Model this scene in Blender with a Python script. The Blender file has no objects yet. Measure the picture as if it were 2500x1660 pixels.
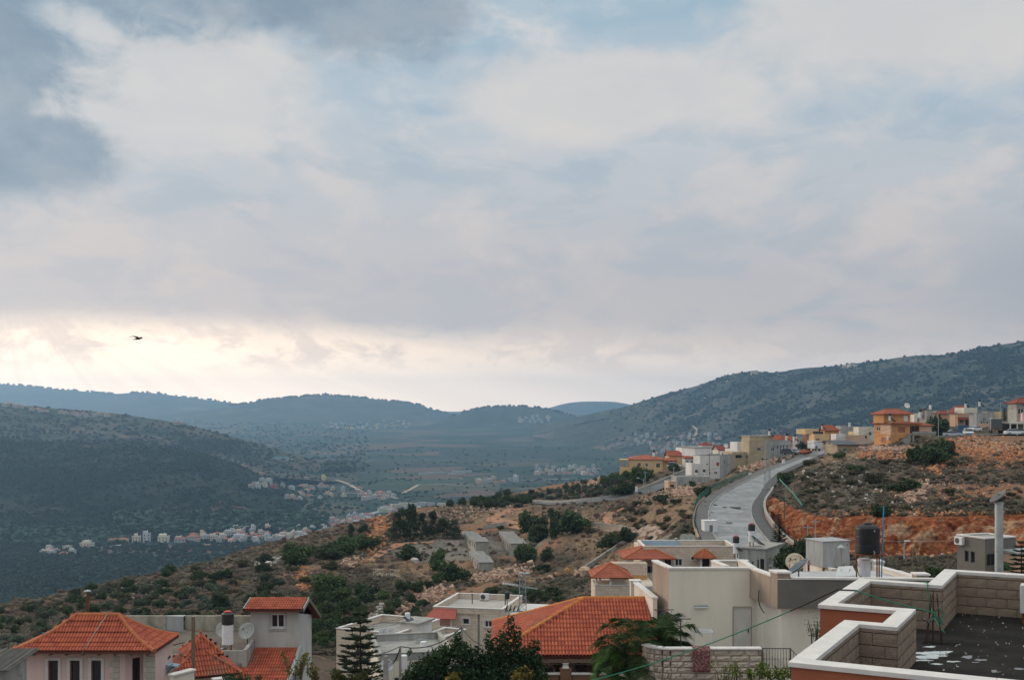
import bpy,bmesh,math,random
import numpy as np
from mathutils import Vector,Matrix,Euler
from mathutils.bvhtree import BVHTree
from mathutils import noise as mnoise
R=math.radians
sc=bpy.context.scene
COL=sc.collection

# ---------------------------------------------------------------- camera
F,CX,HY=2800.0,1250.0,1010.0        # focal length, centre column and eye level of the 2500 px wide photograph
cam_d=bpy.data.cameras.new('camera')
cam_d.sensor_width=36.0
cam_d.lens=36.0*F/2500.0
cam_d.shift_y=(HY-830.0)/2500.0
cam_d.clip_start=0.5
cam_d.clip_end=40000.0
cam=bpy.data.objects.new('camera',cam_d)
cam.location=(0,0,0)
cam.rotation_euler=(R(90),0,0)
COL.objects.link(cam)
sc.camera=cam

# ---------------------------------------------------------------- light: overcast evening, the sun low behind cloud on the left
SUN_AZ,SUN_EL=R(-54),R(14)
world=bpy.data.worlds.new('World')
sc.world=world
world.use_nodes=True
def build_world():
    nt=world.node_tree
    nt.nodes.clear()
    N,L=nt.nodes.new,nt.links.new
    def setin(n,i,v):
        if v is None: return
        if hasattr(v,'bl_idname') or isinstance(v,bpy.types.NodeSocket): L(v,n.inputs[i])
        else: n.inputs[i].default_value=v
    def m(op,a,b=None,c=None,clamp=False):
        n=N('ShaderNodeMath'); n.operation=op; n.use_clamp=clamp
        setin(n,0,a); setin(n,1,b); setin(n,2,c)
        return n.outputs[0]
    def mix(f,a,b,t='MIX'):
        n=N('ShaderNodeMix'); n.data_type='RGBA'; n.blend_type=t
        setin(n,0,f); setin(n,6,a); setin(n,7,b)
        return n.outputs[2]
    def col(r,g,b): return (r,g,b,1)
    def comb(x,y,z):
        n=N('ShaderNodeCombineXYZ'); setin(n,0,x); setin(n,1,y); setin(n,2,z)
        return n.outputs[0]
    def noise(v,s,d=5,r=.55,dist=0.0,out=0):
        n=N('ShaderNodeTexNoise'); L(v,n.inputs['Vector'])
        n.inputs['Scale'].default_value=s; n.inputs['Detail'].default_value=d
        n.inputs['Roughness'].default_value=r; n.inputs['Distortion'].default_value=dist
        return n.outputs[out]
    def sstep(x,a,b):
        n=N('ShaderNodeMapRange'); n.interpolation_type='SMOOTHSTEP'
        setin(n,0,x); n.inputs[1].default_value=a; n.inputs[2].default_value=b
        n.inputs[3].default_value=0; n.inputs[4].default_value=1
        return n.outputs[0]
    def ramp(f,stops):
        n=N('ShaderNodeValToRGB'); L(f,n.inputs[0]); e=n.color_ramp.elements
        while len(e) < len(stops): e.new(.5)
        for k,(p,c) in enumerate(stops): e[k].position=p; e[k].color=col(*c)
        return n.outputs[0]
    tc=N('ShaderNodeTexCoord')
    sp=N('ShaderNodeSeparateXYZ'); L(tc.outputs['Generated'],sp.inputs[0])
    x,y,z=sp.outputs
    az=m('ARCTAN2',x,y)
    el=m('ARCSINE',z)
    elp=m('MAXIMUM',el,0.0)
    # cloud coordinates: the direction projected on a flat layer overhead
    den=m('ADD',m('MAXIMUM',z,0.0),0.10)
    pv=comb(m('DIVIDE',x,den),m('DIVIDE',y,den),0.0)
    av=comb(az,m('MULTIPLY',el,1.7),0.0)          # direction space, gently flattened
    n1=noise(pv,0.95,5,.55,.5)
    n2=noise(av,7.0,6,.55,.25)
    n3=noise(av,2.6,2,.5,.3)
    n4=noise(comb(az,m('MULTIPLY',el,2.5),3.1),9.0,6,.6,.4)
    # cloud deck colour by elevation
    n5=noise(comb(az,m('MULTIPLY',el,1.5),7.7),17.0,5,.58,.35)
    deck=ramp(m('MULTIPLY',elp,2.0),[(0.0,(.66,.62,.60)),(.13,(.62,.57,.55)),(.22,(.545,.53,.555)),(.36,(.535,.57,.615)),
                                          (.52,(.575,.625,.68)),(.72,(.45,.565,.66)),(1.0,(.55,.61,.67))])
    pale=mix(sstep(elp,.10,.30),col(.66,.60,.575),col(.70,.70,.705))
    blue=mix(sstep(elp,.10,.30),col(.39,.45,.53),col(.30,.46,.60))
    cl=m('ADD',m('MULTIPLY',n2,.62),m('MULTIPLY',n5,.38))
    c=mix(m('MULTIPLY',sstep(cl,.47,.60),.72),deck,pale)
    c=mix(m('MULTIPLY',sstep(n4,.54,.38),.46),c,blue)
    c=mix(m('MULTIPLY',sstep(m('ADD',n1,m('MULTIPLY',m('SUBTRACT',n5,.5),.25)),.56,.42),m('MULTIPLY',sstep(elp,.17,.29),.50)),c,blue)
    # slate cloud mass in the upper left, its rim broken into puffs
    def blob(a0,e0,ra,re):
        dx=m('DIVIDE',m('SUBTRACT',az,a0),ra); dy=m('DIVIDE',m('SUBTRACT',el,e0),re)
        return m('SUBTRACT',1.0,m('SQRT',m('ADD',m('MULTIPLY',dx,dx),m('MULTIPLY',dy,dy))))
    b=m('MAXIMUM',m('MAXIMUM',blob(-.50,.275,.165,.125),blob(-.34,.372,.34,.072)),blob(-.14,.350,.13,.055))
    b=m('MAXIMUM',b,blob(-.405,.21,.085,.04))
    pn=noise(av,24.0,6,.62,.5)
    bn=m('ADD',b,m('ADD',m('MULTIPLY',m('SUBTRACT',noise(av,10.0,3,.55,.3),.5),.8),m('MULTIPLY',m('SUBTRACT',pn,.5),.75)))
    slate=mix(sstep(cl,.40,.62),col(.19,.27,.365),col(.30,.375,.46))
    c=mix(m('MULTIPLY',sstep(bn,-.24,.40),.86),c,slate)
    # white puffs beside it, and a pale bank toward the upper right
    pb=m('MAXIMUM',m('MAXIMUM',blob(-.31,.275,.17,.085),blob(.36,.315,.22,.07)),blob(.08,.27,.17,.05))
    pbn=m('ADD',pb,m('ADD',m('MULTIPLY',m('SUBTRACT',n2,.5),.8),m('MULTIPLY',m('SUBTRACT',pn,.5),.5)))
    c=mix(m('MULTIPLY',m('MULTIPLY',sstep(pbn,.0,.45),m('SUBTRACT',1.0,sstep(bn,-.12,.3))),.72),c,col(.71,.69,.675))
    # the deck darkens toward its lower right end
    c=mix(m('MULTIPLY',sstep(m('ADD',blob(.52,.10,.22,.085),m('MULTIPLY',m('SUBTRACT',n4,.5),.9)),.0,.8),.55),c,col(.32,.38,.45))
    # the clear gap under the deck where the low sun lights the air
    gap_edge=m('ADD',.072,m('ADD',m('MULTIPLY',m('SUBTRACT',n4,.5),.034),m('ADD',m('MULTIPLY',m('SUBTRACT',n3,.5),.03),m('MULTIPLY',m('SUBTRACT',pn,.5),.022))))
    gmask=m('SUBTRACT',1.0,sstep(m('SUBTRACT',el,gap_edge),-.020,.013))
    sun_a=m('SUBTRACT',az,-.42)
    glow_a=m('POWER',2.718,m('MULTIPLY',m('MULTIPLY',sun_a,sun_a),-5.6))
    gapc=mix(glow_a,col(.78,.68,.61),col(1.95,1.56,1.17))
    puff=sstep(m('ADD',m('MULTIPLY',n4,.5),m('MULTIPLY',pn,.5)),.47,.57)
    gapc=mix(m('MULTIPLY',puff,m('MULTIPLY',sstep(el,.028,.055),.75)),gapc,mix(glow_a,col(.66,.59,.56),col(1.02,.83,.70)))
    gv=N('ShaderNodeVectorMath'); gv.operation='SCALE'; L(gapc,gv.inputs[0]); L(m('MULTIPLY_ADD',sstep(el,.065,.0),.45,1.0),gv.inputs[3]); gapc=gv.outputs[0]
    # faint rays fanning down from the hidden sun
    ang=m('ARCTAN2',m('SUBTRACT',.115,el),m('ADD',az,.42))
    ray=noise(comb(m('MULTIPLY',ang,5.0),0.0,1.7),2.2,3,.6,0.0)
    rv_=N('ShaderNodeVectorMath'); rv_.operation='SCALE'; L(gapc,rv_.inputs[0]); L(m('MULTIPLY_ADD',m('SUBTRACT',ray,.5),.42,1.0),rv_.inputs[3]); gapc=rv_.outputs[0]
    soft=mix(sstep(az,.15,.55),col(1,1,1),col(.55,.55,.55))
    c=mix(m('MULTIPLY',gmask,soft),c,gapc)
    # the air glows warmer round the hidden sun
    g2=m('MULTIPLY',glow_a,m('POWER',2.718,m('MULTIPLY',m('MULTIPLY',m('SUBTRACT',el,.05),m('SUBTRACT',el,.05)),-120.0)))
    c=mix(m('MULTIPLY',g2,.22),c,col(1.3,1.0,.80))
    # an overcast sky is brightest overhead
    lum=mix(sstep(el,.36,1.15),col(.755,.725,.695),col(2.10,1.82,1.50))
    vm=N('ShaderNodeVectorMath'); vm.operation='MULTIPLY'; L(c,vm.inputs[0]); L(lum,vm.inputs[1])
    # below the skyline: dim earth light
    c=mix(sstep(el,-.015,-.06),vm.outputs[0],col(.10,.095,.09))
    # clear air above and between the clouds: physical sky
    sky=N('ShaderNodeTexSky'); sky.sky_type='NISHITA'; sky.sun_disc=False
    sky.sun_elevation=SUN_EL; sky.sun_rotation=SUN_AZ % (2*math.pi); sky.altitude=500; sky.dust_density=3.0
    out_c=mix(1.0,mix(1.0,c,col(10,10,10),'MULTIPLY'),mix(1.0,sky.outputs[0],col(.03,.03,.03),'MULTIPLY'),'ADD')
    bg=N('ShaderNodeBackground'); L(out_c,bg.inputs[0]); bg.inputs[1].default_value=0.1
    o=N('ShaderNodeOutputWorld'); L(bg.outputs[0],o.inputs[0])
build_world()

sun_d=bpy.data.lights.new('sun','SUN')
sun_d.energy=1.5
sun_d.angle=R(18)
sun_d.color=(1.0,.80,.62)
sun=bpy.data.objects.new('sun',sun_d)
COL.objects.link(sun)
_sd=Vector((math.sin(SUN_AZ)*math.cos(SUN_EL),math.cos(SUN_AZ)*math.cos(SUN_EL),math.sin(SUN_EL)))
sun.rotation_euler=_sd.to_track_quat('Z','Y').to_euler()
sun.location=_sd*300

vs=sc.view_settings
vs.view_transform='Standard'; vs.look='None'; vs.exposure=0.4; vs.gamma=1.0; vs.use_curve_mapping=False
sc.render.engine='CYCLES'
cy=sc.cycles
cy.use_denoising=True
cy.denoiser='OPENIMAGEDENOISE'
cy.max_bounces=6; cy.diffuse_bounces=3; cy.glossy_bounces=2; cy.transmission_bounces=3; cy.transparent_max_bounces=6
cy.volume_bounces=1
cy.use_adaptive_sampling=False
cy.caustics_reflective=False; cy.caustics_refractive=False

# ---------------------------------------------------------------- pixel rays, names and tags
def P(px,py,D): return Vector(((px-CX)/F*D,D,-(py-HY)/F*D))
def PZ(px,py,z): return P(px,py,-z*F/(py-HY))
rng=random.Random(7)
nrng=np.random.default_rng(11)

def tag(o,label,cat,group=None):
    o['label']=label; o['category']=cat
    if group: o['group']=group
    return o
def thing(name,label,cat,loc=(0,0,0),yaw=0.0,group=None):
    o=bpy.data.objects.new(name,None)
    o.empty_display_size=.3
    COL.objects.link(o)
    o.location=loc; o.rotation_euler=(0,0,yaw)
    return tag(o,label,cat,group)
def dup(o,parent=None):
    c=o.copy(); COL.objects.link(c)
    if parent is not None:
        c.parent=parent
    for ch in list(o.children): dup(ch,c)
    return c
def place(o,loc,yaw=0,s=1.0,label=None):
    o.location=loc; o.rotation_euler=(0,0,yaw); o.scale=(s,s,s) if not isinstance(s,tuple) else s
    if label: o['label']=label
    return o

# ---------------------------------------------------------------- materials
MATS={}
def mat(name,c1,c2=None,scale=3.0,rough=.85,bump=0.0,bscale=None,spec=.25,metal=0.0,detail=6,lo=.35,hi=.65,c3=None,s3=None,
        stretch=None,island=0.0,objvar=0.0,coords='Object',brick=None,dist=0.0,transl=0.0,lo3=.55,hi3=.7,hue=.015,str3=False):
    if name in MATS: return MATS[name]
    ma=bpy.data.materials.new(name); ma.use_nodes=True
    nt=ma.node_tree; N,L=nt.nodes.new,nt.links.new
    bs=nt.nodes['Principled BSDF']
    bs.inputs['Roughness'].default_value=rough; bs.inputs['Metallic'].default_value=metal
    bs.inputs['Specular IOR Level'].default_value=spec
    tc=N('ShaderNodeTexCoord'); v=tc.outputs[coords]
    if stretch:
        mp=N('ShaderNodeMapping'); mp.inputs['Scale'].default_value=stretch; L(v,mp.inputs[0]); vv=mp.outputs[0]
    else: vv=v
    def noise(s,d=detail,vec=None):
        n=N('ShaderNodeTexNoise'); n.inputs['Scale'].default_value=s; n.inputs['Detail'].default_value=d; n.inputs['Roughness'].default_value=.6
        n.inputs['Distortion'].default_value=dist
        L(vec if vec is not None else vv,n.inputs['Vector']); return n.outputs[0]
    def ss(x,a,b):
        n=N('ShaderNodeMapRange'); n.interpolation_type='SMOOTHSTEP'; L(x,n.inputs[0]); n.inputs[1].default_value=a; n.inputs[2].default_value=b
        return n.outputs[0]
    def mixc(f,a,b,t='MIX'):
        n=N('ShaderNodeMix'); n.data_type='RGBA'; n.blend_type=t
        for i,q in ((0,f),(6,a),(7,b)):
            if isinstance(q,bpy.types.NodeSocket): L(q,n.inputs[i])
            else: n.inputs[i].default_value=q
        return n.outputs[2]
    rgb=lambda c: (c[0],c[1],c[2],1)
    col=rgb(c1)
    nz=noise(scale)
    if c2 is not None: col=mixc(ss(nz,lo,hi),rgb(c1),rgb(c2))
    if c3 is not None: col=mixc(ss(noise(s3 or scale*.3,vec=vv if str3 else v),lo3,hi3),col,rgb(c3))
    hgt=None
    if brick:                                  # (width, height, mortar colour): joints too fine to model at this distance
        bt=N('ShaderNodeTexBrick')
        bt.inputs['Scale'].default_value=1.0; bt.inputs['Brick Width'].default_value=brick[0]; bt.inputs['Row Height'].default_value=brick[1]
        bt.inputs['Mortar Size'].default_value=brick[1]*.05; bt.inputs['Mortar Smooth'].default_value=.4
        bt.inputs['Color1'].default_value=(1,1,1,1); bt.inputs['Color2'].default_value=(.80,.80,.82,1); bt.inputs['Mortar'].default_value=rgb(brick[2])
        bt.inputs['Bias'].default_value=-.2
        sp=N('ShaderNodeSeparateXYZ'); L(v,sp.inputs[0])
        ad=N('ShaderNodeMath'); ad.operation='ADD'; L(sp.outputs[0],ad.inputs[0]); L(sp.outputs[1],ad.inputs[1])
        cb=N('ShaderNodeCombineXYZ'); L(ad.outputs[0],cb.inputs[0]); L(sp.outputs[2],cb.inputs[1]); L(cb.outputs[0],bt.inputs['Vector'])
        col=mixc(1.0,col,bt.outputs['Color'],'MULTIPLY'); hgt=bt.outputs['Fac']
    if island or objvar:
        hs=N('ShaderNodeHueSaturation')
        if isinstance(col,tuple): hs.inputs['Color'].default_value=col
        else: L(col,hs.inputs['Color'])
        parts=[]
        if island:
            g=N('ShaderNodeNewGeometry'); parts.append((g.outputs['Random Per Island'],island))
        if objvar:
            g=N('ShaderNodeObjectInfo'); parts.append((g.outputs['Random'],objvar))
        val=None
        for s,a in parts:
            mr=N('ShaderNodeMapRange'); L(s,mr.inputs[0]); mr.inputs[3].default_value=1-a; mr.inputs[4].default_value=1+a
            if val is None: val=mr.outputs[0]
            else:
                mm=N('ShaderNodeMath'); mm.operation='MULTIPLY'; L(val,mm.inputs[0]); L(mr.outputs[0],mm.inputs[1]); val=mm.outputs[0]
        L(val,hs.inputs['Value'])
        hr=N('ShaderNodeMapRange'); L(parts[-1][0],hr.inputs[0]); hr.inputs[3].default_value=.5-hue; hr.inputs[4].default_value=.5+hue
        L(hr.outputs[0],hs.inputs['Hue'])
        col=hs.outputs[0]
    if isinstance(col,tuple): bs.inputs['Base Color'].default_value=col
    else: L(col,bs.inputs['Base Color'])
    if bump:
        b=N('ShaderNodeBump'); b.inputs['Strength'].default_value=min(1,bump); b.inputs['Distance'].default_value=.02 if bump <= 1 else .02*bump
        L(noise(bscale or scale*6),b.inputs['Height']); L(b.outputs[0],bs.inputs['Normal'])
        if hgt is not None:
            b2=N('ShaderNodeBump'); b2.invert=True; b2.inputs['Strength'].default_value=.8; b2.inputs['Distance'].default_value=.02
            L(hgt,b2.inputs['Height']); L(b.outputs[0],b2.inputs['Normal']); L(b2.outputs[0],bs.inputs['Normal'])
    if transl:
        tr=N('ShaderNodeBsdfTranslucent'); ms=N('ShaderNodeMixShader'); ms.inputs[0].default_value=transl
        if isinstance(col,tuple): tr.inputs[0].default_value=col
        else: L(col,tr.inputs[0])
        out=[n for n in nt.nodes if n.type == 'OUTPUT_MATERIAL'][0]
        L(bs.outputs[0],ms.inputs[1]); L(tr.outputs[0],ms.inputs[2]); L(ms.outputs[0],out.inputs[0])
    MATS[name]=ma
    return ma

# ---------------------------------------------------------------- mesh builder
class MB:
    def __init__(s): s.v=[]; s.f=[]; s.mi=[]; s.cur=0
    def add(s,vs,fs):
        b=len(s.v); s.v.extend([tuple(v) for v in vs])
        for f in fs: s.f.append([b+i for i in f]); s.mi.append(s.cur)
        return s
    def box(s,x0,x1,y0,y1,z0,z1,M=None):
        vs=[Vector((x,y,z)) for z in (z0,z1) for y in (y0,y1) for x in (x0,x1)]
        if M is not None: vs=[M @ v for v in vs]
        return s.add(vs,[(0,2,3,1),(4,5,7,6),(0,1,5,4),(2,6,7,3),(0,4,6,2),(1,3,7,5)])
    def quad(s,a,b,c,d): return s.add([a,b,c,d],[(0,1,2,3)])
    def slab(s,pts,t):                       # convex polygon given by its top points, thickened down along its normal
        pts=[Vector(p) for p in pts]; n=(pts[1]-pts[0]).cross(pts[2]-pts[0]).normalized()
        if n.z < 0: n=-n
        k=len(pts); lo=[p-n*t for p in pts]
        return s.add(pts+lo,[tuple(range(k)),tuple(range(2*k-1,k-1,-1))]+[(i,k+i,k+(i+1) % k,(i+1) % k) for i in range(k)])
    def prism(s,poly,z0,z1):
        k=len(poly)
        vs=[(p[0],p[1],z0) for p in poly]+[(p[0],p[1],z1) for p in poly]
        return s.add(vs,[tuple(range(k-1,-1,-1)),tuple(range(k,2*k))]+[(i,(i+1) % k,k+(i+1) % k,k+i) for i in range(k)])
    def cyl(s,p0,p1,r0,r1=None,n=10,caps=True):
        r1=r0 if r1 is None else r1
        p0,p1=Vector(p0),Vector(p1); d=(p1-p0)
        if d.length < 1e-6: return s
        d.normalize(); a=d.orthogonal().normalized(); b=d.cross(a)
        vs=[]
        for p,r in ((p0,r0),(p1,r1)):
            for i in range(n):
                t=2*math.pi*i/n; vs.append(p+(a*math.cos(t)+b*math.sin(t))*r)
        fs=[(i,(i+1) % n,n+(i+1) % n,n+i) for i in range(n)]
        if caps: fs += [tuple(range(n-1,-1,-1)),tuple(range(n,2*n))]
        return s.add(vs,fs)
    def tube(s,pts,r,n=6):
        pts=[Vector(p) for p in pts]; ring=[]; prev=None
        for i,p in enumerate(pts):
            d=(pts[min(i+1,len(pts)-1)]-pts[max(i-1,0)]).normalized()
            a=d.orthogonal().normalized() if prev is None else (prev-d*prev.dot(d)).normalized()
            prev=a; b=d.cross(a); rr=r[i] if isinstance(r,(list,tuple)) else r
            ring.append([p+(a*math.cos(2*math.pi*k/n)+b*math.sin(2*math.pi*k/n))*rr for k in range(n)])
        vs=[v for q in ring for v in q]; fs=[]
        for i in range(len(pts)-1):
            for k in range(n): fs.append((i*n+k,i*n+(k+1) % n,(i+1)*n+(k+1) % n,(i+1)*n+k))
        fs += [tuple(range(n-1,-1,-1)),tuple(range((len(pts)-1)*n,len(pts)*n))]
        return s.add(vs,fs)
    def lathe(s,prof,n=16,M=None):
        vs,fs=[],[]
        for (r,z) in prof:
            for i in range(n):
                v=Vector((r*math.cos(2*math.pi*i/n),r*math.sin(2*math.pi*i/n),z)); vs.append(M @ v if M is not None else v)
        for j in range(len(prof)-1):
            for i in range(n): fs.append((j*n+i,j*n+(i+1) % n,(j+1)*n+(i+1) % n,(j+1)*n+i))
        fs += [tuple(range(n-1,-1,-1)),tuple(range((len(prof)-1)*n,len(prof)*n))]
        return s.add(vs,fs)
    def mesh(s,name,mats,smooth=False):
        me=bpy.data.meshes.new(name)
        me.from_pydata(s.v,[],s.f)
        for ma in (mats if isinstance(mats,(list,tuple)) else [mats]): me.materials.append(ma)
        if any(s.mi): me.polygons.foreach_set('material_index',s.mi)
        if smooth: me.polygons.foreach_set('use_smooth',[True]*len(me.polygons))
        me.update()
        return me
    def build(s,name,mats,parent=None,smooth=False,bevel=0.0):
        return link(name,s.mesh(name,mats,smooth),parent,bevel)
def link(name,me,parent=None,bevel=0.0):
    o=bpy.data.objects.new(name,me); COL.objects.link(o)
    if parent is not None: o.parent=parent
    if bevel:
        b=o.modifiers.new('bevel','BEVEL'); b.width=bevel; b.segments=2; b.limit_method='ANGLE'
    return o
def np_mesh(name,V,Fc,mats,smooth=False,mi=None):
    V=np.asarray(V,dtype=np.float32); Fc=np.asarray(Fc,dtype=np.int32); k=Fc.shape[1]
    me=bpy.data.meshes.new(name)
    me.vertices.add(len(V)); me.vertices.foreach_set('co',V.ravel())
    me.loops.add(Fc.size); me.loops.foreach_set('vertex_index',Fc.ravel())
    me.polygons.add(len(Fc)); me.polygons.foreach_set('loop_start',np.arange(0,Fc.size,k,dtype=np.int32))
    for ma in (mats if isinstance(mats,(list,tuple)) else [mats]): me.materials.append(ma)
    if mi is not None: me.polygons.foreach_set('material_index',np.asarray(mi,dtype=np.int32))
    me.update(calc_edges=True); me.validate()
    if smooth: me.polygons.foreach_set('use_smooth',np.ones(len(Fc),dtype=bool))
    return me

def n01(x,y,seed=0): return .5+.62*mnoise.fractal(Vector((x,y,seed*3.7)),1.0,2.0,3)
# vectorised value noise
def _h(ix,iy,seed):
    n=(ix.astype(np.int64)*374761393+iy.astype(np.int64)*668265263+seed*1442695041) & 0x7fffffff
    n=((n ^ (n >> 13))*1274126177) & 0x7fffffff
    return ((n ^ (n >> 16)) & 0xffff)/65535.0
def vnoise(x,y,seed=0):
    ix=np.floor(x); iy=np.floor(y); fx=x-ix; fy=y-iy
    fx=fx*fx*(3-2*fx); fy=fy*fy*(3-2*fy)
    a,b,c,d=_h(ix,iy,seed),_h(ix+1,iy,seed),_h(ix,iy+1,seed),_h(ix+1,iy+1,seed)
    return (a+(b-a)*fx)*(1-fy)+(c+(d-c)*fx)*fy
def fbm(x,y,octv=4,seed=0):
    s=0; a=.5; t=0
    for k in range(octv):
        s=s+a*vnoise(x*2 ** k,y*2 ** k,seed+k*17); t += a; a *= .5
    return s/t
# ================================================================ terrain
def pchip_cols(Dk,Zk,sub):
    """columns x control lines -> smooth profiles; Dk, Zk: (C, K); sub: samples per segment. Returns D, Z (C, S)."""
    h=np.diff(Dk,axis=1); dl=np.diff(Zk,axis=1)/h
    C,K=Dk.shape
    m=np.zeros_like(Zk)
    m[:,0]=dl[:,0]; m[:,-1]=dl[:,-1]
    for k in range(1,K-1):
        a,b=dl[:,k-1],dl[:,k]
        w1=2*h[:,k]+h[:,k-1]; w2=h[:,k]+2*h[:,k-1]
        with np.errstate(divide='ignore',invalid='ignore'):
            hm=(w1+w2)/(w1/a+w2/b)
        m[:,k]=np.where(a*b > 0,hm,0)
    Ds,Zs=[],[]
    for k in range(K-1):
        n=sub[k]
        for i in range(n+(1 if k == K-2 else 0)):
            t=i/n; H=h[:,k]
            Ds.append(Dk[:,k]+t*H)
            Zs.append((2*t ** 3-3*t ** 2+1)*Zk[:,k]+(t ** 3-2*t ** 2+t)*H*m[:,k]+(-2*t ** 3+3*t ** 2)*Zk[:,k+1]+(t ** 3-t ** 2)*H*m[:,k+1])
    return np.stack(Ds,1),np.stack(Zs,1)
def smooth1(a,k):
    if k <= 0: return a
    w=np.hanning(2*k+3)[1:-1]; w /= w.sum()
    p=np.pad(a,(k,k),mode='edge')
    return np.convolve(p,w,mode='valid')
def loft(lines,px,sub,sm=3):
    """lines: each [(px, D, py)] or [(px, D, ('z', z))]; returns X, Y, Z grids (C, S)."""
    Dk,Zk=[],[]
    for ln in lines:
        q=np.array([p[0] for p in ln],float); d=np.array([p[1] for p in ln],float)
        zz=np.array([(p[2][1] if isinstance(p[2],tuple) else -(p[2]-HY)/F*p[1]) for p in ln],float)
        Dk.append(smooth1(np.interp(px,q,d),sm)); Zk.append(smooth1(np.interp(px,q,zz),sm))
    Dk,Zk=np.stack(Dk,1),np.stack(Zk,1)
    for k in range(1,Dk.shape[1]): Dk[:,k]=np.maximum(Dk[:,k],Dk[:,k-1]+.5)
    D,Z=pchip_cols(Dk,Zk,sub)
    return (px[:,None]-CX)/F*D,D,Z
def grid_faces(C,S):
    i=np.arange(C*S).reshape(C,S)
    return np.stack([i[:-1,:-1].ravel(),i[1:,:-1].ravel(),i[1:,1:].ravel(),i[:-1,1:].ravel()],1)
def structure(name,me,parent=None):
    o=link(name,me,parent); o['kind']='structure'
    return o

# ---- the roads: (left px, py, right px, py, depth) of the carriageway, far to near
MAIN=[(2035,1094,2072,1090,330),(1995,1106,2022,1101,305),(1942,1127,1968,1122,272),(1896,1144,1926,1139,252),(1854,1163,1891,1157,233),
        (1806,1186,1867,1181,214),(1763,1210,1852,1205,199),(1738,1232,1836,1228,189),(1731,1255,1833,1252,178),
        (1733,1279,1842,1276,166),(1742,1303,1858,1300,156),(1757,1327,1880,1325,146),(1790,1375,1935,1372,130)]
UPPER=[(1735,1125,1768,1131,340),(1690,1141,1718,1150,318),(1655,1155,1682,1166,300),(1610,1174,1640,1186,284),(1560,1194,1585,1207,274),(1500,1209,1512,1221,270),
         (1430,1218,1428,1230,275),(1360,1224,1350,1234,288),(1300,1222,1300,1230,305)]
TOPST=[(2030,1093,2050,1101,318),(2120,1078,2135,1086,300),(2200,1066,2215,1078,285),(2290,1058,2290,1074,268),(2380,1052,2380,1070,255),(2520,1047,2520,1070,246),(2750,1045,2750,1070,240)]
def road_axis(rd):
    out=[]
    for (lx,ly,rx,ry,D) in rd:
        z=-((ly+ry)/2-HY)/F*D
        a=Vector(((lx-CX)/F*D,D,z)); b=Vector(((rx-CX)/F*D,D,z))
        if abs(ry-ly) > 6:      # seen side on: the far and near kerb
            a=P(lx,ly,D+(ry-ly)*.30); b=P(rx,ry,D-(ry-ly)*.30); a.z=b.z=z
        out.append((a,b))
    return out
def densify(pairs,n=6):
    A=[p[0] for p in pairs]; B=[p[1] for p in pairs]
    def cr(Q):
        out=[]
        for i in range(len(Q)-1):
            p0,p1,p2,p3=Q[max(i-1,0)],Q[i],Q[i+1],Q[min(i+2,len(Q)-1)]
            for k in range(n):
                t=k/n
                out.append(.5*((2*p1)+(p2-p0)*t+(2*p0-5*p1+4*p2-p3)*t*t+(3*p1-p0-3*p2+p3)*t ** 3))
        return out+[Q[-1]]
    return list(zip(cr(A),cr(B)))
ROADS={'main': densify(road_axis(MAIN)),'upper': densify(road_axis(UPPER)),'top': densify(road_axis(TOPST))}
CORR=[]
for nm,prs in ROADS.items():
    ex={'main': 2.6,'upper': 1.2,'top': 2.0}[nm]
    for (a,b),(c,d) in zip(prs[:-1],prs[1:]):
        m0,m1=(a+b)/2,(c+d)/2
        CORR.append((m0.x,m0.y,m0.z,m1.x,m1.y,m1.z,((a-b).length+(c-d).length)/4+ex))
CORR=np.array(CORR)
PADS=[]      # (x, y, radius, z): levelled building plots
def pad(px,py,D,r):
    p=P(px,py,D); PADS.append((p.x,p.y,r,p.z))
for a in [(1590,1152,345,12),(1665,1145,345,8),(1735,1168,292,8),(1700,1183,275,9),(1860,1140,300,10),(1900,1112,318,10),(1990,1096,320,8),(2090,1100,285,9),
          (2200,1092,262,10),(2320,1064,300,9),(2360,1040,310,10),(2420,1040,300,9),(2470,1056,262,9)]:
    pad(*a)
def sst(x,a,b):
    t=np.clip((x-a)/(b-a),0,1); return t*t*(3-2*t)
def fit_terrain(X,Y,Z):
    x,y,z=X.ravel(),Y.ravel(),Z.ravel().copy()
    for (cx,cy,r,zz) in PADS:
        w=1-sst(np.hypot(x-cx,y-cy),r*.7,r*1.5); z=z*(1-w)+(zz-.1)*w
    best=np.full(len(x),1e9); rz=np.zeros(len(x)); hw=np.ones(len(x))
    near=(y > 100) & (y < 380) & (x > 0)
    idx=np.nonzero(near)[0]; xx,yy=x[idx],y[idx]
    bb=best[idx]; bz=rz[idx]; bh=hw[idx]
    for (x0,y0,z0,x1,y1,z1,h) in CORR:
        dx,dy=x1-x0,y1-y0
        t=np.clip(((xx-x0)*dx+(yy-y0)*dy)/(dx*dx+dy*dy),0,1)
        d=np.hypot(xx-x0-t*dx,yy-y0-t*dy)-h
        k=d < bb; bb=np.where(k,d,bb); bz=np.where(k,z0+t*(z1-z0),bz)
    w=1-sst(bb,0.0,4.5)
    z[idx]=z[idx]*(1-w)+(bz-.35)*w
    return z.reshape(Z.shape)

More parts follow.
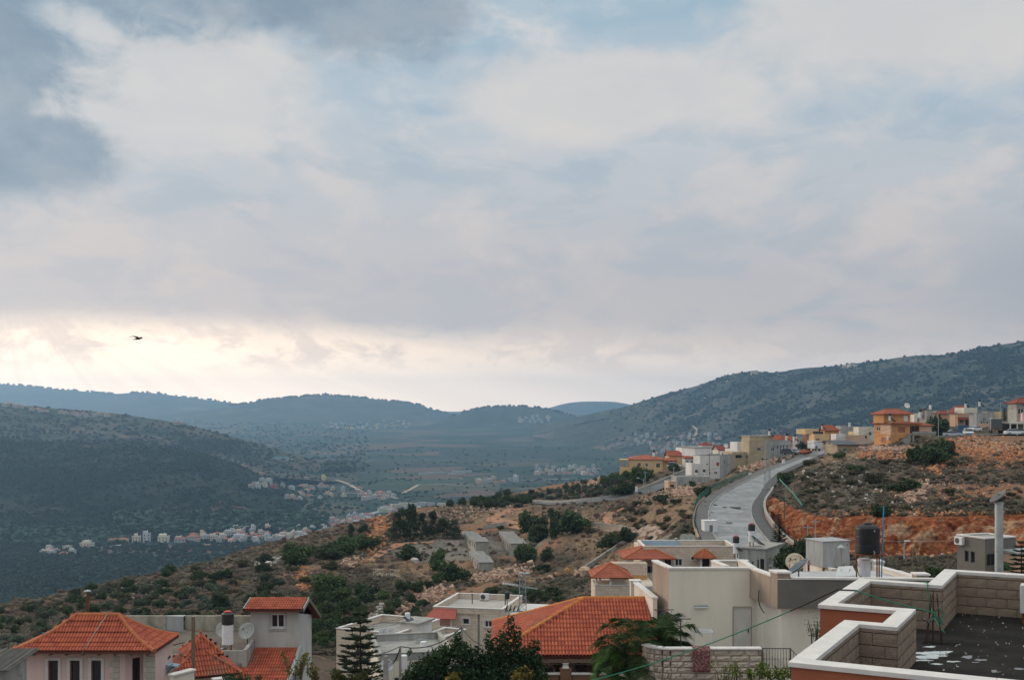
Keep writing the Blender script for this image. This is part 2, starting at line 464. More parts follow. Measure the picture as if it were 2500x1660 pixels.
K=[
 [(-1200,3,('z',-12.5)),(3600,3,('z',-12.5))],
 [(-1200,45,('z',-19)),(900,45,('z',-18)),(1600,42,('z',-14.5)),(2500,40,('z',-12.5)),(3600,40,('z',-12))],
 [(-1200,80,('z',-24)),(600,85,('z',-24)),(1000,108,('z',-27)),(1300,108,('z',-26)),(1500,108,('z',-22)),(1900,105,('z',-19)),(2100,98,('z',-15.5)),(3600,90,('z',-13.5))],
 [(-1200,105,1700),(-600,110,1640),(0,115,1585),(300,125,1540),(600,140,1500),(900,160,1475),(1150,160,1455),(1300,160,1440),(1450,155,1405),(1600,148,1350),(1750,142,1335),
  (1860,140,1338),(1960,132,1345),(2100,124,1352),(2300,120,1350),(2500,117,1338),(3000,110,1330),(3600,108,1330)],
 [(-1200,140,1620),(-600,150,1560),(0,155,1530),(300,170,1475),(600,185,1430),(900,205,1395),(1150,198,1400),(1270,195,1405),(1300,194,1408),(1400,194,1412),(1480,190,1400),(1540,180,1348),(1600,178,1305),(1720,177,1268),(1835,174,1262),
  (1880,172,1250),(1920,160,1250),(1990,144,1262),(2100,131,1262),(2300,126,1262),(2500,123,1255),(3000,116,1250),(3600,114,1250)],
 [(-1200,180,1560),(-600,190,1515),(0,190,1505),(300,205,1440),(600,225,1390),(900,250,1335),(1150,245,1335),(1270,235,1345),(1330,215,1350),(1400,201,1372),(1470,200,1362),(1540,202,1312),(1600,208,1250),(1700,203,1222),(1760,198,1206),
  (1850,205,1192),(1900,197,1190),(2000,182,1178),(2150,172,1180),(2300,163,1182),(2500,158,1178),(3000,150,1170),(3600,148,1170)],
 [(-1200,205,1530),(-600,215,1498),(0,210,1485),(300,235,1420),(600,260,1350),(780,275,1310),(930,290,1268),(1100,310,1246),(1300,300,1232),(1450,270,1226),(1550,265,1208),(1650,272,1182),
  (1750,255,1180),(1820,245,1165),(1900,232,1148),(2000,222,1128),(2130,213,1118),(2260,205,1112),(2330,203,1096),(2500,200,1090),(3000,190,1085),(3600,188,1085)],
 [(-1200,230,1515),(-600,240,1492),(0,235,1480),(200,250,1445),(440,270,1395),(600,285,1345),(800,300,1290),(930,320,1262),(1000,335,1242),(1100,350,1234),(1250,390,1208),(1350,400,1186),
  (1450,390,1172),(1550,365,1152),(1640,340,1140),(1720,318,1132),(1850,300,1120),(2000,285,1104),(2150,258,1090),(2300,244,1076),(2420,236,1074),(2500,232,1074),(3000,225,1072),(3600,225,1072)],
 [(-1200,260,1560),(-600,270,1540),(0,270,1530),(440,310,1440),(800,345,1330),(1000,380,1285),(1250,440,1240),(1450,440,1205),(1550,430,1165),(1640,430,1130),(1850,430,1098),(2000,420,1080),(2300,400,1052),(2500,380,1046),(3600,380,1045)],
 [(-1200,560,('z',-125)),(1000,620,('z',-115)),(1500,640,('z',-85)),(2000,640,('z',-60)),(3600,640,('z',-50))],
 [(-1200,1000,('z',-175)),(1000,1000,('z',-170)),(2000,1000,('z',-140)),(3600,1000,('z',-140))],
]
pxs=np.arange(-1200,3601,9.0)
NX,NY,NZ=loft(K,pxs,[3,6,12,22,22,24,26,26,20,10,8],sm=4)
lump=(fbm(NX/14,NY/14,3,3)-.5)*2.2+(fbm(NX/3.2,NY/3.2,3,9)-.5)*.9
lump=lump*sst(NY,100,135)*(1+sst(NY,420,700)*4)
NZ=fit_terrain(NX,NY,NZ+lump)
FOOT=[(1864,1216,208),(1867,1245,191),(1880,1276,174),(1906,1306,160),(1942,1328,148),(1992,1340,138),(2060,1347,130),(2150,1352,125),(2300,1350,121),(2500,1338,117),(2720,1332,114),(3600,1330,108)]
TOPL=[(1868,1206,209),(1884,1214,193),(1908,1226,178),(1934,1240,166),(1964,1252,155),(2000,1262,146.5),(2060,1263,136),(2150,1261,130.5),(2300,1261,126.5),(2500,1255,123.5),(2720,1250,120),(3600,1250,114)]
def plan_interp(ln,xs,ys):
    q=np.array(ln,float); pxv=CX+F*xs/ys; z=-(q[:,1]-HY)/F*q[:,2]
    return np.interp(pxv,q[:,0],q[:,2]),np.interp(pxv,q[:,0],z),pxv
fy,fz_,pxv=plan_interp(FOOT,NX,NY); ty_,tz_,_=plan_interp(TOPL,NX,NY)
in_cut=(pxv > 1872) & (NY > fy-2.0) & (NY < ty_+.6) & (NY > 100)
NZ=np.where(in_cut,np.minimum(NZ,fz_-.2),NZ)
shelf=(pxv > 1885) & (NY >= ty_+.6) & (NY < ty_+9)
NZ=np.where(shelf,NZ*1.0+(tz_+.15-NZ)*(1-sst(NY-ty_,.6,9)),NZ)

def soil_blobs():
    """bare patches of the hillside: (px, py, D, radius across, radius deep, kind)"""
    return [(2420,1115,222,19,24,0),(2330,1150,200,8,10,0),(2480,1150,190,9,9,0),(2210,1208,160,5,9,0),(2440,1235,140,8,7,0),(2390,1200,152,12,5,0),(2140,1105,235,10,6,0),
            (2010,1330,132,9,4,0),(1090,1355,215,6,8,0),(1055,1385,205,9,7,1),(1200,1265,270,12,9,0),(1235,1258,285,10,12,1),(1300,1290,250,9,10,0),(1410,1270,240,6,9,1),(950,1240,335,14,16,0),
            (735,1400,215,3,12,0),(890,1380,220,9,8,1),(1150,1330,240,20,18,2),(1300,1330,225,9,9,0),(1640,1240,212,14,20,1),(1580,1290,190,12,16,1),(1480,1265,215,7,10,1),(1210,1420,190,14,6,1),
            (1100,1450,165,8,8,0),(1350,1400,175,9,6,1),(1555,1310,165,5,14,2),(640,1420,185,10,12,3),(540,1440,180,10,10,3),(300,1470,180,14,12,3),(1000,1440,175,8,9,3),
            (1780,1125,285,8,8,1),(1830,1140,265,7,8,1),(2060,1120,230,9,9,1),(1400,1170,385,20,25,0),(1980,1215,160,9,18,4),(2080,1190,172,12,14,4),(2300,1230,145,20,8,4),(2200,1150,195,12,12,4)]
x,y=NX.ravel(),NY.ravel()
soil=np.zeros((len(x),4),np.float32); soil[:,3]=1
edge=(fbm(x/5,y/5,4,21)-.5)*1.5
for (px,py,D,ra,rd,kd) in soil_blobs():
    p=P(px,py,D)
    d=np.hypot((x-p.x)/ra,(y-p.y)/rd)+edge
    w=1-sst(d,.55,1.15)
    if kd < 3: soil[:,kd]=np.maximum(soil[:,kd],w)
    elif kd == 4: soil[:,2]=np.maximum(soil[:,2],w*.12)
    else: soil[:,3]=np.minimum(soil[:,3],1-w)

def terrain_mat(name,base,patches,attr=None,rock=None,bump=(1.0,.25),grain=None,fields=None):
    """base: (c1, c2, scale); patches: [(colour, scale, lo, hi, seed, stretch)]"""
    ma=bpy.data.materials.new(name); ma.use_nodes=True
    nt=ma.node_tree; N,L=nt.nodes.new,nt.links.new
    bs=nt.nodes['Principled BSDF']; bs.inputs['Roughness'].default_value=1.0; bs.inputs['Specular IOR Level'].default_value=.05
    tc=N('ShaderNodeTexCoord'); v=tc.outputs['Object']
    def noise(s,seed=0,d=7,r=.62,st=None,dist=0.0):
        mp=N('ShaderNodeMapping'); L(v,mp.inputs[0]); mp.inputs['Location'].default_value=(seed*37.1,seed*11.3,seed*5.7)
        if st: mp.inputs['Scale'].default_value=st
        n=N('ShaderNodeTexNoise'); L(mp.outputs[0],n.inputs['Vector']); n.inputs['Scale'].default_value=s; n.inputs['Detail'].default_value=d; n.inputs['Roughness'].default_value=r; n.inputs['Distortion'].default_value=dist
        return n.outputs[0]
    def ss(x,a,b):
        n=N('ShaderNodeMapRange'); n.interpolation_type='SMOOTHSTEP'; L(x,n.inputs[0]); n.inputs[1].default_value=a; n.inputs[2].default_value=b; return n.outputs[0]
    def mixc(f,a,b,t='MIX'):
        n=N('ShaderNodeMix'); n.data_type='RGBA'; n.blend_type=t
        for i,q in ((0,f),(6,a),(7,b)):
            if isinstance(q,bpy.types.NodeSocket): L(q,n.inputs[i])
            else: n.inputs[i].default_value=q if not isinstance(q,tuple) or len(q) == 4 else (*q,1)
        return n.outputs[2]
    c=mixc(ss(noise(base[2]),.38,.62),base[0],base[1])
    for (pc,s,lo,hi,seed,st) in patches: c=mixc(ss(noise(s,seed,st=st),lo,hi),c,pc)
    if fields:                                 # tilled plots and orchards: irregular cells, each with its own crop
        mp=N('ShaderNodeMapping'); L(v,mp.inputs[0]); mp.inputs['Scale'].default_value=(fields[0],fields[0]*1.25,0); mp.inputs['Rotation'].default_value=(0,0,.5)
        vo=N('ShaderNodeTexVoronoi'); vo.inputs['Scale'].default_value=1.0; vo.inputs['Randomness'].default_value=.9; L(mp.outputs[0],vo.inputs['Vector'])
        sp2=N('ShaderNodeSeparateColor'); L(vo.outputs['Color'],sp2.inputs[0])
        for (lo,hi,fc,amt) in fields[1]:
            a=N('ShaderNodeMath'); a.operation='GREATER_THAN'; L(sp2.outputs[0],a.inputs[0]); a.inputs[1].default_value=lo
            b=N('ShaderNodeMath'); b.operation='LESS_THAN'; L(sp2.outputs[0],b.inputs[0]); b.inputs[1].default_value=hi
            d=N('ShaderNodeMath'); d.operation='MULTIPLY'; L(a.outputs[0],d.inputs[0]); L(b.outputs[0],d.inputs[1])
            e=N('ShaderNodeMath'); e.operation='MULTIPLY'; L(d.outputs[0],e.inputs[0]); e.inputs[1].default_value=amt
            c=mixc(e.outputs[0],c,fc)
    if attr:
        va=N('ShaderNodeVertexColor'); va.layer_name='soil'
        sp=N('ShaderNodeSeparateColor'); L(va.outputs[0],sp.inputs[0])
        for i,(ca,cb) in enumerate(attr[:3]):
            cc=mixc(ss(noise(.55,5+i),.4,.6),ca,cb)
            mm=N('ShaderNodeMath'); mm.operation='MULTIPLY'; L(sp.outputs[i],mm.inputs[0]); L(ss(noise(.9,8+i),.30,.5),mm.inputs[1])
            c=mixc(mm.outputs[0],c,cc)
    if grain:
        c=mixc(ss(noise(grain[0],3,4),.35,.65),c,mixc(1.0,c,(grain[1],)*3,'MULTIPLY'))
    L(c,bs.inputs['Base Color'])
    b=N('ShaderNodeBump'); b.inputs['Strength'].default_value=bump[0]; b.inputs['Distance'].default_value=bump[1]
    L(noise(bump[2] if len(bump) > 2 else 1.3,2,8),b.inputs['Height']); L(b.outputs[0],bs.inputs['Normal'])
    return ma
M_HILL=terrain_mat('hillside_scrub_soil',((.108,.086,.066),(.155,.116,.090),.09),
    [((.082,.080,.054),.22,.50,.62,1,None),((.26,.155,.105),.13,.60,.72,4,None),((.32,.26,.22),.9,.66,.74,6,None)],
    attr=[((.32,.155,.085),(.25,.16,.11)),((.30,.215,.135),(.24,.16,.11)),((.27,.24,.21),(.19,.175,.15))],bump=(.9,.35,1.6),grain=(2.6,.62))
me=np_mesh('hillside',np.stack([NX.ravel(),NY.ravel(),NZ.ravel()],1),grid_faces(*NX.shape),M_HILL,smooth=True)
ca=me.color_attributes.new('soil','FLOAT_COLOR','POINT'); ca.data.foreach_set('color',soil.ravel())
hillside=structure('hillside',me)
NEAR=BVHTree.FromPolygons([tuple(p) for p in np.stack([NX.ravel(),NY.ravel(),NZ.ravel()],1)],grid_faces(*NX.shape).tolist())
def gz(x,y,default=-20.0):
    h=NEAR.ray_cast(Vector((x,y,500)),Vector((0,0,-1)))
    return h[0].z if h[0] is not None else default
def hit(px,py,bvh=None):
    d=P(px,py,1.0).normalized()
    h=(bvh or NEAR).ray_cast(Vector((0,0,0)),d)
    return h[0]

# ---- far land
def far_land(name,lines,px,sub,mtl,amp,wl,seed,sm=3,ridge_keep=None):
    X,Y,Z=loft(lines,px,sub,sm)
    n=(fbm(X/wl,Y/wl,4,seed)-.5)*amp+(fbm(X/(wl*.22),Y/(wl*.22),3,seed+5)-.5)*amp*.22
    Z=Z+n
    V=np.stack([X.ravel(),Y.ravel(),Z.ravel()],1); Fc=grid_faces(*X.shape)
    o=structure(name,np_mesh(name,V,Fc,mtl,smooth=True))
    return o,V,Fc
GREEN=((.040,.058,.046),(.058,.074,.054))
M_FRONT=terrain_mat('scrub_hill',((.020,.034,.027),(.036,.045,.034),.006),[((.085,.070,.060),.011,.58,.72,2,None),((.24,.20,.18),.030,.66,.74,3,(1,1,3)),((.018,.032,.026),.02,.52,.60,7,None),((.19,.10,.085),.004,.63,.70,9,None)],bump=(1,6,.05),grain=(.10,.55))
M_BACK=terrain_mat('back_hill_scrub',((.060,.072,.055),(.12,.105,.080),.004),[((.19,.135,.11),.0035,.52,.66,5,None),((.040,.060,.045),.009,.50,.58,4,None),((.26,.22,.19),.03,.68,.75,3,None)],bump=(1,6,.05),grain=(.08,.6))
M_PLAIN=terrain_mat('valley_fields',((.040,.062,.056),(.064,.078,.068),.0016),[((.20,.13,.105),.0030,.58,.66,2,(.5,1.6,1)),((.030,.058,.044),.0026,.55,.60,6,(.6,1.5,1)),((.060,.095,.058),.0036,.62,.67,8,(.6,1.8,1)),((.032,.052,.040),.012,.56,.66,9,None)],bump=(1,5,.03),grain=(.035,.7),fields=(.0058,[(0,.16,(.155,.105,.085),.75),(.16,.34,(.028,.056,.046),.75),(.34,.46,(.056,.086,.058),.7),(.46,.56,(.13,.115,.085),.6),(.56,.68,(.040,.075,.058),.6)]))
M_MOUNT=terrain_mat('mountain_scrub',((.050,.066,.052),(.085,.088,.068),.0045),[((.17,.135,.115),.0032,.52,.70,2,None),((.034,.055,.042),.012,.50,.60,5,None),((.36,.31,.28),.022,.62,.72,3,(1,1,3.5)),((.28,.23,.2),.06,.66,.74,4,(1,1,3))],bump=(1,7,.035),grain=(.07,.55))
M_FAR=terrain_mat('far_mountain',((.05,.065,.055),(.085,.085,.075),.0016),[((.16,.135,.12),.0018,.58,.70,2,None)],bump=(1,12,.01),grain=(.01,.7))
fp=np.arange(-900,3400,15.0)
valley,VV,VF=far_land('valley_floor',[
    [(-900,420,('z',-185)),(3400,420,('z',-185))],[(-900,900,('z',-166)),(3400,900,('z',-160))],
    [(-900,1400,1332),(500,1400,1332),(900,1450,1306),(1300,1450,1292),(3400,1400,1280)],
    [(-900,1800,1225),(700,1800,1225),(900,1750,1228),(1100,1800,1212),(1400,1850,1205),(3400,1850,1200)],
    [(-900,2500,1150),(1100,2500,1152),(3400,2500,1152)],[(-900,3500,1098),(3400,3500,1098)],[(-900,5000,1052),(3400,5000,1052)],
    [(-900,6500,1022),(3400,6500,1022)],[(-900,9500,1005),(3400,9500,1005)]],
    fp,[6,14,18,18,14,12,10,8],M_PLAIN,9,260,31)
front,FV,FF=far_land('front_hill',[
    [(-900,1250,1400),(0,1350,1352),(300,1380,1345),(600,1420,1330),(760,1500,1305),(900,1600,1280)],
    [(-900,1500,1270),(0,1500,1262),(400,1530,1262),(600,1560,1258),(760,1620,1262),(900,1700,1275)],
    [(-900,1800,1110),(0,1750,1150),(350,1750,1152),(500,1760,1168),(620,1750,1195),(720,1760,1225),(800,1780,1250),(900,1800,1278)],
    [(-900,2100,1030),(0,2050,1066),(200,2050,1076),(350,2030,1085),(472,2000,1102),(560,1960,1135),(640,1930,1172),(720,1900,1205),(800,1880,1240),(900,1900,1285)],
    [(-900,2500,1060),(0,2400,1110),(472,2400,1140),(640,2350,1190),(900,2300,1290)]],np.arange(-900,901,9.0),[16,20,20,12],M_FRONT,16,210,41)
back,BV,BF=far_land('back_hill',[
    [(-900,2000,1160),(0,2000,1160),(400,2050,1160),(700,2100,1168),(900,2200,1180),(1000,2300,1185)],
    [(-900,2350,1030),(0,2350,1050),(300,2350,1085),(500,2350,1118),(700,2350,1145),(850,2350,1160),(1000,2400,1180)],
    [(-900,2700,930),(-300,2700,962),(0,2700,986),(150,2700,1001),(260,2680,1009),(400,2650,1027),(560,2600,1062),(700,2550,1102),(780,2520,1124),(880,2500,1152),(1000,2500,1182)],
    [(-900,3300,1010),(0,3300,1045),(560,3200,1090),(1000,2900,1190)]],np.arange(-900,1001,9.0),[16,20,12],M_BACK,14,260,51)
mount,RV,RF=far_land('right_mountain',[
    [(1300,4300,1070),(1450,3600,1095),(1650,2700,1140),(2000,1700,1200),(2500,1300,1260),(3400,1200,1260)],
    [(1300,4500,1060),(1450,3850,1068),(1650,3000,1092),(1800,2700,1085),(2000,2150,1095),(2500,1700,1110),(3400,1600,1100)],
    [(1300,4700,1050),(1450,4100,1040),(1650,3450,1032),(1800,3200,1010),(2000,2700,1000),(2200,2500,985),(2500,2250,975),(3400,2100,960)],
    [(1300,4900,1042),(1400,4700,1018),(1450,4500,1008),(1540,4200,988),(1600,4050,968),(1700,3900,945),(1800,3750,913),(1850,3700,909),(1893,3650,916),(1950,3600,903),(2070,3450,892),(2150,3350,882),(2250,3200,873),(2330,3150,870),(2400,3050,853),(2500,2950,838),(2800,2800,795),(3400,2700,740)],
    [(1300,5600,1040),(1600,5000,1000),(1850,4600,950),(2500,3900,900),(3400,3600,850)]],np.arange(1300,3401,9.0),[18,26,30,10],M_MOUNT,22,300,61)
hill_m,MV,MF=far_land('middle_hill',[
    [(960,5000,1062),(1550,5000,1062)],[(960,5300,1050),(1200,5300,1040),(1550,5300,1050)],
    [(960,5600,1056),(1060,5600,1034),(1105,5600,1016),(1160,5600,998),(1240,5600,991),(1300,5600,994),(1340,5600,1001),(1400,5600,1017),(1550,5600,1050)],
    [(960,6400,1060),(1240,6400,1015),(1550,6400,1055)]],np.arange(960,1551,10.0),[8,12,8],M_FAR,14,420,71)
ridge_w,_,_=far_land('west_ridge',[
    [(350,5600,1058),(1250,5600,1058)],[(350,6000,1040),(700,6000,1015),(900,6000,1020),(1250,6000,1045)],
    [(350,6600,1020),(500,6600,1004),(590,6600,988),(680,6600,973),(760,6600,967),(800,6600,964),(860,6600,971),(950,6600,979),(1000,6600,984),(1040,6600,996),(1100,6600,1013),(1250,6600,1045)],
    [(350,7400,1030),(800,7400,990),(1250,7400,1050)]],np.arange(350,1251,10.0),[8,14,8],M_FAR,18,500,81)
ridge_o,_,_=far_land('outer_ridge',[
    [(-900,6300,1040),(800,6300,1042)],[(-900,7300,980),(0,7300,990),(350,7300,995),(600,7300,1005),(800,7300,1020)],
    [(-900,8300,925),(-300,8300,926),(0,8300,938),(100,8300,946),(280,8300,963),(350,8300,957),(450,8300,969),(590,8300,987),(800,8300,1010)],
    [(-900,9300,920),(0,9300,970),(800,9300,1020)]],np.arange(-900,801,12.0),[8,14,8],M_FAR,18,600,91)
ridge_e,_,_=far_land('distant_ridge',[
    [(1250,8600,1030),(1900,8600,1030)],
    [(1250,9000,1015),(1340,9000,998),(1365,9000,986),(1420,9000,980),(1500,9000,981),(1545,9000,989),(1650,9000,1005),(1900,9000,1020)],
    [(1250,9500,1030),(1900,9500,1030)]],np.arange(1250,1901,12.0),[8,8],M_FAR,10,600,95)
def bvh(V,Fc): return BVHTree.FromPolygons([tuple(p) for p in V],Fc.tolist())
FAR=[bvh(FV,FF),bvh(BV,BF),bvh(RV,RF),bvh(VV,VF),bvh(MV,MF)]
def far_hit(px,py):
    d=P(px,py,1.0).normalized(); best=None
    for b in FAR:
        h=b.ray_cast(Vector((0,0,0)),d)
        if h[0] is not None and (best is None or h[3] < best[3]): best=h
    return None if best is None else best[0]
# ================================================================ building kit
M_CREAM=mat('cream_render',(.71,.665,.58),(.63,.585,.505),scale=.9,bump=.25,bscale=60,c3=(.53,.485,.415),s3=1.0,stretch=(.55,.55,.14),lo3=.52,hi3=.80,str3=True)
M_WHITE=mat('white_render',(.70,.69,.67),(.60,.59,.57),scale=.8,bump=.2,bscale=40,stretch=(1,1,.25))
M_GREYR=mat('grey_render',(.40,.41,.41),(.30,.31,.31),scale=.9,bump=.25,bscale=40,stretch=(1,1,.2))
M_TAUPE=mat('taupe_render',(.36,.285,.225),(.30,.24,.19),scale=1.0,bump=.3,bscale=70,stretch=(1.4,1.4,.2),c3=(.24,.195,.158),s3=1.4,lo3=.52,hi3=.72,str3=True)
M_DTAUPE=mat('dark_and_shaded_taupe',(.155,.145,.130),(.135,.125,.115),scale=1.0,bump=.3,bscale=70)  # own colour of the modern house; on the bay, taupe with shade painted in
M_BROWN=mat('red_brown_render',(.35,.115,.062),(.31,.10,.055),scale=1.4,bump=.35,bscale=80,c3=(.27,.095,.056),s3=.6)
M_PINK=mat('pink_render',(.68,.51,.475),(.60,.45,.42),scale=.9,bump=.25,bscale=60,stretch=(1.4,1.4,.2),c3=(.50,.38,.35),s3=1.2,lo3=.54,hi3=.74,str3=True)
M_YELL=mat('yellow_render',(.64,.45,.25),(.56,.39,.21),scale=.5,bump=.2,bscale=30)
M_ORNG=mat('orange_render',(.58,.29,.12),(.50,.245,.10),scale=.5,bump=.2,bscale=30)
M_PEACH=mat('peach_render',(.62,.42,.29),(.54,.36,.25),scale=.5,bump=.2,bscale=30)
M_BEIGE=mat('beige_render',(.44,.36,.245),(.38,.31,.21),scale=.6,bump=.2,bscale=30)
M_TERRA=mat('terracotta_render',(.32,.16,.11),(.28,.14,.10),scale=.6,bump=.2,bscale=30)
M_STONE=mat('pale_stone',(.68,.57,.465),(.58,.485,.39),scale=2.2,bump=.5,bscale=14,brick=(.5,.24,(.72,.70,.68)),c3=(.66,.57,.47),s3=1.1)
M_STONEB=mat('rough_stone',(.56,.49,.41),(.44,.385,.325),scale=5,bump=1.6,bscale=16,objvar=.10)
M_CAP=mat('white_coping',(.66,.63,.60),(.58,.555,.53),scale=3,bump=.12,bscale=30,c3=(.50,.48,.45),s3=1.6,rough=.7,lo3=.6,hi3=.75)
M_CONC=mat('concrete',(.36,.345,.32),(.27,.26,.245),scale=1.6,bump=.5,bscale=20,c3=(.19,.185,.17),s3=.9)
M_CONCW=mat('weathered_concrete',(.40,.40,.37),(.27,.275,.265),scale=1.5,bump=.5,bscale=20,stretch=(1.5,1.5,.25),c3=(.13,.13,.125),s3=.8,lo3=.6,hi3=.72)
M_BLOCK=mat('concrete_block',(.290,.225,.172),(.225,.175,.135),scale=2.2,bump=1.0,bscale=50,objvar=.05,c3=(.16,.13,.105),s3=.9)
M_MORTAR=mat('mortar',(.262,.204,.157),(.215,.168,.13),scale=9,bump=1,bscale=60)
M_TILE=mat('roof_tile',(.40,.098,.052),(.31,.078,.044),scale=1.6,bump=.3,bscale=40,c3=(.20,.09,.065),s3=.7,lo3=.52,hi3=.72,objvar=.16,hue=.003,rough=.75)
M_TILEJ=mat('roof_tile_joined',(.40,.098,.052),(.31,.078,.044),scale=1.6,bump=.3,bscale=40,c3=(.20,.09,.065),s3=.7,lo3=.52,hi3=.72,island=.16,hue=.003,rough=.75)
M_TILEF=mat('roof_tile_far',(.38,.105,.058),(.31,.085,.05),scale=.9,bump=.5,bscale=20,brick=(.30,.20,(.45,.42,.4)),rough=.8)
M_TILER=mat('roof_tile_wine',(.25,.065,.045),(.21,.055,.04),scale=.9,bump=.5,bscale=20,brick=(.30,.20,(.45,.42,.4)),rough=.8)
M_RIDGE=mat('ridge_tile',(.42,.135,.052),(.34,.105,.045),scale=2,bump=.3,bscale=30,rough=.75)
M_GLASS=mat('window_glass',(.018,.022,.026),rough=.12,spec=.5)
M_FRAMEW=mat('white_frame',(.66,.66,.66),(.60,.60,.60),scale=6,rough=.5)
M_FRAMEB=mat('brown_frame',(.17,.055,.028),(.13,.045,.025),scale=8,rough=.5)
M_FRAMED=mat('dark_metal',(.045,.045,.048),(.06,.055,.05),scale=8,rough=.5,spec=.4)
M_SHUT=mat('brown_shutter',(.33,.13,.075),(.28,.11,.065),scale=4,rough=.6,bump=.4,bscale=30)
M_BLACK=mat('black_plastic',(.022,.023,.026),(.030,.031,.033),scale=3,rough=.42,spec=.4)
M_WENAM=mat('white_enamel',(.74,.75,.76),(.66,.67,.68),scale=2,rough=.4,spec=.4,c3=(.50,.42,.36),s3=3.2,lo3=.68,hi3=.78)
M_RED=mat('red_plastic',(.52,.055,.035),rough=.45,spec=.4)
M_STEEL=mat('galvanised_steel',(.38,.42,.42),(.30,.335,.34),scale=5,rough=.5,metal=.35,bump=.1,bscale=30)
M_RUST=mat('rusty_iron',(.175,.065,.032),(.105,.045,.03),scale=8,rough=.9,bump=.4,bscale=60)
M_RUSTP=mat('rust_streaked_paint',(.40,.41,.41),(.30,.315,.32),scale=2,rough=.8,stretch=(3,3,.4),c3=(.19,.08,.045),s3=2.2,lo3=.60,hi3=.68)
M_WOOD=mat('weathered_wood',(.22,.15,.105),(.15,.11,.085),scale=6,rough=.9,stretch=(6,6,.6),bump=.5,bscale=30)
M_ASPH=mat('asphalt',(.075,.077,.080),(.11,.112,.115),scale=.35,rough=.75,bump=.3,bscale=40,c3=(.16,.16,.16),s3=.12,lo3=.5,hi3=.7)
M_WALK=mat('pavement_concrete',(.14,.137,.135),(.105,.103,.10),scale=.8,rough=.85,bump=.3,bscale=20)
M_KERB=mat('kerb_stone',(.34,.325,.30),(.27,.26,.24),scale=1.5,rough=.85,objvar=.1)
M_GREENP=mat('green_paint',(.03,.13,.10),(.025,.10,.085),scale=4,rough=.6)
M_CABLE=mat('black_cable',(.018,.018,.019),rough=.6)
M_ROPE=mat('green_rope',(.03,.22,.14),(.025,.17,.11),scale=20,rough=.8)

def solve_t(o,d,px):
    k=(px-CX)/F
    return (k*o[1]-o[0])/(d[0]-k*d[1])
def wall_face(mb,o,u,w,h,holes,rec,nin):
    """rectangular wall from o along unit u, height h, with recessed openings (u0, u1, v0, v1); nin points inward"""
    o,u,nin=Vector(o),Vector(u),Vector(nin); Z=Vector((0,0,1))
    us=sorted({0.0,w,*[q for H in holes for q in H[:2]]}); vs_=sorted({0.0,h,*[q for H in holes for q in H[2:4]]})
    pt=lambda a,b,c=0.0: o+u*a+Z*b+nin*c
    for a,b in zip(us[:-1],us[1:]):
        for c,d in zip(vs_[:-1],vs_[1:]):
            if not any(H[0]-1e-6 <= a and b <= H[1]+1e-6 and H[2]-1e-6 <= c and d <= H[3]+1e-6 for H in holes):
                mb.quad(pt(a,c),pt(b,c),pt(b,d),pt(a,d))
    for (a,b,c,d) in [H[:4] for H in holes]:
        mb.quad(pt(a,c),pt(a,d),pt(a,d,rec),pt(a,c,rec)); mb.quad(pt(b,c),pt(b,c,rec),pt(b,d,rec),pt(b,d))
        mb.quad(pt(a,d),pt(b,d),pt(b,d,rec),pt(a,d,rec)); mb.quad(pt(a,c),pt(a,c,rec),pt(b,c,rec),pt(b,c))
def opening(parent,o,u,nin,H,rec,kind,fm=None,fine=True,trim=None):
    """a window, shutter, door or dark doorway set into a recess"""
    o,u,nin=Vector(o),Vector(u),Vector(nin); a,b,c,d=H[:4]
    M=Matrix(((u.x,nin.x,0,0),(u.y,nin.y,0,0),(0,0,1,0),(0,0,0,1))); M.translation=o
    fm=fm or M_FRAMEW
    t=min(.07,(b-a)*.12)
    if kind in ('w','wd'):
        f=MB()
        y0,y1=rec-.07,rec-.02
        f.box(a,b,y0,y1,c,c+t,M).box(a,b,y0,y1,d-t,d,M).box(a,a+t,y0,y1,c+t,d-t,M).box(b-t,b,y0,y1,c+t,d-t,M)
        if b-a > .7: f.box((a+b)/2-t/2,(a+b)/2+t/2,y0,y1+.005,c+t,d-t,M)
        wo=f.build('window',fm,parent)
        g=MB().quad(M @ Vector((a,rec-.015,c)),M @ Vector((b,rec-.015,c)),M @ Vector((b,rec-.015,d)),M @ Vector((a,rec-.015,d))).build('pane',M_GLASS,wo)
        if fine: MB().box(a-.06,b+.06,-.07,rec-.075,c-.06,c-.004,M).build('sill',M_CAP,wo)
        if trim is not None:
            MB().box(a-.14,a-.003,-.04,-.003,c-.1,d+.14,M).box(b+.003,b+.14,-.04,-.003,c-.1,d+.14,M).box(a-.003,b+.003,-.04,-.003,d+.003,d+.14,M).build('trim',trim,wo)
    elif kind == 's':
        MB().box(a,b,rec-.06,rec-.02,c,d,M).build('shutter',M_SHUT,parent)
    elif kind == 'd':
        do=MB().box(a,b,rec-.06,rec-.02,c,d,M).build('door',fm,parent)
        MB().box(b-.14,b-.09,rec-.12,rec-.062,(c+d)/2-.08,(c+d)/2+.06,M).build('handle',M_FRAMED,do)
    elif kind == 'o':
        MB().quad(M @ Vector((a,rec-.01,c)),M @ Vector((b,rec-.01,c)),M @ Vector((b,rec-.01,d)),M @ Vector((a,rec-.01,d))).build('doorway',mat('dark_interior',(.03,.028,.026),rough=.9),parent)
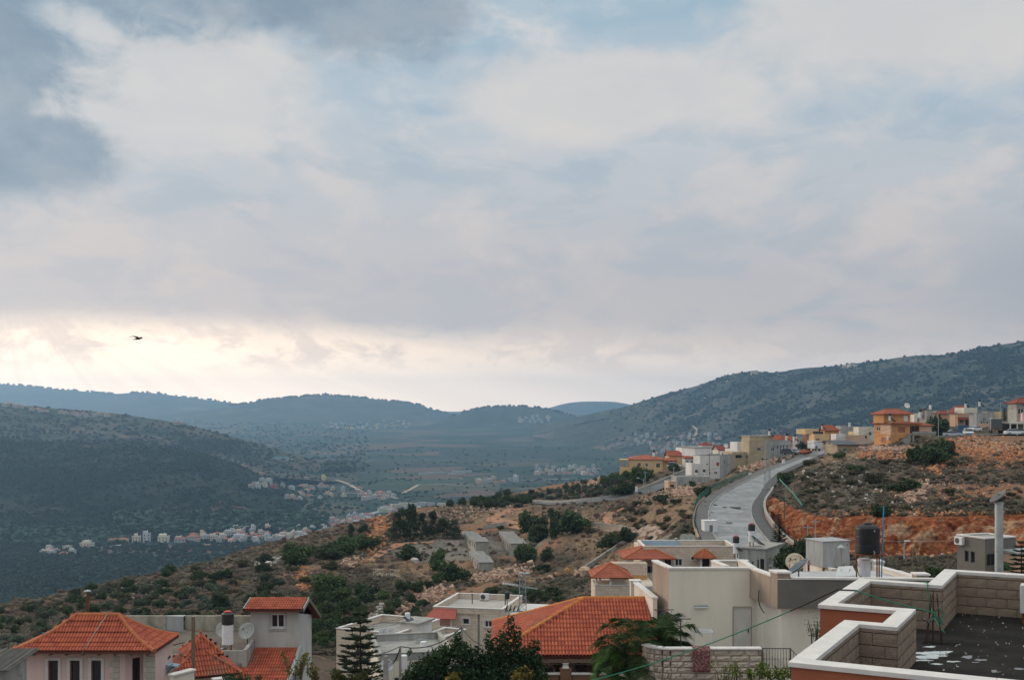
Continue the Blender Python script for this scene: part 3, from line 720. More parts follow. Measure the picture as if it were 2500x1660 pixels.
def block_house(root,x0,x1,y0,y1,z0,z1,wm,op=None,rec=.14,fm=None,name='wall',top=True,trim=None,fine=True):
    """a rectangular storey with openings: op = {'f': [(u0,u1,z0,z1,kind)], 'l': .., 'r': ..}; heights measured from z = 0"""
    op=op or {}
    mb=MB(); w,d=x1-x0,y1-y0
    faces={'f': ((x0,y0,z0),(1,0,0),w,(0,1,0)),'r': ((x1,y0,z0),(0,1,0),d,(-1,0,0)),'b': ((x1,y1,z0),(-1,0,0),w,(0,-1,0)),'l': ((x0,y1,z0),(0,-1,0),d,(1,0,0))}
    wo=None
    todo=[]
    for k,(o,u,L_,n) in faces.items():
        hs=[(max(.02,a),min(L_-.02,b),c-z0,e-z0,kd) for (a,b,c,e,kd) in op.get(k,[])]
        wall_face(mb,o,u,L_,z1-z0,hs,rec,n)
        todo += [(o,u,n,H) for H in hs]
    if top: mb.quad((x0,y0,z1),(x1,y0,z1),(x1,y1,z1),(x0,y1,z1))
    wo=mb.build(name,wm,root)
    for (o,u,n,H) in todo: opening(root,o,u,n,H,rec,H[4],fm,trim=trim,fine=fine)
    return wo
def parapet(root,x0,x1,y0,y1,z,h,wm,cm=None,t=.2,ov=.04,cap=.07,roofm=None):
    """ring wall round a flat roof with its coping stones"""
    mb=MB(); e=.003
    mb.box(x0-e,x1+e,y0-e,y0+t,z,z+h).box(x0-e,x1+e,y1-t,y1+e,z,z+h).box(x0-e,x0+t,y0+t,y1-t,z,z+h).box(x1-t,x1+e,y0+t,y1-t,z,z+h)
    p=mb.build('parapet',wm,root)
    if cm is not None:
        zt=z+h
        for (a,b,c,d) in ((x0-ov,x1+ov,y0-ov,y0+t+ov),(x0-ov,x1+ov,y1-t-ov,y1+ov),(x0-ov,x0+t+ov,y0+t+ov,y1-t-ov),(x1-t-ov,x1+ov,y0+t+ov,y1-t-ov)):
            MB().box(a,b,c,d,zt,zt+cap).build('coping',cm,p)
    MB().box(x0+t,x1-t,y0+t,y1-t,z+.004,z+.05).build('roof_deck',roofm or M_CONC,root)
    return p
def hip_roof(root,x0,x1,y0,y1,z,rise,mt,ov=.4,gable=(False,False),axis='x',thick=.12,name='roof',ridge=True,ycr=.5):
    """hip or gable roof over a rectangle; ridge along axis"""
    x0,x1,y0,y1=x0-ov,x1+ov,y0-ov,y1+ov
    sw=axis == 'y'
    if sw: x0,x1,y0,y1=y0,y1,x0,x1
    ym=y0+(y1-y0)*ycr; run=(y1-y0)/2
    a=x0 if gable[0] else min(x0+run,(x0+x1)/2-.001); b=x1 if gable[1] else max(x1-run,(x0+x1)/2+.001)
    f=(lambda p: (p[1],p[0],p[2])) if sw else (lambda p: p)
    A,B,C,D_=(x0,y0,z),(x1,y0,z),(x1,y1,z),(x0,y1,z); r0,r1=(a,ym,z+rise),(b,ym,z+rise)
    mb=MB()
    def pl(pts):
        pts=[Vector(f(p)) for p in pts]
        if (pts[1]-pts[0]).cross(pts[2]-pts[0]).z < 0: pts=pts[::-1]
        mb.slab(pts,thick)
    pl([A,B,r1,r0]); pl([C,D_,r0,r1])
    if not gable[0]: pl([D_,A,r0])
    if not gable[1]: pl([B,C,r1])
    ro=mb.build(name,mt,root)
    if ridge:
        rb=MB(); rr=.09
        rb.cyl(f(r0),f(r1),rr,n=8)
        if not gable[0]: rb.cyl(f(A),f(r0),rr,n=8); rb.cyl(f(D_),f(r0),rr,n=8)
        if not gable[1]: rb.cyl(f(B),f(r1),rr,n=8); rb.cyl(f(C),f(r1),rr,n=8)
        rb.build('ridge',M_RIDGE if mt in (M_TILEF,M_TILE) else mt,ro)
    if gable[0] or gable[1]:
        g=MB()
        for k,xx in enumerate((x0,x1)):
            if gable[k]:
                xi=xx+(ov if k == 0 else -ov)
                kx=ov/max(run,.1)*rise
                g.add([f((xi,y0+ov,z-.05+kx)),f((xi,y1-ov,z-.05+kx)),f((xi,ym,z+rise-thick-.03))],[(0,1,2)])
        ro2=g.build('gable',root.get('_wm') and MATS.get(root['_wm']) or M_CREAM,root)
    return ro

# ---- clay tiles as pieces
def tile_mesh(w=.30,L_=.42):
    prof=[]
    for k in range(9):
        u=k/8; r=(u*2) % 1.0 if k < 8 else 0
        prof.append((u*w-w/2,.072*abs(math.sin(2*math.pi*u)) ** .6))
    vs,fs=[],[]
    for (yy,dz) in ((-.02,.035),(L_,0.0)):
        for (xx,zz) in prof: vs.append((xx,yy,zz+dz))
    for (xx,zz) in prof: vs.append((xx,-.02,zz+.012))
    n=9
    for k in range(n-1): fs.append((k,k+1,n+k+1,n+k)); fs.append((2*n+k,2*n+k+1,k+1,k))
    return vs,fs
TILE_V,TILE_F=tile_mesh()
_tm=MB().add(TILE_V,TILE_F).mesh('tile',M_TILE,smooth=False)
def tile_slope(parent,A,B,inward,profile,hl,hr,expo=.34,wid=.30,budget=None,joined=None):
    """lay tiles from the eave A-B up a profile [(d, z)]; hl/hr: how far each end moves in per metre of d. Tiles become parts while budget lasts, the rest go to joined"""
    A,B,inward=Vector(A),Vector(B),Vector(inward).normalized(); u=(B-A); W=u.length; u=u/W
    # resample the profile by arc length
    P2=[Vector((d,z)) for d,z in profile]; seg=[(P2[i+1]-P2[i]).length for i in range(len(P2)-1)]; tot=sum(seg)
    def at(s):
        for i,l in enumerate(seg):
            if s <= l or i == len(seg)-1:
                return P2[i]+(P2[i+1]-P2[i])*(s/l),(P2[i+1]-P2[i]).normalized()
            s -= l
    nrow=int(tot/expo); expo=tot/nrow
    for r in range(nrow):
        p,t=at(r*expo+1e-4)
        lo,hi=hl*p.x,W-hr*p.x
        base=A+inward*p.x+Vector((0,0,p.y))
        s=(inward*t.x+Vector((0,0,t.y))).normalized(); n=u.cross(s)
        if n.z < 0: n=-n
        k0=int(math.ceil((lo-wid*.15)/wid)); k1=int(math.floor((hi+wid*.15)/wid))
        for k in range(k0,k1):
            c=base+u*((k+.5)*wid)+n*.02
            M=Matrix(((u.x,s.x,n.x,c.x),(u.y,s.y,n.y,c.y),(u.z,s.z,n.z,c.z),(0,0,0,1)))
            if budget is not None and budget[0] > 0:
                budget[0] -= 1
                o=link('tile',_tm,parent); o.matrix_local=M
            elif joined is not None:
                joined.add([M @ Vector(v) for v in TILE_V],TILE_F)
def ridge_run(mb,p0,p1,r=.10,step=.36):
    p0,p1=Vector(p0),Vector(p1); L_=(p1-p0).length; n=max(1,int(L_/step)); d=(p1-p0)/n
    for i in range(n): mb.cyl(p0+d*i,p0+d*(i+1.06),r*1.08,r*.94,n=8)

# ---- rooftop water heaters and tanks
def make_boiler(name,label,loc,s=1.0,black=True,lid=None,legs=.35,group=None,cat='water heater',panel=None,yaw=0.0):
    t=thing(name,label,cat,loc,yaw,group)
    lg=MB()
    for k in range(4):
        a=math.pi/4+k*math.pi/2
        lg.box(-.02,.02,-.02,.02,0,legs,Matrix.Translation((.22*s*math.cos(a),.22*s*math.sin(a),0)))
    lg.build('stand',M_RUST,t)
    z=legs; h=1.05*s
    MB().lathe([(.26*s,z),(.29*s,z+.03),(.29*s,z+h-.03),(.25*s,z+h)],18).build('boiler',M_WENAM,t,smooth=False)
    if black:
        z2=z+h; hb=.62*s
        b=MB().lathe([(.30*s,z2+.004),(.32*s,z2+.06),(.32*s,z2+hb-.08),(.24*s,z2+hb),(.12*s,z2+hb+.02)],18).build('tank',M_BLACK,t)
        if lid: MB().lathe([(.19*s,z2+hb-.01),(.20*s,z2+hb+.07),(.12*s,z2+hb+.10)],14).build('lid',lid,b)
    if panel:
        M=Matrix.Rotation(panel[1],4,'Z') @ Matrix.Translation((0,-1.2,.12)) @ Matrix.Rotation(R(35),4,'X')
        MB().box(-.5,.5,0,1.7,.0,.06,M).build('solar_panel',mat('solar_glass',(.02,.025,.035),rough=.15,spec=.6),t)
    return t
def make_dish(name,label,loc,dia,az,el,m=None,mast=.6,group=None):
    t=thing(name,label,'satellite dish',loc,0,group)
    r=dia/2; prof=[(r*k/5,.28*r*(k/5) ** 2) for k in range(1,6)]
    M=Matrix.Translation((0,0,mast)) @ Matrix.Rotation(az,4,'Z') @ Matrix.Rotation(el-R(90),4,'X')
    mb=MB(); vs=[M @ Vector((0,0,0))]; n=22; fs=[]
    for (rr,zz) in prof:
        for i in range(n): vs.append(M @ Vector((rr*math.cos(2*math.pi*i/n),rr*math.sin(2*math.pi*i/n),zz)))
    for i in range(n): fs.append((0,1+i,1+(i+1) % n))
    for j in range(4):
        for i in range(n): fs.append((1+j*n+i,1+(j+1)*n+i,1+(j+1)*n+(i+1) % n,1+j*n+(i+1) % n))
    mb.add(vs,fs)
    o=mb.build('reflector',m or M_STEEL,t,smooth=True)
    sm=o.modifiers.new('rim','SOLIDIFY'); sm.thickness=.02
    mb=MB().cyl((0,0,0),(0,0,mast),.03,n=8); mb.build('mast',M_FRAMED,t)
    f=M @ Vector((0,0,r*.95)); a=MB()
    for k in range(3):
        q=M @ Vector((r*.97*math.cos(k*2.094),r*.97*math.sin(k*2.094),.27*r)); a.cyl(q,f,.008,n=5)
    a.cyl(f,f+(M @ Vector((0,0,r*1.05))-f),.035,n=8)
    a.build('feed_arm',M_FRAMED,t)
    return t
# ================================================================ the red-brown house with the stepped roof parapet, just below the camera
TH=R(27.9)
AX,BX=Vector((math.sin(TH),math.cos(TH),0)),Vector((math.cos(TH),-math.sin(TH),0))
ZC,ZF=-3.4,-4.3                       # coping top, roof deck
# local frame: x = BX, y = AX
ROOT=thing('brown_house','red-brown rendered house with stepped white-capped roof parapet and bare block inside','house',(0,0,0),-TH)
strips=[  # (b0, b1, a0, a1, runs along b?)
    (-4.02,6.5,15.69,16.0,True),(-4.02,-3.72,16.0,19.06,False),(-4.02,-3.13,19.06,19.34,True),(-3.41,-3.13,19.34,20.66,False),(-4.76,-3.13,20.66,20.97,True),
    (-4.76,-4.48,20.97,24.10,False),(-4.76,-3.10,24.10,24.36,True),(-3.39,-3.10,24.36,26.40,False),(-3.39,8.0,26.40,26.68,True)]
core=MB()
for (b0,b1,a0,a1,al) in strips:
    core.box(b0+.055,b1-.055,a0+.055-(0 if al else .11),a1-.055+(0 if al else .11),ZF-.3,ZC-.072)
par=core.build('parapet',M_MORTAR,ROOT)
# coping slabs, cut every couple of metres
r2=random.Random(3)
for (b0,b1,a0,a1,al) in strips:
    L_=(b1-b0) if al else (a1-a0); n=max(1,round(L_/2.4));
    for k in range(n):
        t0,t1=k/n,(k+1)/n
        g=.002
        q=(b0+(b1-b0)*t0+g,b0+(b1-b0)*t1-g,a0,a1) if al else (b0,b1,a0+(a1-a0)*t0+g,a0+(a1-a0)*t1-g)
        MB().box(*q,ZC-.07,ZC+r2.uniform(-.002,.002)).build('coping',M_CAP,par,bevel=.006)
# rendered outside faces (skins proud of the core) following the outer outline
out=[(6.5,15.69),(-4.02,15.69),(-4.02,19.34),(-3.41,19.34),(-3.41,20.66),(-4.76,20.66),(-4.76,24.36),(-3.39,24.36),(-3.39,26.68),(8.0,26.68)]
sk=MB()
ins=.035
def inset(poly,d):
    res=[]
    for i,p in enumerate(poly):
        p=Vector((*p,0)); pr=Vector((*poly[i-1],0)) if i > 0 else None; nx=Vector((*poly[i+1],0)) if i < len(poly)-1 else None
        off=Vector((0,0,0))
        for (s,e) in ((pr,p),(p,nx)):
            if s is None or e is None: continue
            t=(e-s).normalized(); nrm=Vector((t.y,-t.x,0))    # the house lies to the right when walking this outline
            if abs(off.dot(nrm)) < 1e-6: off += nrm*d
        res.append((p+off)[:2])
    return res
o1=inset(out,ins); o2=inset(out,ins+.07)
for i in range(len(out)-1):
    p0,p1,q0,q1=o1[i],o1[i+1],o2[i],o2[i+1]
    for (z0,z1) in ((-13.5,ZC-.071),):
        sk.add([(p0[0],p0[1],z0),(p1[0],p1[1],z0),(p1[0],p1[1],z1),(p0[0],p0[1],z1),(q0[0],q0[1],z0),(q1[0],q1[1],z0),(q1[0],q1[1],z1),(q0[0],q0[1],z1)],
               [(0,1,2,3),(7,6,5,4),(3,2,6,7)])
sk.build('wall',M_BROWN,ROOT)
# blocks on the inside faces: (fixed coordinate, from, to, along b?, side sign)
blk_faces=[(16.0,-3.72,6.5,'b',+1),(-3.72,16.0,19.06,'a',+1),(19.06,-3.72,-3.13,'b',-1),(-3.13,19.06,20.97,'a',+1),(20.97,-4.48,-3.13,'b',+1),(-4.48,20.97,24.10,'a',+1),
             (24.10,-4.48,-3.10,'b',-1),(-3.10,24.10,26.40,'a',+1),(26.40,-3.10,8.0,'b',-1)]
blkm={}
def blk(L_,h,v):
    key=(round(L_,3),v)
    if key not in blkm:
        rr=random.Random(hash(key) % 9999); mb=MB(); e=.012
        nx,nz=5,3; vs=[]; fs=[]
        for j in range(nz+1):
            for i in range(nx+1):
                edge=i in (0,nx) or j in (0,nz)
                vs.append((i/nx*L_,(0.003 if edge else rr.uniform(-.003,.003))+rr.uniform(-.002,.002),j/nz*h))
        for j in range(nz):
            for i in range(nx): k=j*(nx+1)+i; fs.append((k,k+1,k+nx+2,k+nx+1))
        mb.add(vs,fs); blkm[key]=mb.mesh('block',M_BLOCK)
    return blkm[key]
rb=random.Random(5)
for (c,s0,s1,al,sg) in blk_faces:
    zz=ZF-.02; row=0; H_=.2
    while zz < ZC-.09:
        h=min(H_-.014,ZC-.074-zz)
        s=s0-(.2 if row % 2 else 0);
        while s < s1-.03:
            a,b=max(s,s0),min(s+.4,s1)
            if b-a > .06 and not (al == 'b' and s > 3.5):
                L_=b-a-.009
                o=link('block',blk(L_,h,rb.randrange(3) if h > .15 else 9),par)
                f=c+(-.055+.058)*sg*1.0
                if al == 'b':
                    o.location=(a+.0045,f,zz) if sg < 0 else (b-.0045,f,zz)
                    o.rotation_euler=(0,0,0 if sg < 0 else math.pi)
                else:
                    o.location=(f,a+.007,zz) ; o.rotation_euler=(0,0,R(90))
                    if sg < 0: o.location=(f,b-.007,zz); o.rotation_euler=(0,0,R(-90))
            s += .4
        zz += H_; row += 1
M_DECK=mat('roof_deck_bitumen',(.020,.018,.0165),(.036,.032,.029),scale=1.1,rough=.95,spec=.08,bump=.8,bscale=40,c3=(.15,.14,.125),s3=7,lo3=.66,hi3=.72)
deck=MB().box(-4.6,8,15.8,26.6,ZF-.25,ZF).build('roof_deck',M_DECK,ROOT)
grit=MB(); rg=random.Random(17)
for k in range(520):
    b,a=rg.uniform(-3.0,4.5),rg.uniform(16.1,26.3)
    if b <-3.0 and a < 20.5: continue
    s=rg.uniform(.008,.022)*(1.8 if rg.random() < .08 else 1)
    M=Matrix.Translation((b,a,ZF+s*.3)) @ Euler((rg.random()*3,rg.random()*3,rg.random()*3)).to_matrix().to_4x4()
    grit.box(-s,s,-s*.7,s*.7,-s*.4,s*.4,M)
go=grit.build('grit',mat('pale_grit',(.40,.38,.35),(.30,.28,.26),scale=20,island=.3),ROOT); go['kind']='stuff'
def loc_ab(px,py,z):
    p=PZ(px,py,z); return Vector((p.dot(BX),p.dot(AX),z))
# rain water lying on the deck
M_WATER=mat('rain_water',(.035,.035,.036),rough=.02,spec=.9)
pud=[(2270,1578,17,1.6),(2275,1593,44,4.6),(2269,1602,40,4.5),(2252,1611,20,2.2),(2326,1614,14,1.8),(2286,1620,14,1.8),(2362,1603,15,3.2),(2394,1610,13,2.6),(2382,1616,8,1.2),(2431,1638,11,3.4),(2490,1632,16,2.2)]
M_SKYPUD=mat('painted_sky_reflection',(.62,.64,.66),(.48,.50,.52),scale=9,rough=.5)  # pale base colour stands in for sky reflected in the puddles
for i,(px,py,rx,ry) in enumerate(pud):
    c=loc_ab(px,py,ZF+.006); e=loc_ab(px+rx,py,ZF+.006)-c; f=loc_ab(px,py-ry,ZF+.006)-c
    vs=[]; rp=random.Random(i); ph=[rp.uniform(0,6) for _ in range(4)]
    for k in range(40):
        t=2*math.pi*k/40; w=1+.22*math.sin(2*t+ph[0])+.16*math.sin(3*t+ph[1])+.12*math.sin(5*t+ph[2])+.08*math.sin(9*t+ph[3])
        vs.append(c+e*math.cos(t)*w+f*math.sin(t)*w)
    sky_painted=i < 6
    o=MB().add(vs,[tuple(range(40))] if True else []).build('sky_painted_puddle' if sky_painted else 'puddle',M_SKYPUD if sky_painted else M_WATER,None)
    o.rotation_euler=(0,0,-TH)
    if sky_painted: tag(o,('short puddle painted sky-white nearest the starter bars','longest puddle with its sky reflection painted white on the roof deck','broad puddle painted sky-white below the longest one','puddle painted sky-white against the foot of the block pillar','thin fleck of puddle painted sky-white beyond the longer ones','thin fleck of puddle painted sky-white below the longer ones')[i],'paint spill','sky-painted puddles on the flat roof')  # no spilled paint: puddles with the reflected sky painted in
    else: tag(o,('broad shallow rain puddle in the open roof deck','long thin rain puddle beside the broad one','tiny rain puddle beside the broad one','rounded rain puddle near the front coping','rain puddle in a pale silt ring')[i-6],'puddle','puddles on the flat roof')
dm=mat('pale_dried_silt',(.17,.165,.155),(.11,.105,.10),scale=6,lo=.3,hi=.6)
# starter bars left standing, tied with rope
RB=thing('rebar_bundle','rusty starter bars standing up from the dark roof deck, tied with green rope','rebar',loc_ab(2276,1572,ZF).xyz,0)
RB.location=PZ(2276,1572,ZF)
for (bx,by,tx,ty,hh) in ((-.13,.03,.02,.0,1.0),(-.10,-.03,-.02,.03,.96),(0,0,.03,.02,1.02),(.03,.03,.04,.04,.98),(.17,0,.085,.0,.97),(.20,.03,.10,.03,.88)):
    q=[Vector((bx+(tx-bx)*k/5+.006*math.sin(k*2.1+bx*30),by+(ty-by)*k/5,hh*k/5-.02)) for k in range(6)]
    MB().tube(q,.009,6).build('bar',mat('dark_rebar',(.075,.036,.024),(.045,.026,.02),scale=20,rough=.9),RB)
mb=MB()
mb.tube([(-.16,.05,.03),(-.05,.0,.05),(.1,.02,.02),(.32,-.05,.03),(.5,.02,.02)],.012,6)
mb.build('wire',M_CABLE,RB)
kn=MB()
for k in range(26):
    a,b=rg.uniform(0,6.3),rg.uniform(-1,1)
    p=Vector((-.09,-.02,.40)); q=p+Vector((math.cos(a)*.09,math.sin(a)*.06,b*.10))
    kn.tube([p,(p+q)/2+Vector((0,0,.03)),q],.006,5)
kn.build('knot',mat('frayed_cord',(.30,.27,.24),(.06,.05,.05),scale=30,island=.5),RB)
# the green line: from the gardens below, over the coping, to the bars
def sag(p,q,n,s):
    return [p+(q-p)*(k/n)-Vector((0,0,4*s*(k/n)*(1-k/n))) for k in range(n+1)]
c1=PZ(2043,1439,ZC+.012); c2=PZ(2090,1441,ZC+.012)
LN=thing('washing_line','thin green line slung from the gardens over the white coping to the starter bars','line',c1)
far_end=P(1290,1693,27.5)
pth=[p-c1 for p in sag(far_end,c1,24,.25)]+[c2-c1]
inn=[p-c1 for p in sag(c2,P(2290,1496,21.3),12,.03)]
MB().tube(pth[:-4],.011,6).build('line',M_ROPE,LN)
MB().tube(pth[-5:]+[c2-c1+Vector((.02,.01,0))],.016,6).build('sleeve',M_CABLE,LN)
MB().tube(inn,.011,6).build('line',M_ROPE,LN)
lp=P(2290,1496,21.3)-c1
MB().tube([lp+Vector((.10*math.sin(t)*(1+.3*math.sin(2*t)),0,.10*math.cos(t*1.3)-.05*t/3)) for t in [k*.5 for k in range(22)]],.009,6).build('coil',M_ROPE,LN)
hp=PZ(2258,1421,ZC+.02)
H2=thing('green_rope','green rope hanging down the bare block wall inside the parapet','rope',hp)
MB().tube([Vector((0,.05,0)),Vector((-.005,-.18,.012)),Vector((-.02,-.20,-.12)),Vector((0,-.24,-.30)),Vector((.02,-.28,-.45)),Vector((-.03,-.6,-.62)),Vector((-.06,-.9,-.70)),Vector((-.02,-1.1,-.80))],.010,6).build('rope',M_ROPE,H2)
# grey box on legs at the edge of the roof
cb=PZ(2490,1523,ZF)
CBX=thing('air_conditioner','pale grey metal unit on brown legs standing on the dark roof deck','air conditioner',cb,-TH)
MB().box(0,.85,0,.34,.22,.80).build('casing',mat('cream_metal',(.62,.62,.58),(.55,.55,.52),scale=4,rough=.5),CBX,bevel=.015)
for xx in (.04,.72):
    MB().box(xx,xx+.07,.04,.30,0,.219).build('leg',M_RUST,CBX)
MB().lathe([(.20,0),(.21,.012),(.03,.02)],24,Matrix.Translation((.42,-.001,.5)) @ Matrix.Rotation(R(90),4,'X')).build('fan_grille',M_FRAMED,CBX)
# galvanised flue outside the far parapet
fp_=P(2439,1397,25.4)
FL=thing('flue_pipe','tall galvanised flue pipe with a tilted plate cowl behind the white coping','flue',(fp_.x,fp_.y,-9.0))
zt=-(1224-HY)/F*25.4+9.0
fl=MB(); fl.cyl((0,0,0),(0,0,zt),.088,n=20)
fl.build('pipe',M_STEEL,FL,smooth=False)
for zz in (zt-.02,zt-1.05,zt-.55): MB().cyl((0,0,zz-.03),(0,0,zz),.094,n=20).build('collar',M_STEEL,FL)
M=Matrix.Translation((-.02,0,zt+.10)) @ Matrix.Rotation(R(-38),4,'Y')
MB().lathe([(.20,0),(.20,.02),(.02,.05)],20,M).build('cowl',mat('dark_cowl_steel',(.13,.14,.14),(.09,.095,.095),scale=6,rough=.6),FL)  # cowl in darker steel than the pipe
mb=MB()
for a in (0,2.1,4.2): mb.cyl((.08*math.cos(a),.08*math.sin(a),zt-.05),(.08*math.cos(a),.08*math.sin(a),zt+.11),.008,n=5)
mb.cyl((.0,0,zt),(.06,0,zt+.14),.075,.11,n=14)
mb.build('bracket',M_FRAMED,FL)
# ================================================================ the cream and taupe house across the terrace
gz0=-14.6
GR=thing('flat_roofed_house','cream and taupe flat-roofed house with a white door and white-capped parapets','house',(7.11,52,gz0))
def G(x,y,z): return (x-7.11,y-52,z-gz0)
w=MB()
lw=lambda x0,y0,x1,y1,z0,z1: w.quad(G(x0,y0,z0),G(x1,y1,z0),G(x1,y1,z1),G(x0,y0,z1))
zcap=-7.05
# main front with door recess
dx0,dx1=(1791-CX)/F*52,(1833-CX)/F*52
wall_face(w,G(7.11,52,gz0),(1,0,0),10.90-7.11,zcap-gz0,[(dx0-7.11,dx1-7.11,-10.83-gz0,-(1484-HY)/F*52-gz0)],.10,(0,1,0))
lw(10.90,52,11.05,52,gz0,-8.31); lw(11.05,52,11.57,49.3,gz0,-8.31); lw(11.57,49.3,19,48.9,gz0,-8.31); lw(19,48.9,19,56,gz0,-7.62)
w.build('wall',M_CREAM,GR)
opening(GR,G(7.11,52,gz0),(1,0,0),(0,1,0),(dx0-7.11,dx1-7.11,-10.83-gz0,-(1484-HY)/F*52-gz0),.10,'d',fm=mat('ivory_door',(.56,.55,.52),(.50,.49,.46),scale=2,rough=.55))
MB().box(dx0-.05-7.11,dx0-.005-7.11,-.015,.05,-10.83-gz0,-8.78-gz0).box(dx1+.005-7.11,dx1+.05-7.11,-.015,.05,-10.83-gz0,-8.78-gz0).box(dx0-.05-7.11,dx1+.05-7.11,-.015,.05,-8.77-gz0,-8.725-gz0).build('door_frame',M_TAUPE,GR)
u=MB()
lq=lambda x0,y0,x1,y1,z0,z1,m=u: m.quad(G(x0,y0,z0),G(x1,y1,z0),G(x1,y1,z1),G(x0,y0,z1))
_ld=Vector((.40,-2.8,0)).normalized(); _ln=Vector((-_ld.y,_ld.x,0))
wall_face(u,G(6.71,54.8,gz0),_ld,2.828,zcap-gz0,[(1.35,2.15,-10.5-gz0,-9.35-gz0)],.12,_ln)
lq(10.77,51.99,11.34,49,-8.31,zcap)
u.add([G(10.77,52,-8.31),G(11.05,52,-8.31),G(11.34,49,-8.31),G(19,48.6,-8.31),G(19,49.2,-8.31),G(11.57,49.3,-8.31)],[(0,2,5,1),(2,3,4,5)])
lq(6.71,54.8,19,56,gz0,-7.62)
u.build('upper_wall',M_TAUPE,GR)
u2=MB(); lq(11.34,49,19,48.6,-8.31,zcap-.02,u2); u2.build('front_wall',M_DTAUPE,GR)  # same taupe paint as the sides, shade put into the darker colour
opening(GR,G(6.71,54.8,gz0),_ld,_ln,(1.35,2.15,-10.5-gz0,-9.35-gz0),.12,'w',fm=M_FRAMED)
bars=MB()
_bo=Vector(G(6.71,54.8,0))-_ln*.05
for k in range(6): bars.cyl(_bo+_ld*(1.35+k*.16)+Vector((0,0,-10.5)),_bo+_ld*(1.35+k*.16)+Vector((0,0,-9.35)),.012,n=5)
for zz in (-10.2,-9.6): bars.cyl(_bo+_ld*1.35+Vector((0,0,zz)),_bo+_ld*2.15+Vector((0,0,zz)),.012,n=5)
bars.build('window_bars',M_FRAMED,GR)
MB().prism([G(7.3,52.2,0)[:2],G(10.9,52.2,0)[:2],G(11.5,49.2,0)[:2],G(18.9,48.8,0)[:2],G(18.9,55.8,0)[:2],G(6.9,54.7,0)[:2]],-7.85-gz0,-7.6-gz0).build('roof_deck',mat('pale_roof_coating',(.45,.45,.46),(.36,.36,.37),scale=1),GR)
def cap_run(root,pts,z,wid=.26,th=.09,conv=G,m=None,side=1):
    for (x0,y0),(x1,y1) in zip(pts[:-1],pts[1:]):
        a,b=Vector((x0,y0,0)),Vector((x1,y1,0)); t=(b-a).normalized(); n=Vector((-t.y,t.x,0))*side
        za,zb=(z,z) if not isinstance(z,tuple) else z
        vs=[]
        for (zo) in (0,th):
            for q,zz in ((a-t*.0-n*.05,za),(b+t*.0-n*.05,zb),(b+n*wid,zb),(a+n*wid,za)): vs.append(conv(q.x,q.y,zz+zo))
        MB().add(vs,[(3,2,1,0),(4,5,6,7),(0,1,5,4),(1,2,6,5),(2,3,7,6),(3,0,4,7)]).build('coping',m or M_CAP,root,bevel=.01)
cap_run(GR,[(7.07,52),(10.76,52)],zcap)
cap_run(GR,[(6.71,54.8),(7.07,52.27)],zcap)
cap_run(GR,[(10.83,51.9),(11.24,49.65)],zcap)
cap_run(GR,[(11.92,48.98),(18.9,48.62)],zcap-.02)
# inner parapet faces and the higher pier at the corner
ip=MB(); ip.box(*[0.1,3.8],0.22,.24,-7.6-gz0,zcap-gz0).build('parapet_back',M_CREAM,GR)
pr=MB().prism([G(11.20,49.72,0)[:2],G(11.34,48.99,0)[:2],G(11.88,48.96,0)[:2],G(11.80,49.7,0)[:2]],zcap-gz0+.001,-6.83-gz0).build('pier',M_TAUPE,GR)
MB().prism([G(11.14,49.78,0)[:2],G(11.29,48.93,0)[:2],G(11.94,48.90,0)[:2],G(11.86,49.76,0)[:2]],-6.829-gz0,-6.74-gz0).build('coping',M_CAP,pr,bevel=.01)
# stair tower parapets behind, white-capped and sloping
def ramp_wall(root,px0,py0,D0,px1,py1,D1,drop,m=M_CREAM,conv=G,th=.2):
    a,b=P(px0,py0,D0),P(px1,py1,D1); t=Vector((b.x-a.x,b.y-a.y,0)).normalized(); n=Vector((-t.y,t.x,0))*th
    vs=[conv(*q) for q in (a,b,b+n,a+n)]+[conv(q.x,q.y,q.z-drop) for q in (a,b,b+n,a+n)]
    wo=MB().add(vs,[(0,1,2,3),(7,6,5,4),(0,4,5,1),(1,5,6,2),(2,6,7,3),(3,7,4,0)]).build('stair_parapet',m,root)
    vs=[conv(*(q+Vector((0,0,.002)))) for q in (a-n*.25,b-n*.25,b+n*1.25,a+n*1.25)]+[conv(*(q+Vector((0,0,.09)))) for q in (a-n*.25,b-n*.25,b+n*1.25,a+n*1.25)]
    MB().add(vs,[(3,2,1,0),(4,5,6,7),(0,1,5,4),(1,2,6,5),(2,3,7,6),(3,0,4,7)]).build('coping',M_CAP,wo,bevel=.01)
    return wo
ramp_wall(GR,1737,1371,60,1770,1385,57,1.2)
ramp_wall(GR,1742,1371,61.0,1800,1371,61.0,.9)
ramp_wall(GR,1805,1369,58.5,1835,1389,53.5,1.0)
MB().box(*[(q) for q in (G((1803-CX)/F*59,59,0)[0],G((1824-CX)/F*59,59,0)[0])],6.7,7.1,-8-gz0,-(1370-HY)/F*59-gz0).build('pier',M_CREAM,GR)
MB().box(*[(q) for q in (G((1801-CX)/F*59,59,0)[0],G((1826-CX)/F*59,59,0)[0])],6.65,7.15,-(1370-HY)/F*59-gz0+.001,-(1366-HY)/F*59-gz0).build('coping',M_CAP,GR,bevel=.01)
ramp_wall(GR,1968,1375,62,2034,1392,57,1.9)
ramp_wall(GR,1968,1375,62,2010,1375,63,1.9)
ramp_wall(GR,2034,1392,57,2064,1406,57.4,1.0,m=M_GREYR)
ramp_wall(GR,2136,1384,56,2238,1412,51.5,2.2)
MB().box(G((2128-CX)/F*57,57,0)[0],G((2149-CX)/F*57,57,0)[0],4.4,5.0,-10-gz0,-(1370-HY)/F*57-gz0).build('pier',M_CREAM,GR)
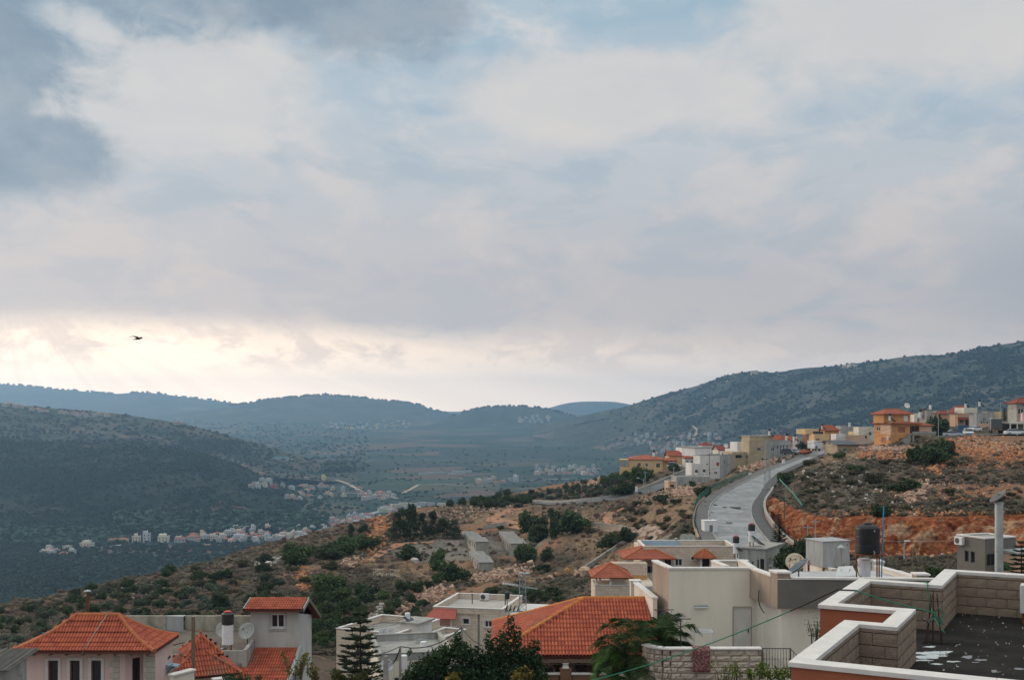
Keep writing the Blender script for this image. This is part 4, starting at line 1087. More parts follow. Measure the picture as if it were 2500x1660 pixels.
MB().box(G((2126-CX)/F*57,57,0)[0],G((2151-CX)/F*57,57,0)[0],4.35,5.05,-(1370-HY)/F*57-gz0+.001,-(1365-HY)/F*57-gz0).build('coping',M_CAP,GR,bevel=.01)
cap_run(GR,[((2110-CX)/F*51,51),((2235-CX)/F*50.6,50.6)],-(1412-HY)/F*51,wid=.3)
pz=-(1404-HY)/F*50
MB().box(G((2236-CX)/F*50,50,0)[0],G((2266-CX)/F*50,50,0)[0],-2.1,-1.5,-12-gz0,pz-gz0).build('pier',M_TAUPE,GR)
MB().box(G((2233-CX)/F*50,50,0)[0],G((2269-CX)/F*50,50,0)[0],-2.16,-1.44,pz-gz0+.001,pz+.08-gz0).build('coping',M_CAP,GR,bevel=.01)
# stairs going down on the near side, with a capped slope
ramp_wall(GR,1547,1424,57,1594,1462,52.6,6.5)
MB().box(G((1540-CX)/F*57,57,0)[0],G((1564-CX)/F*57,57,0)[0],5.0,5.5,-16-gz0,-(1420-HY)/F*57-gz0).build('pier',M_CREAM,GR)
MB().box(G((1538-CX)/F*57,57,0)[0],G((1566-CX)/F*57,57,0)[0],4.95,5.55,-(1420-HY)/F*57-gz0+.001,-(1416.5-HY)/F*57-gz0).build('coping',M_CAP,GR,bevel=.01)
MB().box(G((1566-CX)/F*60,60,0)[0],G((1600-CX)/F*60,60,0)[0],8.0,8.2,-14-gz0,-(1431-HY)/F*60-gz0).build('stair_wall',M_GREYR,GR)
# wall light, conduit and cable
WL=thing('wall_light','pale blue-white tube light fitting on the cream wall beside the door','light',P(1711,1479,51.95))
MB().box(-.31,.31,-.08,0,-.035,.045).build('housing',M_STEEL,WL,bevel=.01)
MB().cyl((-.29,-.06,-.05),(.29,-.06,-.05),.028,n=10).build('tube',mat('frosted_tube',(.72,.78,.82),rough=.3),WL)
cbl=[P(1853,1440,50.6),P(1851.5,1462,50.6),P(1855,1478,50.7),P(1861,1490,50.5),P(1867,1496,50.4)]
cb_=thing('hanging_cable','black cable hanging down the taupe bay beside the white door','cable',cbl[0])
MB().tube([p-cbl[0] for p in cbl],.022,6).build('cable',M_CABLE,cb_)
MB().cyl(P(1867,1504,50.4)-cbl[0],P(1866,1600,50.5)-cbl[0],.012,n=6).build('conduit',M_CAP,cb_)
# ---- on its roof
TK=thing('black_water_tank','big ribbed black plastic water tank on a tall rusty stand','water tank',P(2118,1412,50.2))
zb=(1412-1353)/F*50.2
st=MB()
for (xx,yy) in ((-.60,-.4),(-.27,.5),(.27,-.45),(.62,.35)):
    MB().box(xx-.025,xx+.025,yy-.025,yy+.025,0,zb).build('leg',M_RUST,TK)
MB().box(-.66,.66,-.55,.55,zb,zb+.05).build('platform',M_RUST,TK)
prof=[(.48,zb+.052),(.515,zb+.09),(.515,zb+.42),(.508,zb+.44),(.515,zb+.46),(.515,zb+.80),(.508,zb+.82),(.515,zb+.84),(.515,zb+1.12)]
tb=zb+1.18
prof += [(.50,tb),(.40,tb+.08),(.20,tb+.15),(.19,tb+.20),(.13,tb+.22)]
MB().lathe(prof,36).build('tank',mat('black_tank',(.012,.012,.013),(.017,.017,.018),scale=2,rough=.5,spec=.3),TK,smooth=False)
nb=MB()
for (x0,x1,z0,z1) in ((0,.07,.11,.13),(.015,.07,.055,.073),(0,.07,0,.02),(.052,.07,.0201,.0549),(.052,.07,.0731,.1099)): nb.box(x0,x1,-.004,.0,z0,z1)
no=nb.build('number',mat('pale_print',(.5,.5,.5)),TK); no.location=(.10,-.508,zb+.07); no.rotation_euler=(0,0,.2)
ow=MB().box(-.02,.02,-.522,-.512,tb-.15,tb-.07,Matrix.Rotation(.30,4,'Z')).build('mark',mat('pale_print',(.5,.5,.5)),TK)
WB=thing('white_boiler','tall white boiler cylinder standing under the big black tank','boiler',P(2109,1412,50.6))
MB().lathe([(.28,0),(.29,.02),(.29,.84),(.24,.88)],22).build('cylinder',M_WENAM,WB)
MB().tube([(-.32,-.1,.78),(-.34,-.15,.5),(-.30,-.2,.2),(-.1,-.3,.02)],.018,6).build('hose',M_GREENP,WB)
mb=MB().cyl((-.30,-.05,.62),(-.36,-.1,.62),.03,n=8).cyl((-.36,-.1,.56),(-.36,-.1,.70),.02,n=6); mb.build('valve',mat('brass',(.45,.28,.12),metal=.6,rough=.4),WB)
PL=thing('aerial_pole','thin aerial pole, blue below and rusty brown above, beside the black tank','pole',P(2152,1412,50.0))
h1=(1412-1236)/F*50; h2=(1412-1175)/F*50
MB().cyl((0,0,0),(.10,0,h1),.028,n=8).build('lower_pole',mat('blue_paint',(.03,.25,.52),(.03,.2,.42),scale=5,rough=.5),PL)
MB().cyl((.10,0,h1),(.17,0,h2),.018,.012,n=8).build('upper_pole',M_WOOD,PL)
RT=thing('steel_tank','square rust-streaked grey steel tank on the roof beside the vent pipe','tank',P(2028,1390,58),R(20))
hb=(1390-1322)/F*58
x0b=-.02
MB().box(-.45,1.15,0,1.5,.12,hb).build('body',M_RUSTP,RT,bevel=.01)
MB().box(-.50,1.20,-.05,1.55,hb+.001,hb+.04).build('lid',M_RUSTP,RT)
for (xx,yy) in ((-.4,.05),(1.05,.05),(-.4,1.35),(1.05,1.35)): MB().box(xx,xx+.08,yy,yy+.08,-.3,.119).build('leg',M_RUST,RT)
VP_=thing('vent_pipe','grey vent pipe with a conical metal cap in front of the steel tank','vent pipe',P(2053,1397,55))
MB().cyl((0,0,-.2),(0,0,(1397-1338)/F*55),.055,n=12).build('pipe',mat('grey_pipe',(.30,.28,.25),(.24,.22,.20),scale=6),VP_)
MB().lathe([(.20,(1397-1336)/F*55),(.02,(1397-1329)/F*55)],14).build('cap',M_STEEL,VP_)
make_dish('satellite_dish','large blue-grey satellite dish seen edge-on behind the taupe parapet',P(1950,1408,51.5),1.2,R(84),R(52),mat('dish_blue_grey',(.10,.135,.165),(.08,.11,.135),scale=2,rough=.5),mast=.35)
make_dish('satellite_dish','large rust-stained cream satellite dish facing the camera behind the parapet',P(1941,1410,57),.92,R(168),R(28),mat('dish_cream',(.62,.54,.42),(.55,.47,.36),scale=2,c3=(.35,.15,.06),s3=2.5,lo3=.58,hi3=.66),mast=.75)
SP=thing('white_roof_panel','white folded roof sheets lying on the pale roof at the tank','panel',P(2068,1408,51.5),R(15))
MB().add([(-.6,0,0),(.5,0,.02),(.65,.6,.38),(-.1,.6,.36),(-.6,0,.03),(.5,0,.05),(.65,.6,.41),(-.1,.6,.39)],[(3,2,1,0),(4,5,6,7),(0,1,5,4),(1,2,6,5),(2,3,7,6),(3,0,4,7)]).build('sheet',M_FRAMEW,SP)
MB().tube([(.1,.1,.06),(.4,.4,.3)],.02,6).tube([(-.3,.1,.06),(-.02,.45,.3)],.02,6).build('rail',M_STEEL,SP)

# ================================================================ terrace in front of it
TZ=-10.83
tw0=P(1640,1584,44);
TW=thing('terrace_wall','rough pale stone terrace wall with white coping in front of the white door','wall',(tw0.x,44,-16))
Wd=(1861-1640)/F*44
ztop=-(1582-HY)/F*44+16
MB().box(-.05,Wd,.16,.34,0,ztop-.06).build('core',M_MORTAR,TW)
stone_v=[]
for v in range(6):
    rr=random.Random(v); nx,nz=7,4; vs,fs=[],[]
    for j in range(nz+1):
        for i in range(nx+1):
            e=i in (0,nx) or j in (0,nz)
            vs.append((i/nx,-.0 if e else -rr.uniform(.02,.065),j/nz))
    for j in range(nz):
        for i in range(nx): k=j*(nx+1)+i; fs.append((k,k+1,k+nx+2,k+nx+1))
    b=len(vs)
    for (i,j) in ((0,0),(nx,0),(nx,nz),(0,nz)): vs.append((i/nx,.2,j/nz))
    fs += [(0,b,b+1,nx),(nx,b+1,b+2,(nz+1)*(nx+1)-1),((nz+1)*(nx+1)-1,b+2,b+3,nz*(nx+1)),(nz*(nx+1),b+3,b,0)]
    stone_v.append(MB().add(vs,fs).mesh('stone',M_STONEB))
rs=random.Random(12)
def stone_wall(root,x0,x1,z0,z1,y,ch=.225,lmin=.42,lmax=.72,ang=0.0,org=(0,0)):
    z=z1; row=0
    while z > z0+.05:
        s=x0-rs.uniform(0,.3)
        while s < x1-.02:
            L_=rs.uniform(lmin,lmax); a,b=max(s,x0),min(s+L_,x1); s += L_
            if b-a < .06: continue
            o=link('stone',stone_v[rs.randrange(6)],root); o.scale=(b-a-.014,.8+.5*rs.random(),ch-.014)
            o.location=(org[0]+a*math.cos(ang),org[1]+y+a*math.sin(ang),z-ch); o.rotation_euler=(0,0,ang)
        z -= ch; row += 1
stone_wall(TW,0,Wd,ztop-2.2,ztop-.08,.08)
# the wall curves away at its end
xe,ye,aa=0.0,.08,0.0
for k in range(4):
    aa += .28; nx_,ny_=xe-.34*math.cos(aa),ye+.34*math.sin(aa)
    stone_wall(TW,0,.33,ztop-2.0,ztop-.08,0,lmin=.2,lmax=.33,ang=-aa,org=(nx_,ny_))
    MB().box(-.02,.36,-.08,.28,ztop-.075,ztop-.005,Matrix.Translation((nx_,ny_,0)) @ Matrix.Rotation(-aa,4,'Z')).build('coping',M_CAP,TW,bevel=.01)
    xe,ye=nx_,ny_
n=4
for k in range(n): MB().box(Wd*k/n+.003,Wd*(k+1)/n-.003,.0,.38,ztop-.07,ztop).build('coping',M_CAP,TW,bevel=.012)
TF=MB().box(-1.6,6.5,.4,8.0,16+TZ-.3,16+TZ).build('terrace_floor',M_CONC,TW)
# railing beside it
RL=thing('balcony_railing','black iron railing with thin bars at the end of the stone terrace wall','railing',P(1861,1632,44.2))
hr=(1632-1583)/F*44
Lr=(1930-1861)/F*44.2
bar=MB().cyl((0,0,0),(0,0,hr),.009,n=6).lathe([(.010,hr*.45),(.026,hr*.5),(.010,hr*.55)],6).mesh('bar',M_FRAMED)
for k in range(10):
    o=link('bar',bar,RL); o.location=(.06+k*Lr/10,0,0)
for k in range(5):
    o=link('bar',bar,RL); o.location=(Lr+.08*k,-.14*k,-.10*k)
MB().box(0,Lr,-.015,.015,hr,hr+.03).box(0,Lr,-.012,.012,.0,.02).build('rail',M_FRAMED,RL)
MB().tube([(Lr,0,hr),(Lr+.5,-.9,hr-.55)],.016,6).build('handrail',M_FRAMED,RL)
MB().box(-.03,.02,-.02,.02,-.3,hr+.05).build('post',M_FRAMED,RL); MB().box(Lr-.02,Lr+.02,-.02,.02,-.3,hr+.03).build('post',M_FRAMED,RL)
# stairs' skirting behind the rail
MB().add([(0,.3,-.5),(Lr+.9,.3,-.5),(Lr+.9,.3,.05),(Lr*.75,.3,.25),(0,.3,.62)],[(0,1,2,3,4)]).build('stair_side',M_CREAM,RL)
# the rug
rug_m=mat('red_patterned_rug',(.20,.065,.06),(.13,.05,.055),scale=9,c3=(.30,.20,.19),s3=11,lo3=.5,hi3=.6,bump=.6,bscale=80,rough=.95)
RG=MB(); nx,nz=8,14; wv=(1733-1691)/F*44
vs,fs=[],[]
path=[(-.35,.0),(-.42,-.3),(-.1,.06)]
for j in range(nz+1):
    t=j/nz
    if t < .15: yy,zz=.42-t/.15*.05,-.25*(1-t/.15)
    elif t < .32: yy,zz=.40-(t-.15)/.17*.45,.012
    else: yy,zz=-.055,.0-(t-.32)/.68*(1637-1580)/F*44
    for i in range(nx+1): vs.append((i/nx*wv+.012*math.sin(j*.7),yy-(.025*math.sin(i*1.9+j*.3)+.02)*(1 if t > .32 else 0),zz+(.01 if t > .15 and t < .32 else 0)))
for j in range(nz):
    for i in range(nx): k=j*(nx+1)+i; fs.append((k,k+1,k+nx+2,k+nx+1))
rg_o=RG.add(vs,fs).build('rug',rug_m,None,smooth=True)
rg_o.location=(P(1691,1580,44).x,44,ztop-16+.012); sm=rg_o.modifiers.new('pile','SOLIDIFY'); sm.thickness=.02
tag(rg_o,'dark red patterned rug hung over the stone terrace wall','rug')
# drying rack
DR=thing('drying_rack','white folding laundry rack on the terrace beside the rug','drying rack',(P(1695,1580,46).x,46,TZ))
hz=TZ*-1-(1543-HY)/F*46 ; wk=(1726-1680)/F*46
mb=MB()
for k in range(9): mb.cyl((0,.0+k*.07,hz+.0),(wk,.0+k*.07,hz),.006,n=5)
mb.build('rods',M_FRAMEW,DR)
mb=MB().cyl((0,0,hz),(0,.6,hz),.012,n=6).cyl((wk,0,hz),(wk,.6,hz),.012,n=6).cyl((0,0,hz),(wk,0,hz),.012,n=6).cyl((0,.6,hz),(wk,.6,hz),.012,n=6); mb.build('frame',mat('pale_blue_plastic',(.55,.60,.68),rough=.5),DR)
for (a,b) in (((0,0),(.12,.7)),((.02,.6),(.1,-.1)),((wk,0),(wk+.12,.7)),((wk,.6),(wk+.1,-.1))): MB().cyl((a[0],a[1],hz),(b[0],b[1],0),.010,n=6).build('leg',M_FRAMEW,DR)
# clothes-line frame
CF=thing('clothesline_frame','dark steel washing-line frame with coloured pegs on the terrace','clothesline',(P(1628,1590,46.5).x,46.5,TZ))
hz=-TZ-(1498-HY)/F*46.5; xs_=(1659-1628)/F*46.5
MB().cyl((0,1.0,0),(0,1.0,hz),.025,n=8).build('post',M_FRAMED,CF); MB().cyl((xs_,-.3,0),(xs_,-.3,hz-.15),.025,n=8).build('post',M_FRAMED,CF)
MB().cyl((-.42,1.0,hz),(.42,1.0,hz),.02,n=6).cyl((xs_-.42,-.3,hz-.15),(xs_+.42,-.3,hz-.15),.02,n=6).cyl((0,1.0,hz),(xs_,-.3,hz-.15),.012,n=6).build('crossbar',M_FRAMED,CF)
mb=MB()
for k in range(5): mb.cyl((-.4+.2*k,1.0,hz),(xs_-.4+.2*k,-.3,hz-.15),.004,n=4)
mb.build('line',M_CABLE,CF)
pegs=[mat('peg_%s' % c,v,rough=.5) for c,v in (('white',(.7,.7,.7)),('red',(.5,.05,.05)),('blue',(.04,.2,.5)))]
for k in range(16):
    t=rs.random(); i=rs.randrange(5); q=Vector((-.4+.2*i,1.0,hz)).lerp(Vector((xs_-.4+.2*i,-.3,hz-.15)),t)
    MB().box(-.012,.012,-.006,.006,-.06,.02,Matrix.Translation(q)).build('peg',pegs[k % 3],CF)

# ================================================================ the tiled house
ez=-10.62
TH_=thing('tile_roofed_house','house with a broad orange clay-tile hip roof over a railed porch','house',(-.95,50.3,-19))
def T(x,y,z): return (x+.95,y-50.3,z+19)
xl,xr_,yf,yb=-.95,6.55,50.3,58.5; ym=(yf+yb)/2; rise=1.84
rz=ez+rise; rx=xl+4.35
rf=MB()
rf.slab([T(xl,yf,ez),T(xr_,yf,ez),T(xr_,ym,rz),T(rx,ym,rz)],.12); rf.slab([T(xr_,yb,ez),T(xl,yb,ez),T(rx,ym,rz),T(xr_,ym,rz)],.12); rf.slab([T(xl,yb,ez),T(xl,yf,ez),T(rx,ym,rz)],.12)
roof=rf.build('roof',mat('roof_underlay',(.13,.05,.035),rough=.9),TH_)
jn=MB(); bud=[300]
slope=[(0,0),(ym-yf,rise)]
tile_slope(roof,T(xl,yf,ez),T(xr_,yf,ez),(0,1,0),slope,(rx-xl)/(ym-yf),0,budget=bud,joined=jn)
tile_slope(roof,T(xl,yb,ez),T(xl,yf,ez),(1,0,0),[(0,0),(rx-xl,rise)],(yb-ym)/(rx-xl),(ym-yf)/(rx-xl),joined=jn)
jo=jn.build('tiles',M_TILEJ,roof); jo['kind']='stuff'
rm=MB()
ridge_run(rm,T(rx,ym,rz+.03),T(xr_,ym,rz+.03),.11); ridge_run(rm,T(xl,yf,ez+.04),T(rx,ym,rz+.04),.11); ridge_run(rm,T(xl,yb,ez+.04),T(rx,ym,rz+.04),.11)
rm.build('ridge',mat('ridge_cap_ochre',(.52,.20,.05),(.44,.15,.045),scale=3,bump=.3,bscale=30),roof)
MB().box(*[T(xl+.05,0,0)[0],T(xr_-.05,0,0)[0]],.02,.08,ez+19-.30,ez+19-.13).build('fascia',M_WOOD,roof)
block_house(TH_,.9,7.0,1.6,7.6,2.0,ez+19-.12,M_PINK,{'f': [(1.4,2.5,6.0,7.6,'w'),(4.2,5.2,5.3,7.4,'o')],'l': [(2,3,6,7.3,'w')]})
MB().box(.3,7.2,-.0,7.7,2.0,5.3).build('base',mat('brown_base_render',(.22,.13,.085),(.19,.115,.075),scale=1,bump=.3,bscale=40),TH_)
ph=19-(1645-HY)/F*50.3
MB().box(.2,3.0,-.1,.1,5.301,ph).box(3.6,5.3,-.1,.1,5.301,ph).build('porch_wall',MATS['brown_base_render'],TH_)
MB().box(.15,3.05,-.15,.15,ph+.001,ph+.06).box(3.55,5.35,-.15,.15,ph+.001,ph+.06).build('coping',M_CAP,TH_)
MB().box(3.051,3.549,-.13,.13,5.301,ph+.28).build('pier',MATS['brown_base_render'],TH_)
MB().lathe([(.16,ph+.281),(.13,ph+.36),(.11,ph+.5),(.11,ez+19-.35),(.15,ez+19-.31)],14,Matrix.Translation((3.3,0,0))).build('column',M_CAP,TH_)
rb_=MB().cyl((0,0,ph+.06),(0,0,ph+.42),.008,n=5).mesh('bar',M_FRAMED)
for k in range(22):
    o=link('bar',rb_,TH_); o.location=(.35+k*.12,0,0)
for k in range(12):
    o=link('bar',rb_,TH_); o.location=(3.75+k*.12,0,0)
MB().box(.2,3.04,-.015,.015,ph+.42,ph+.45).box(3.56,5.3,-.015,.015,ph+.42,ph+.45).build('rail',M_FRAMED,TH_)
for xx in (1.6,3.3,5.3,6.9): MB().box(xx-.07,xx+.07,-.05,1.6,ez+19-.32,ez+19-.14).build('beam',M_WOOD,TH_)
for xx in (1.75,5.35): MB().box(xx-.05,xx+.05,-.05,.05,ph+.061,ez+19-.32).build('post',M_WOOD,TH_)
# ================================================================ stone villa with tiled gazebos, on the slope behind
def local_x(px,D,x0): return (px-CX)/F*D-x0
def zz_(py,D,z0): return -(py-HY)/F*D-z0
SVD=118.0; svx=(1528-CX)/F*SVD; svz=-24.0
SV=thing('stone_villa','pale stone villa with white-columned tiled terraces and a blue-lined flat roof','house',(svx,SVD,svz))
X=lambda px,D=SVD: local_x(px,D,svx)
Zv=lambda py,D=SVD: zz_(py,D,svz)
block_house(SV,X(1622),X(1804),1.5,11,0,Zv(1352),M_STONE,{'f': [(X(1628)-X(1622),X(1643)-X(1622),Zv(1386),Zv(1369),'o'),(X(1653)-X(1622),X(1671)-X(1622),Zv(1386),Zv(1368),'w'),(X(1693)-X(1622),X(1701)-X(1622),Zv(1371),Zv(1363),'w'),(X(1720)-X(1622),X(1738)-X(1622),Zv(1392),Zv(1366),'o')]},trim=M_CAP)
mat('blue_roof_sheet',(.30,.42,.52),(.36,.46,.55),scale=.6)
parapet(SV,X(1575),X(1804),1.5,7.2,Zv(1352),Zv(1338)-Zv(1352),M_STONE,M_CAP,roofm=M_CONC)
MB().box(X(1575),X(1622),1.6,11,0,Zv(1352)-.01).build('wall',M_STONE,SV)
bl=MB().box(X(1580),X(1685),6.88,6.98,Zv(1352)+.05,Zv(1338.5)).build('roof_liner',MATS['blue_roof_sheet'],SV)
MB().box(X(1528),X(1640),-.2,1.49,0,Zv(1388)).build('terrace',M_STONE,SV)
MB().box(X(1526),X(1642),-.26,-.0,Zv(1388)+.001,Zv(1386)).build('coping',M_CAP,SV)
def column(root,x,y,z0,z1,r=.13):
    MB().lathe([(r*1.5,z0),(r*1.5,z0+.1),(r,z0+.16),(r*.85,z1-.2),(r*1.4,z1-.12),(r*1.4,z1)],12,Matrix.Translation((x,y,0))).build('column',M_CAP,root)
for q in (1530,1572,1616): column(SV,X(q),-.05,Zv(1386),Zv(1362))
hip_roof(SV,X(1530),X(1638),-.1,5.0,Zv(1362),1.05,M_TILEF,ov=.45)
for q in (1714,1738): column(SV,X(q),.6,Zv(1390),Zv(1364))
MB().box(X(1706),X(1748),.2,1.48,Zv(1396),Zv(1390)-.01).build('balcony',M_STONE,SV)
ap=Vector((X(1724),1.0,Zv(1341))); e0=Zv(1363); cx_,cy_=X(1724),1.0; n_=8; rr_=(X(1755)-X(1694))/2
mb=MB()
ring=[Vector((cx_+rr_*math.cos(2*math.pi*(k+.5)/n_),cy_+rr_*.8*math.sin(2*math.pi*(k+.5)/n_),e0)) for k in range(n_)]
for k in range(n_): mb.slab([ring[k],ring[(k+1) % n_],ap],.08)
go_=mb.build('gazebo_roof',M_TILEF,SV)
mb=MB()
for k in range(n_): mb.cyl(ring[k],ap,.07,n=6)
mb.build('ridge',M_RIDGE,go_)
# lower gazebo
Y2=-6.0; D2=SVD+Y2
X2=lambda px: local_x(px,D2,svx); Z2=lambda py: zz_(py,D2,svz)
MB().box(X2(1453),X2(1600),Y2,-.21,-3,Z2(1429)).build('lower_terrace',M_STONE,SV)
MB().box(X2(1451),X2(1545),Y2-.05,Y2+.2,Z2(1429)+.001,Z2(1427)).build('coping',M_CAP,SV)
for q in (1456,1491): column(SV,X2(q),Y2+.1,Z2(1427),Z2(1409),.1)
column(SV,X2(1470),Y2+3,Z2(1427),Z2(1408),.1)
hip_roof(SV,X2(1453),X2(1535),Y2,Y2+3.8,Z2(1408),1.15,M_TILEF,ov=.4)
MB().box(X2(1494),X2(1527),Y2+.8,Y2+1.0,Z2(1429),Z2(1409)).build('screen',M_CREAM,SV)
MB().box(X2(1500),X2(1592),Y2+4.0,Y2+5.6,Z2(1429),Z2(1388)).build('wall',M_STONE,SV)
ow=mat('ochre_shutter',(.55,.30,.12),(.48,.25,.10),scale=3)
for k in range(4): MB().box(X2(1536+14*k),X2(1548+14*k),Y2+3.93,Y2+3.99,Z2(1440),Z2(1418)).build('shutter',ow,SV)
for k,(q,w_) in enumerate(((1571,.5),(1583,.3),(1587,.45))):
    o=MB().box(-w_/2,w_/2,-.02,.02,-.62,0).build('hung_cloth',mat('cloth_%d' % k,((.10,.09,.10),(.14,.03,.05),(.06,.06,.08))[k]),None,bevel=.01)
    o.location=Vector((svx+X(q),SVD-.3,svz+Zv(1381))); tag(o,('black','dark red','grey')[k]+' cloth hung over the villa terrace rail','laundry')
WVP=thing('roof_vent','slim grey vent pipe on the blue-lined villa roof','vent pipe',(svx+X(1664),SVD+4,svz+Zv(1352)+.05))
MB().cyl((0,0,0),(0,0,1.05),.06,n=8).build('pipe',M_STEEL,WVP); MB().lathe([(.16,1.05),(.16,1.1),(.03,1.2)],10).build('cap',M_STEEL,WVP)
# raw concrete house next to it
CHD=112.0; c0=P(1869,1400,CHD)
CH=thing('concrete_house','stained grey concrete box house with small windows beside the stone villa','house',(c0.x,c0.y,-22),R(-30))
dl=solve_t((c0.x,c0.y),(-math.cos(R(-30)),-math.sin(R(-30))),1804); dr_=solve_t((c0.x,c0.y),(-math.sin(R(-30)),math.cos(R(-30))),1913)
zt_=-(1342-HY)/F*CHD+22
block_house(CH,-dl,0,0,abs(dr_),-1,zt_,M_CONCW,{'f': [(dl*.48,dl*.55,zt_-2.0,zt_-1.2,'w'),(dl*.68,dl*.76,zt_-2.1,zt_-1.0,'w'),(dl*.80,dl*.95,zt_-2.8,zt_-.9,'o')],'r': [(abs(dr_)*.2,abs(dr_)*.3,zt_-1.7,zt_-.9,'w')]})
MB().box(-dl-.12,.12,-.12,abs(dr_)+.12,zt_+.001,zt_+.14).build('roof_slab',M_CONC,CH)
for k,(px,py,nm) in enumerate(((1797,1338,'white boiler under a black red-lidded tank at the villa roof edge'),(1835,1332,'white boiler under a black red-lidded tank on the concrete house'))):
    p=P(px,py,113.5); p.z=(svz+Zv(1352) if k == 0 else -22+zt_)+.14
    make_boiler('water_heater',nm,p,s=1.08 if k else 1.02,lid=M_RED,legs=.45,panel=(1,R(110)),group='water heaters with red lids')
for k in (0,1):
    make_dish('satellite_dish','grey-green round satellite dish at the back edge of the villa roof',(svx+X(1700+16*k),SVD+8,svz+Zv(1352)-.1),1.0,R(175),R(25),mat('dish_grey_green',(.33,.36,.33),(.28,.31,.28),scale=2),mast=.8,group='pair of dishes on the villa roof')

# ================================================================ houses down on the left
# ---- pink house with the flared tiled roof
pz_=-19.0
PK=thing('pink_house','pink rendered house with a flared red-orange clay-tile roof and slim brown windows','house',(-23.5,54,pz_))
def K_(x,y,z): return (x+23.5,y-54,z-pz_)
ez1=-11.13
x0,x1,y0,y1=-23.5,-16.75,53.7,57.6; ymd=(y0+y1)/2; rx0,rx1=-21.1,-19.1; rise=1.36
def flare(run): return [(run*t,rise*(.45*t+.55*t*t)) for t in (0,.25,.5,.75,1.0)]
f1=flare(ymd-y0); fl_=flare(rx0-x0); fr_=flare(x1-rx1)
mb=MB()
def ring_pts(t,dz=0.0):
    zt=ez1+rise*(.45*t+.55*t*t)+dz
    return [K_(x0+(rx0-x0)*t,y0+(ymd-y0)*t,zt),K_(x1+(rx1-x1)*t,y0+(ymd-y0)*t,zt),K_(x1+(rx1-x1)*t,y1+(ymd-y1)*t,zt),K_(x0+(rx0-x0)*t,y1+(ymd-y1)*t,zt)]
ts=[0,.2,.4,.6,.8,.999]; vs=[p for t in ts for p in ring_pts(t)]; fs=[]
for j in range(len(ts)-1):
    for k in range(4): fs.append((j*4+k,j*4+(k+1) % 4,(j+1)*4+(k+1) % 4,(j+1)*4+k))
mb.add(vs,fs); mb.add(ring_pts(0,-.1),[(3,2,1,0)])
a_,b_=ring_pts(0),ring_pts(0,-.1)
for k in range(4): mb.quad(b_[k],b_[(k+1) % 4],a_[(k+1) % 4],a_[k])
pr_=mb.build('roof',MATS['roof_underlay'],PK)
jn=MB(); bud=[300]
tile_slope(pr_,K_(x0,y0,ez1),K_(x1,y0,ez1),(0,1,0),f1,(rx0-x0)/(ymd-y0),(x1-rx1)/(ymd-y0),budget=bud,joined=jn)
tile_slope(pr_,K_(x1,y0,ez1),K_(x1,y1,ez1),(-1,0,0),fr_,(ymd-y0)/(x1-rx1),(y1-ymd)/(x1-rx1),budget=bud,joined=jn)
tile_slope(pr_,K_(x0,y1,ez1),K_(x0,y0,ez1),(1,0,0),fl_,(y1-ymd)/(rx0-x0),(ymd-y0)/(rx0-x0),budget=bud,joined=jn)
if jn.v: jo=jn.build('tiles',M_TILEJ,pr_); jo['kind']='stuff'
rm=MB(); ridge_run(rm,K_(rx0,ymd,ez1+rise+.03),K_(rx1,ymd,ez1+rise+.03),.11)
for (xa,ya,xb) in ((x0,y0,rx0),(x1,y0,rx1),(x1,y1,rx1),(x0,y1,rx0)):
    for ta,tb_ in zip(ts[:-1],ts[1:]):
        g=lambda t: Vector(K_(xa+(xb-xa)*t,ya+(ymd-ya)*t,ez1+rise*(.45*t+.55*t*t)+.04))
        ridge_run(rm,g(ta),g(tb_),.11)
rm.build('ridge',M_RIDGE,pr_)
for k in range(9): MB().box(.25+k*.76,.33+k*.76,-.25,.5,ez1-pz_-.20,ez1-pz_-.11).build('rafter',M_WOOD,pr_)
MB().tube([K_(-19.6,ymd-.02,ez1+rise+.12),K_(-19.75,ymd-.9,ez1+.95),K_(-20.05,y0+.35,ez1+.22),K_(-20.1,y0-.02,ez1-.0),K_(-20.15,y0+.05,ez1-.25)],.014,5).build('cable',M_STEEL,pr_)
w=MB(); h=ez1-.1-pz_
wins=[]
for a in (118,171,223): wins.append(((a-CX)/F*54.4+23.2,(a+24-CX)/F*54.4+23.2,h-2.3,h-.45))
o0=K_(-23.2,54.4,pz_); wall_face(w,o0,(1,0,0),4.85,h,wins,.16,(0,1,0))
o1_=K_(-18.35,54.4,pz_); d1=Vector((.85,.75,0)); L1=d1.length; d1.normalize(); n1=Vector((-d1.y,d1.x,0)); wr=(.35,.75,h-2.3,h-.4)
wall_face(w,o1_,d1,L1,h,[wr],.12,n1)
for (a,b) in (((-17.5,55.15),(-17.5,54.45)),((-17.5,54.45),(-16.95,54.45)),((-16.95,54.45),(-16.95,57.3)),((-23.2,57.3),(-23.2,54.4))):
    w.quad(K_(a[0],a[1],pz_),K_(b[0],b[1],pz_),K_(b[0],b[1],pz_+h),K_(a[0],a[1],pz_+h))
w.build('wall',M_PINK,PK)
for H in wins: opening(PK,o0,(1,0,0),(0,1,0),H,.16,'w',fm=M_FRAMEB,trim=M_CAP)
opening(PK,o1_,d1,n1,wr,.12,'w',fm=M_FRAMEB)
qm=mat('quoin_stone',(.46,.43,.36),(.40,.375,.315),scale=5,bump=.6,bscale=30,objvar=.08)
for k in range(10):
    zq=h-.25-k*.26; lw_=.42 if k % 2 else .26
    MB().box(4.85-lw_,4.87,.36,.42,zq-.24,zq).build('quoin',qm,PK)
    MB().box(6.0 if k % 2 else 6.14,6.57,.40,.46,zq-.24,zq).build('quoin',qm,PK)
FLP=thing('rusty_flue','rust-red stove pipe with a round cap rising behind the pink house roof','flue',P(214,1520,57.5))
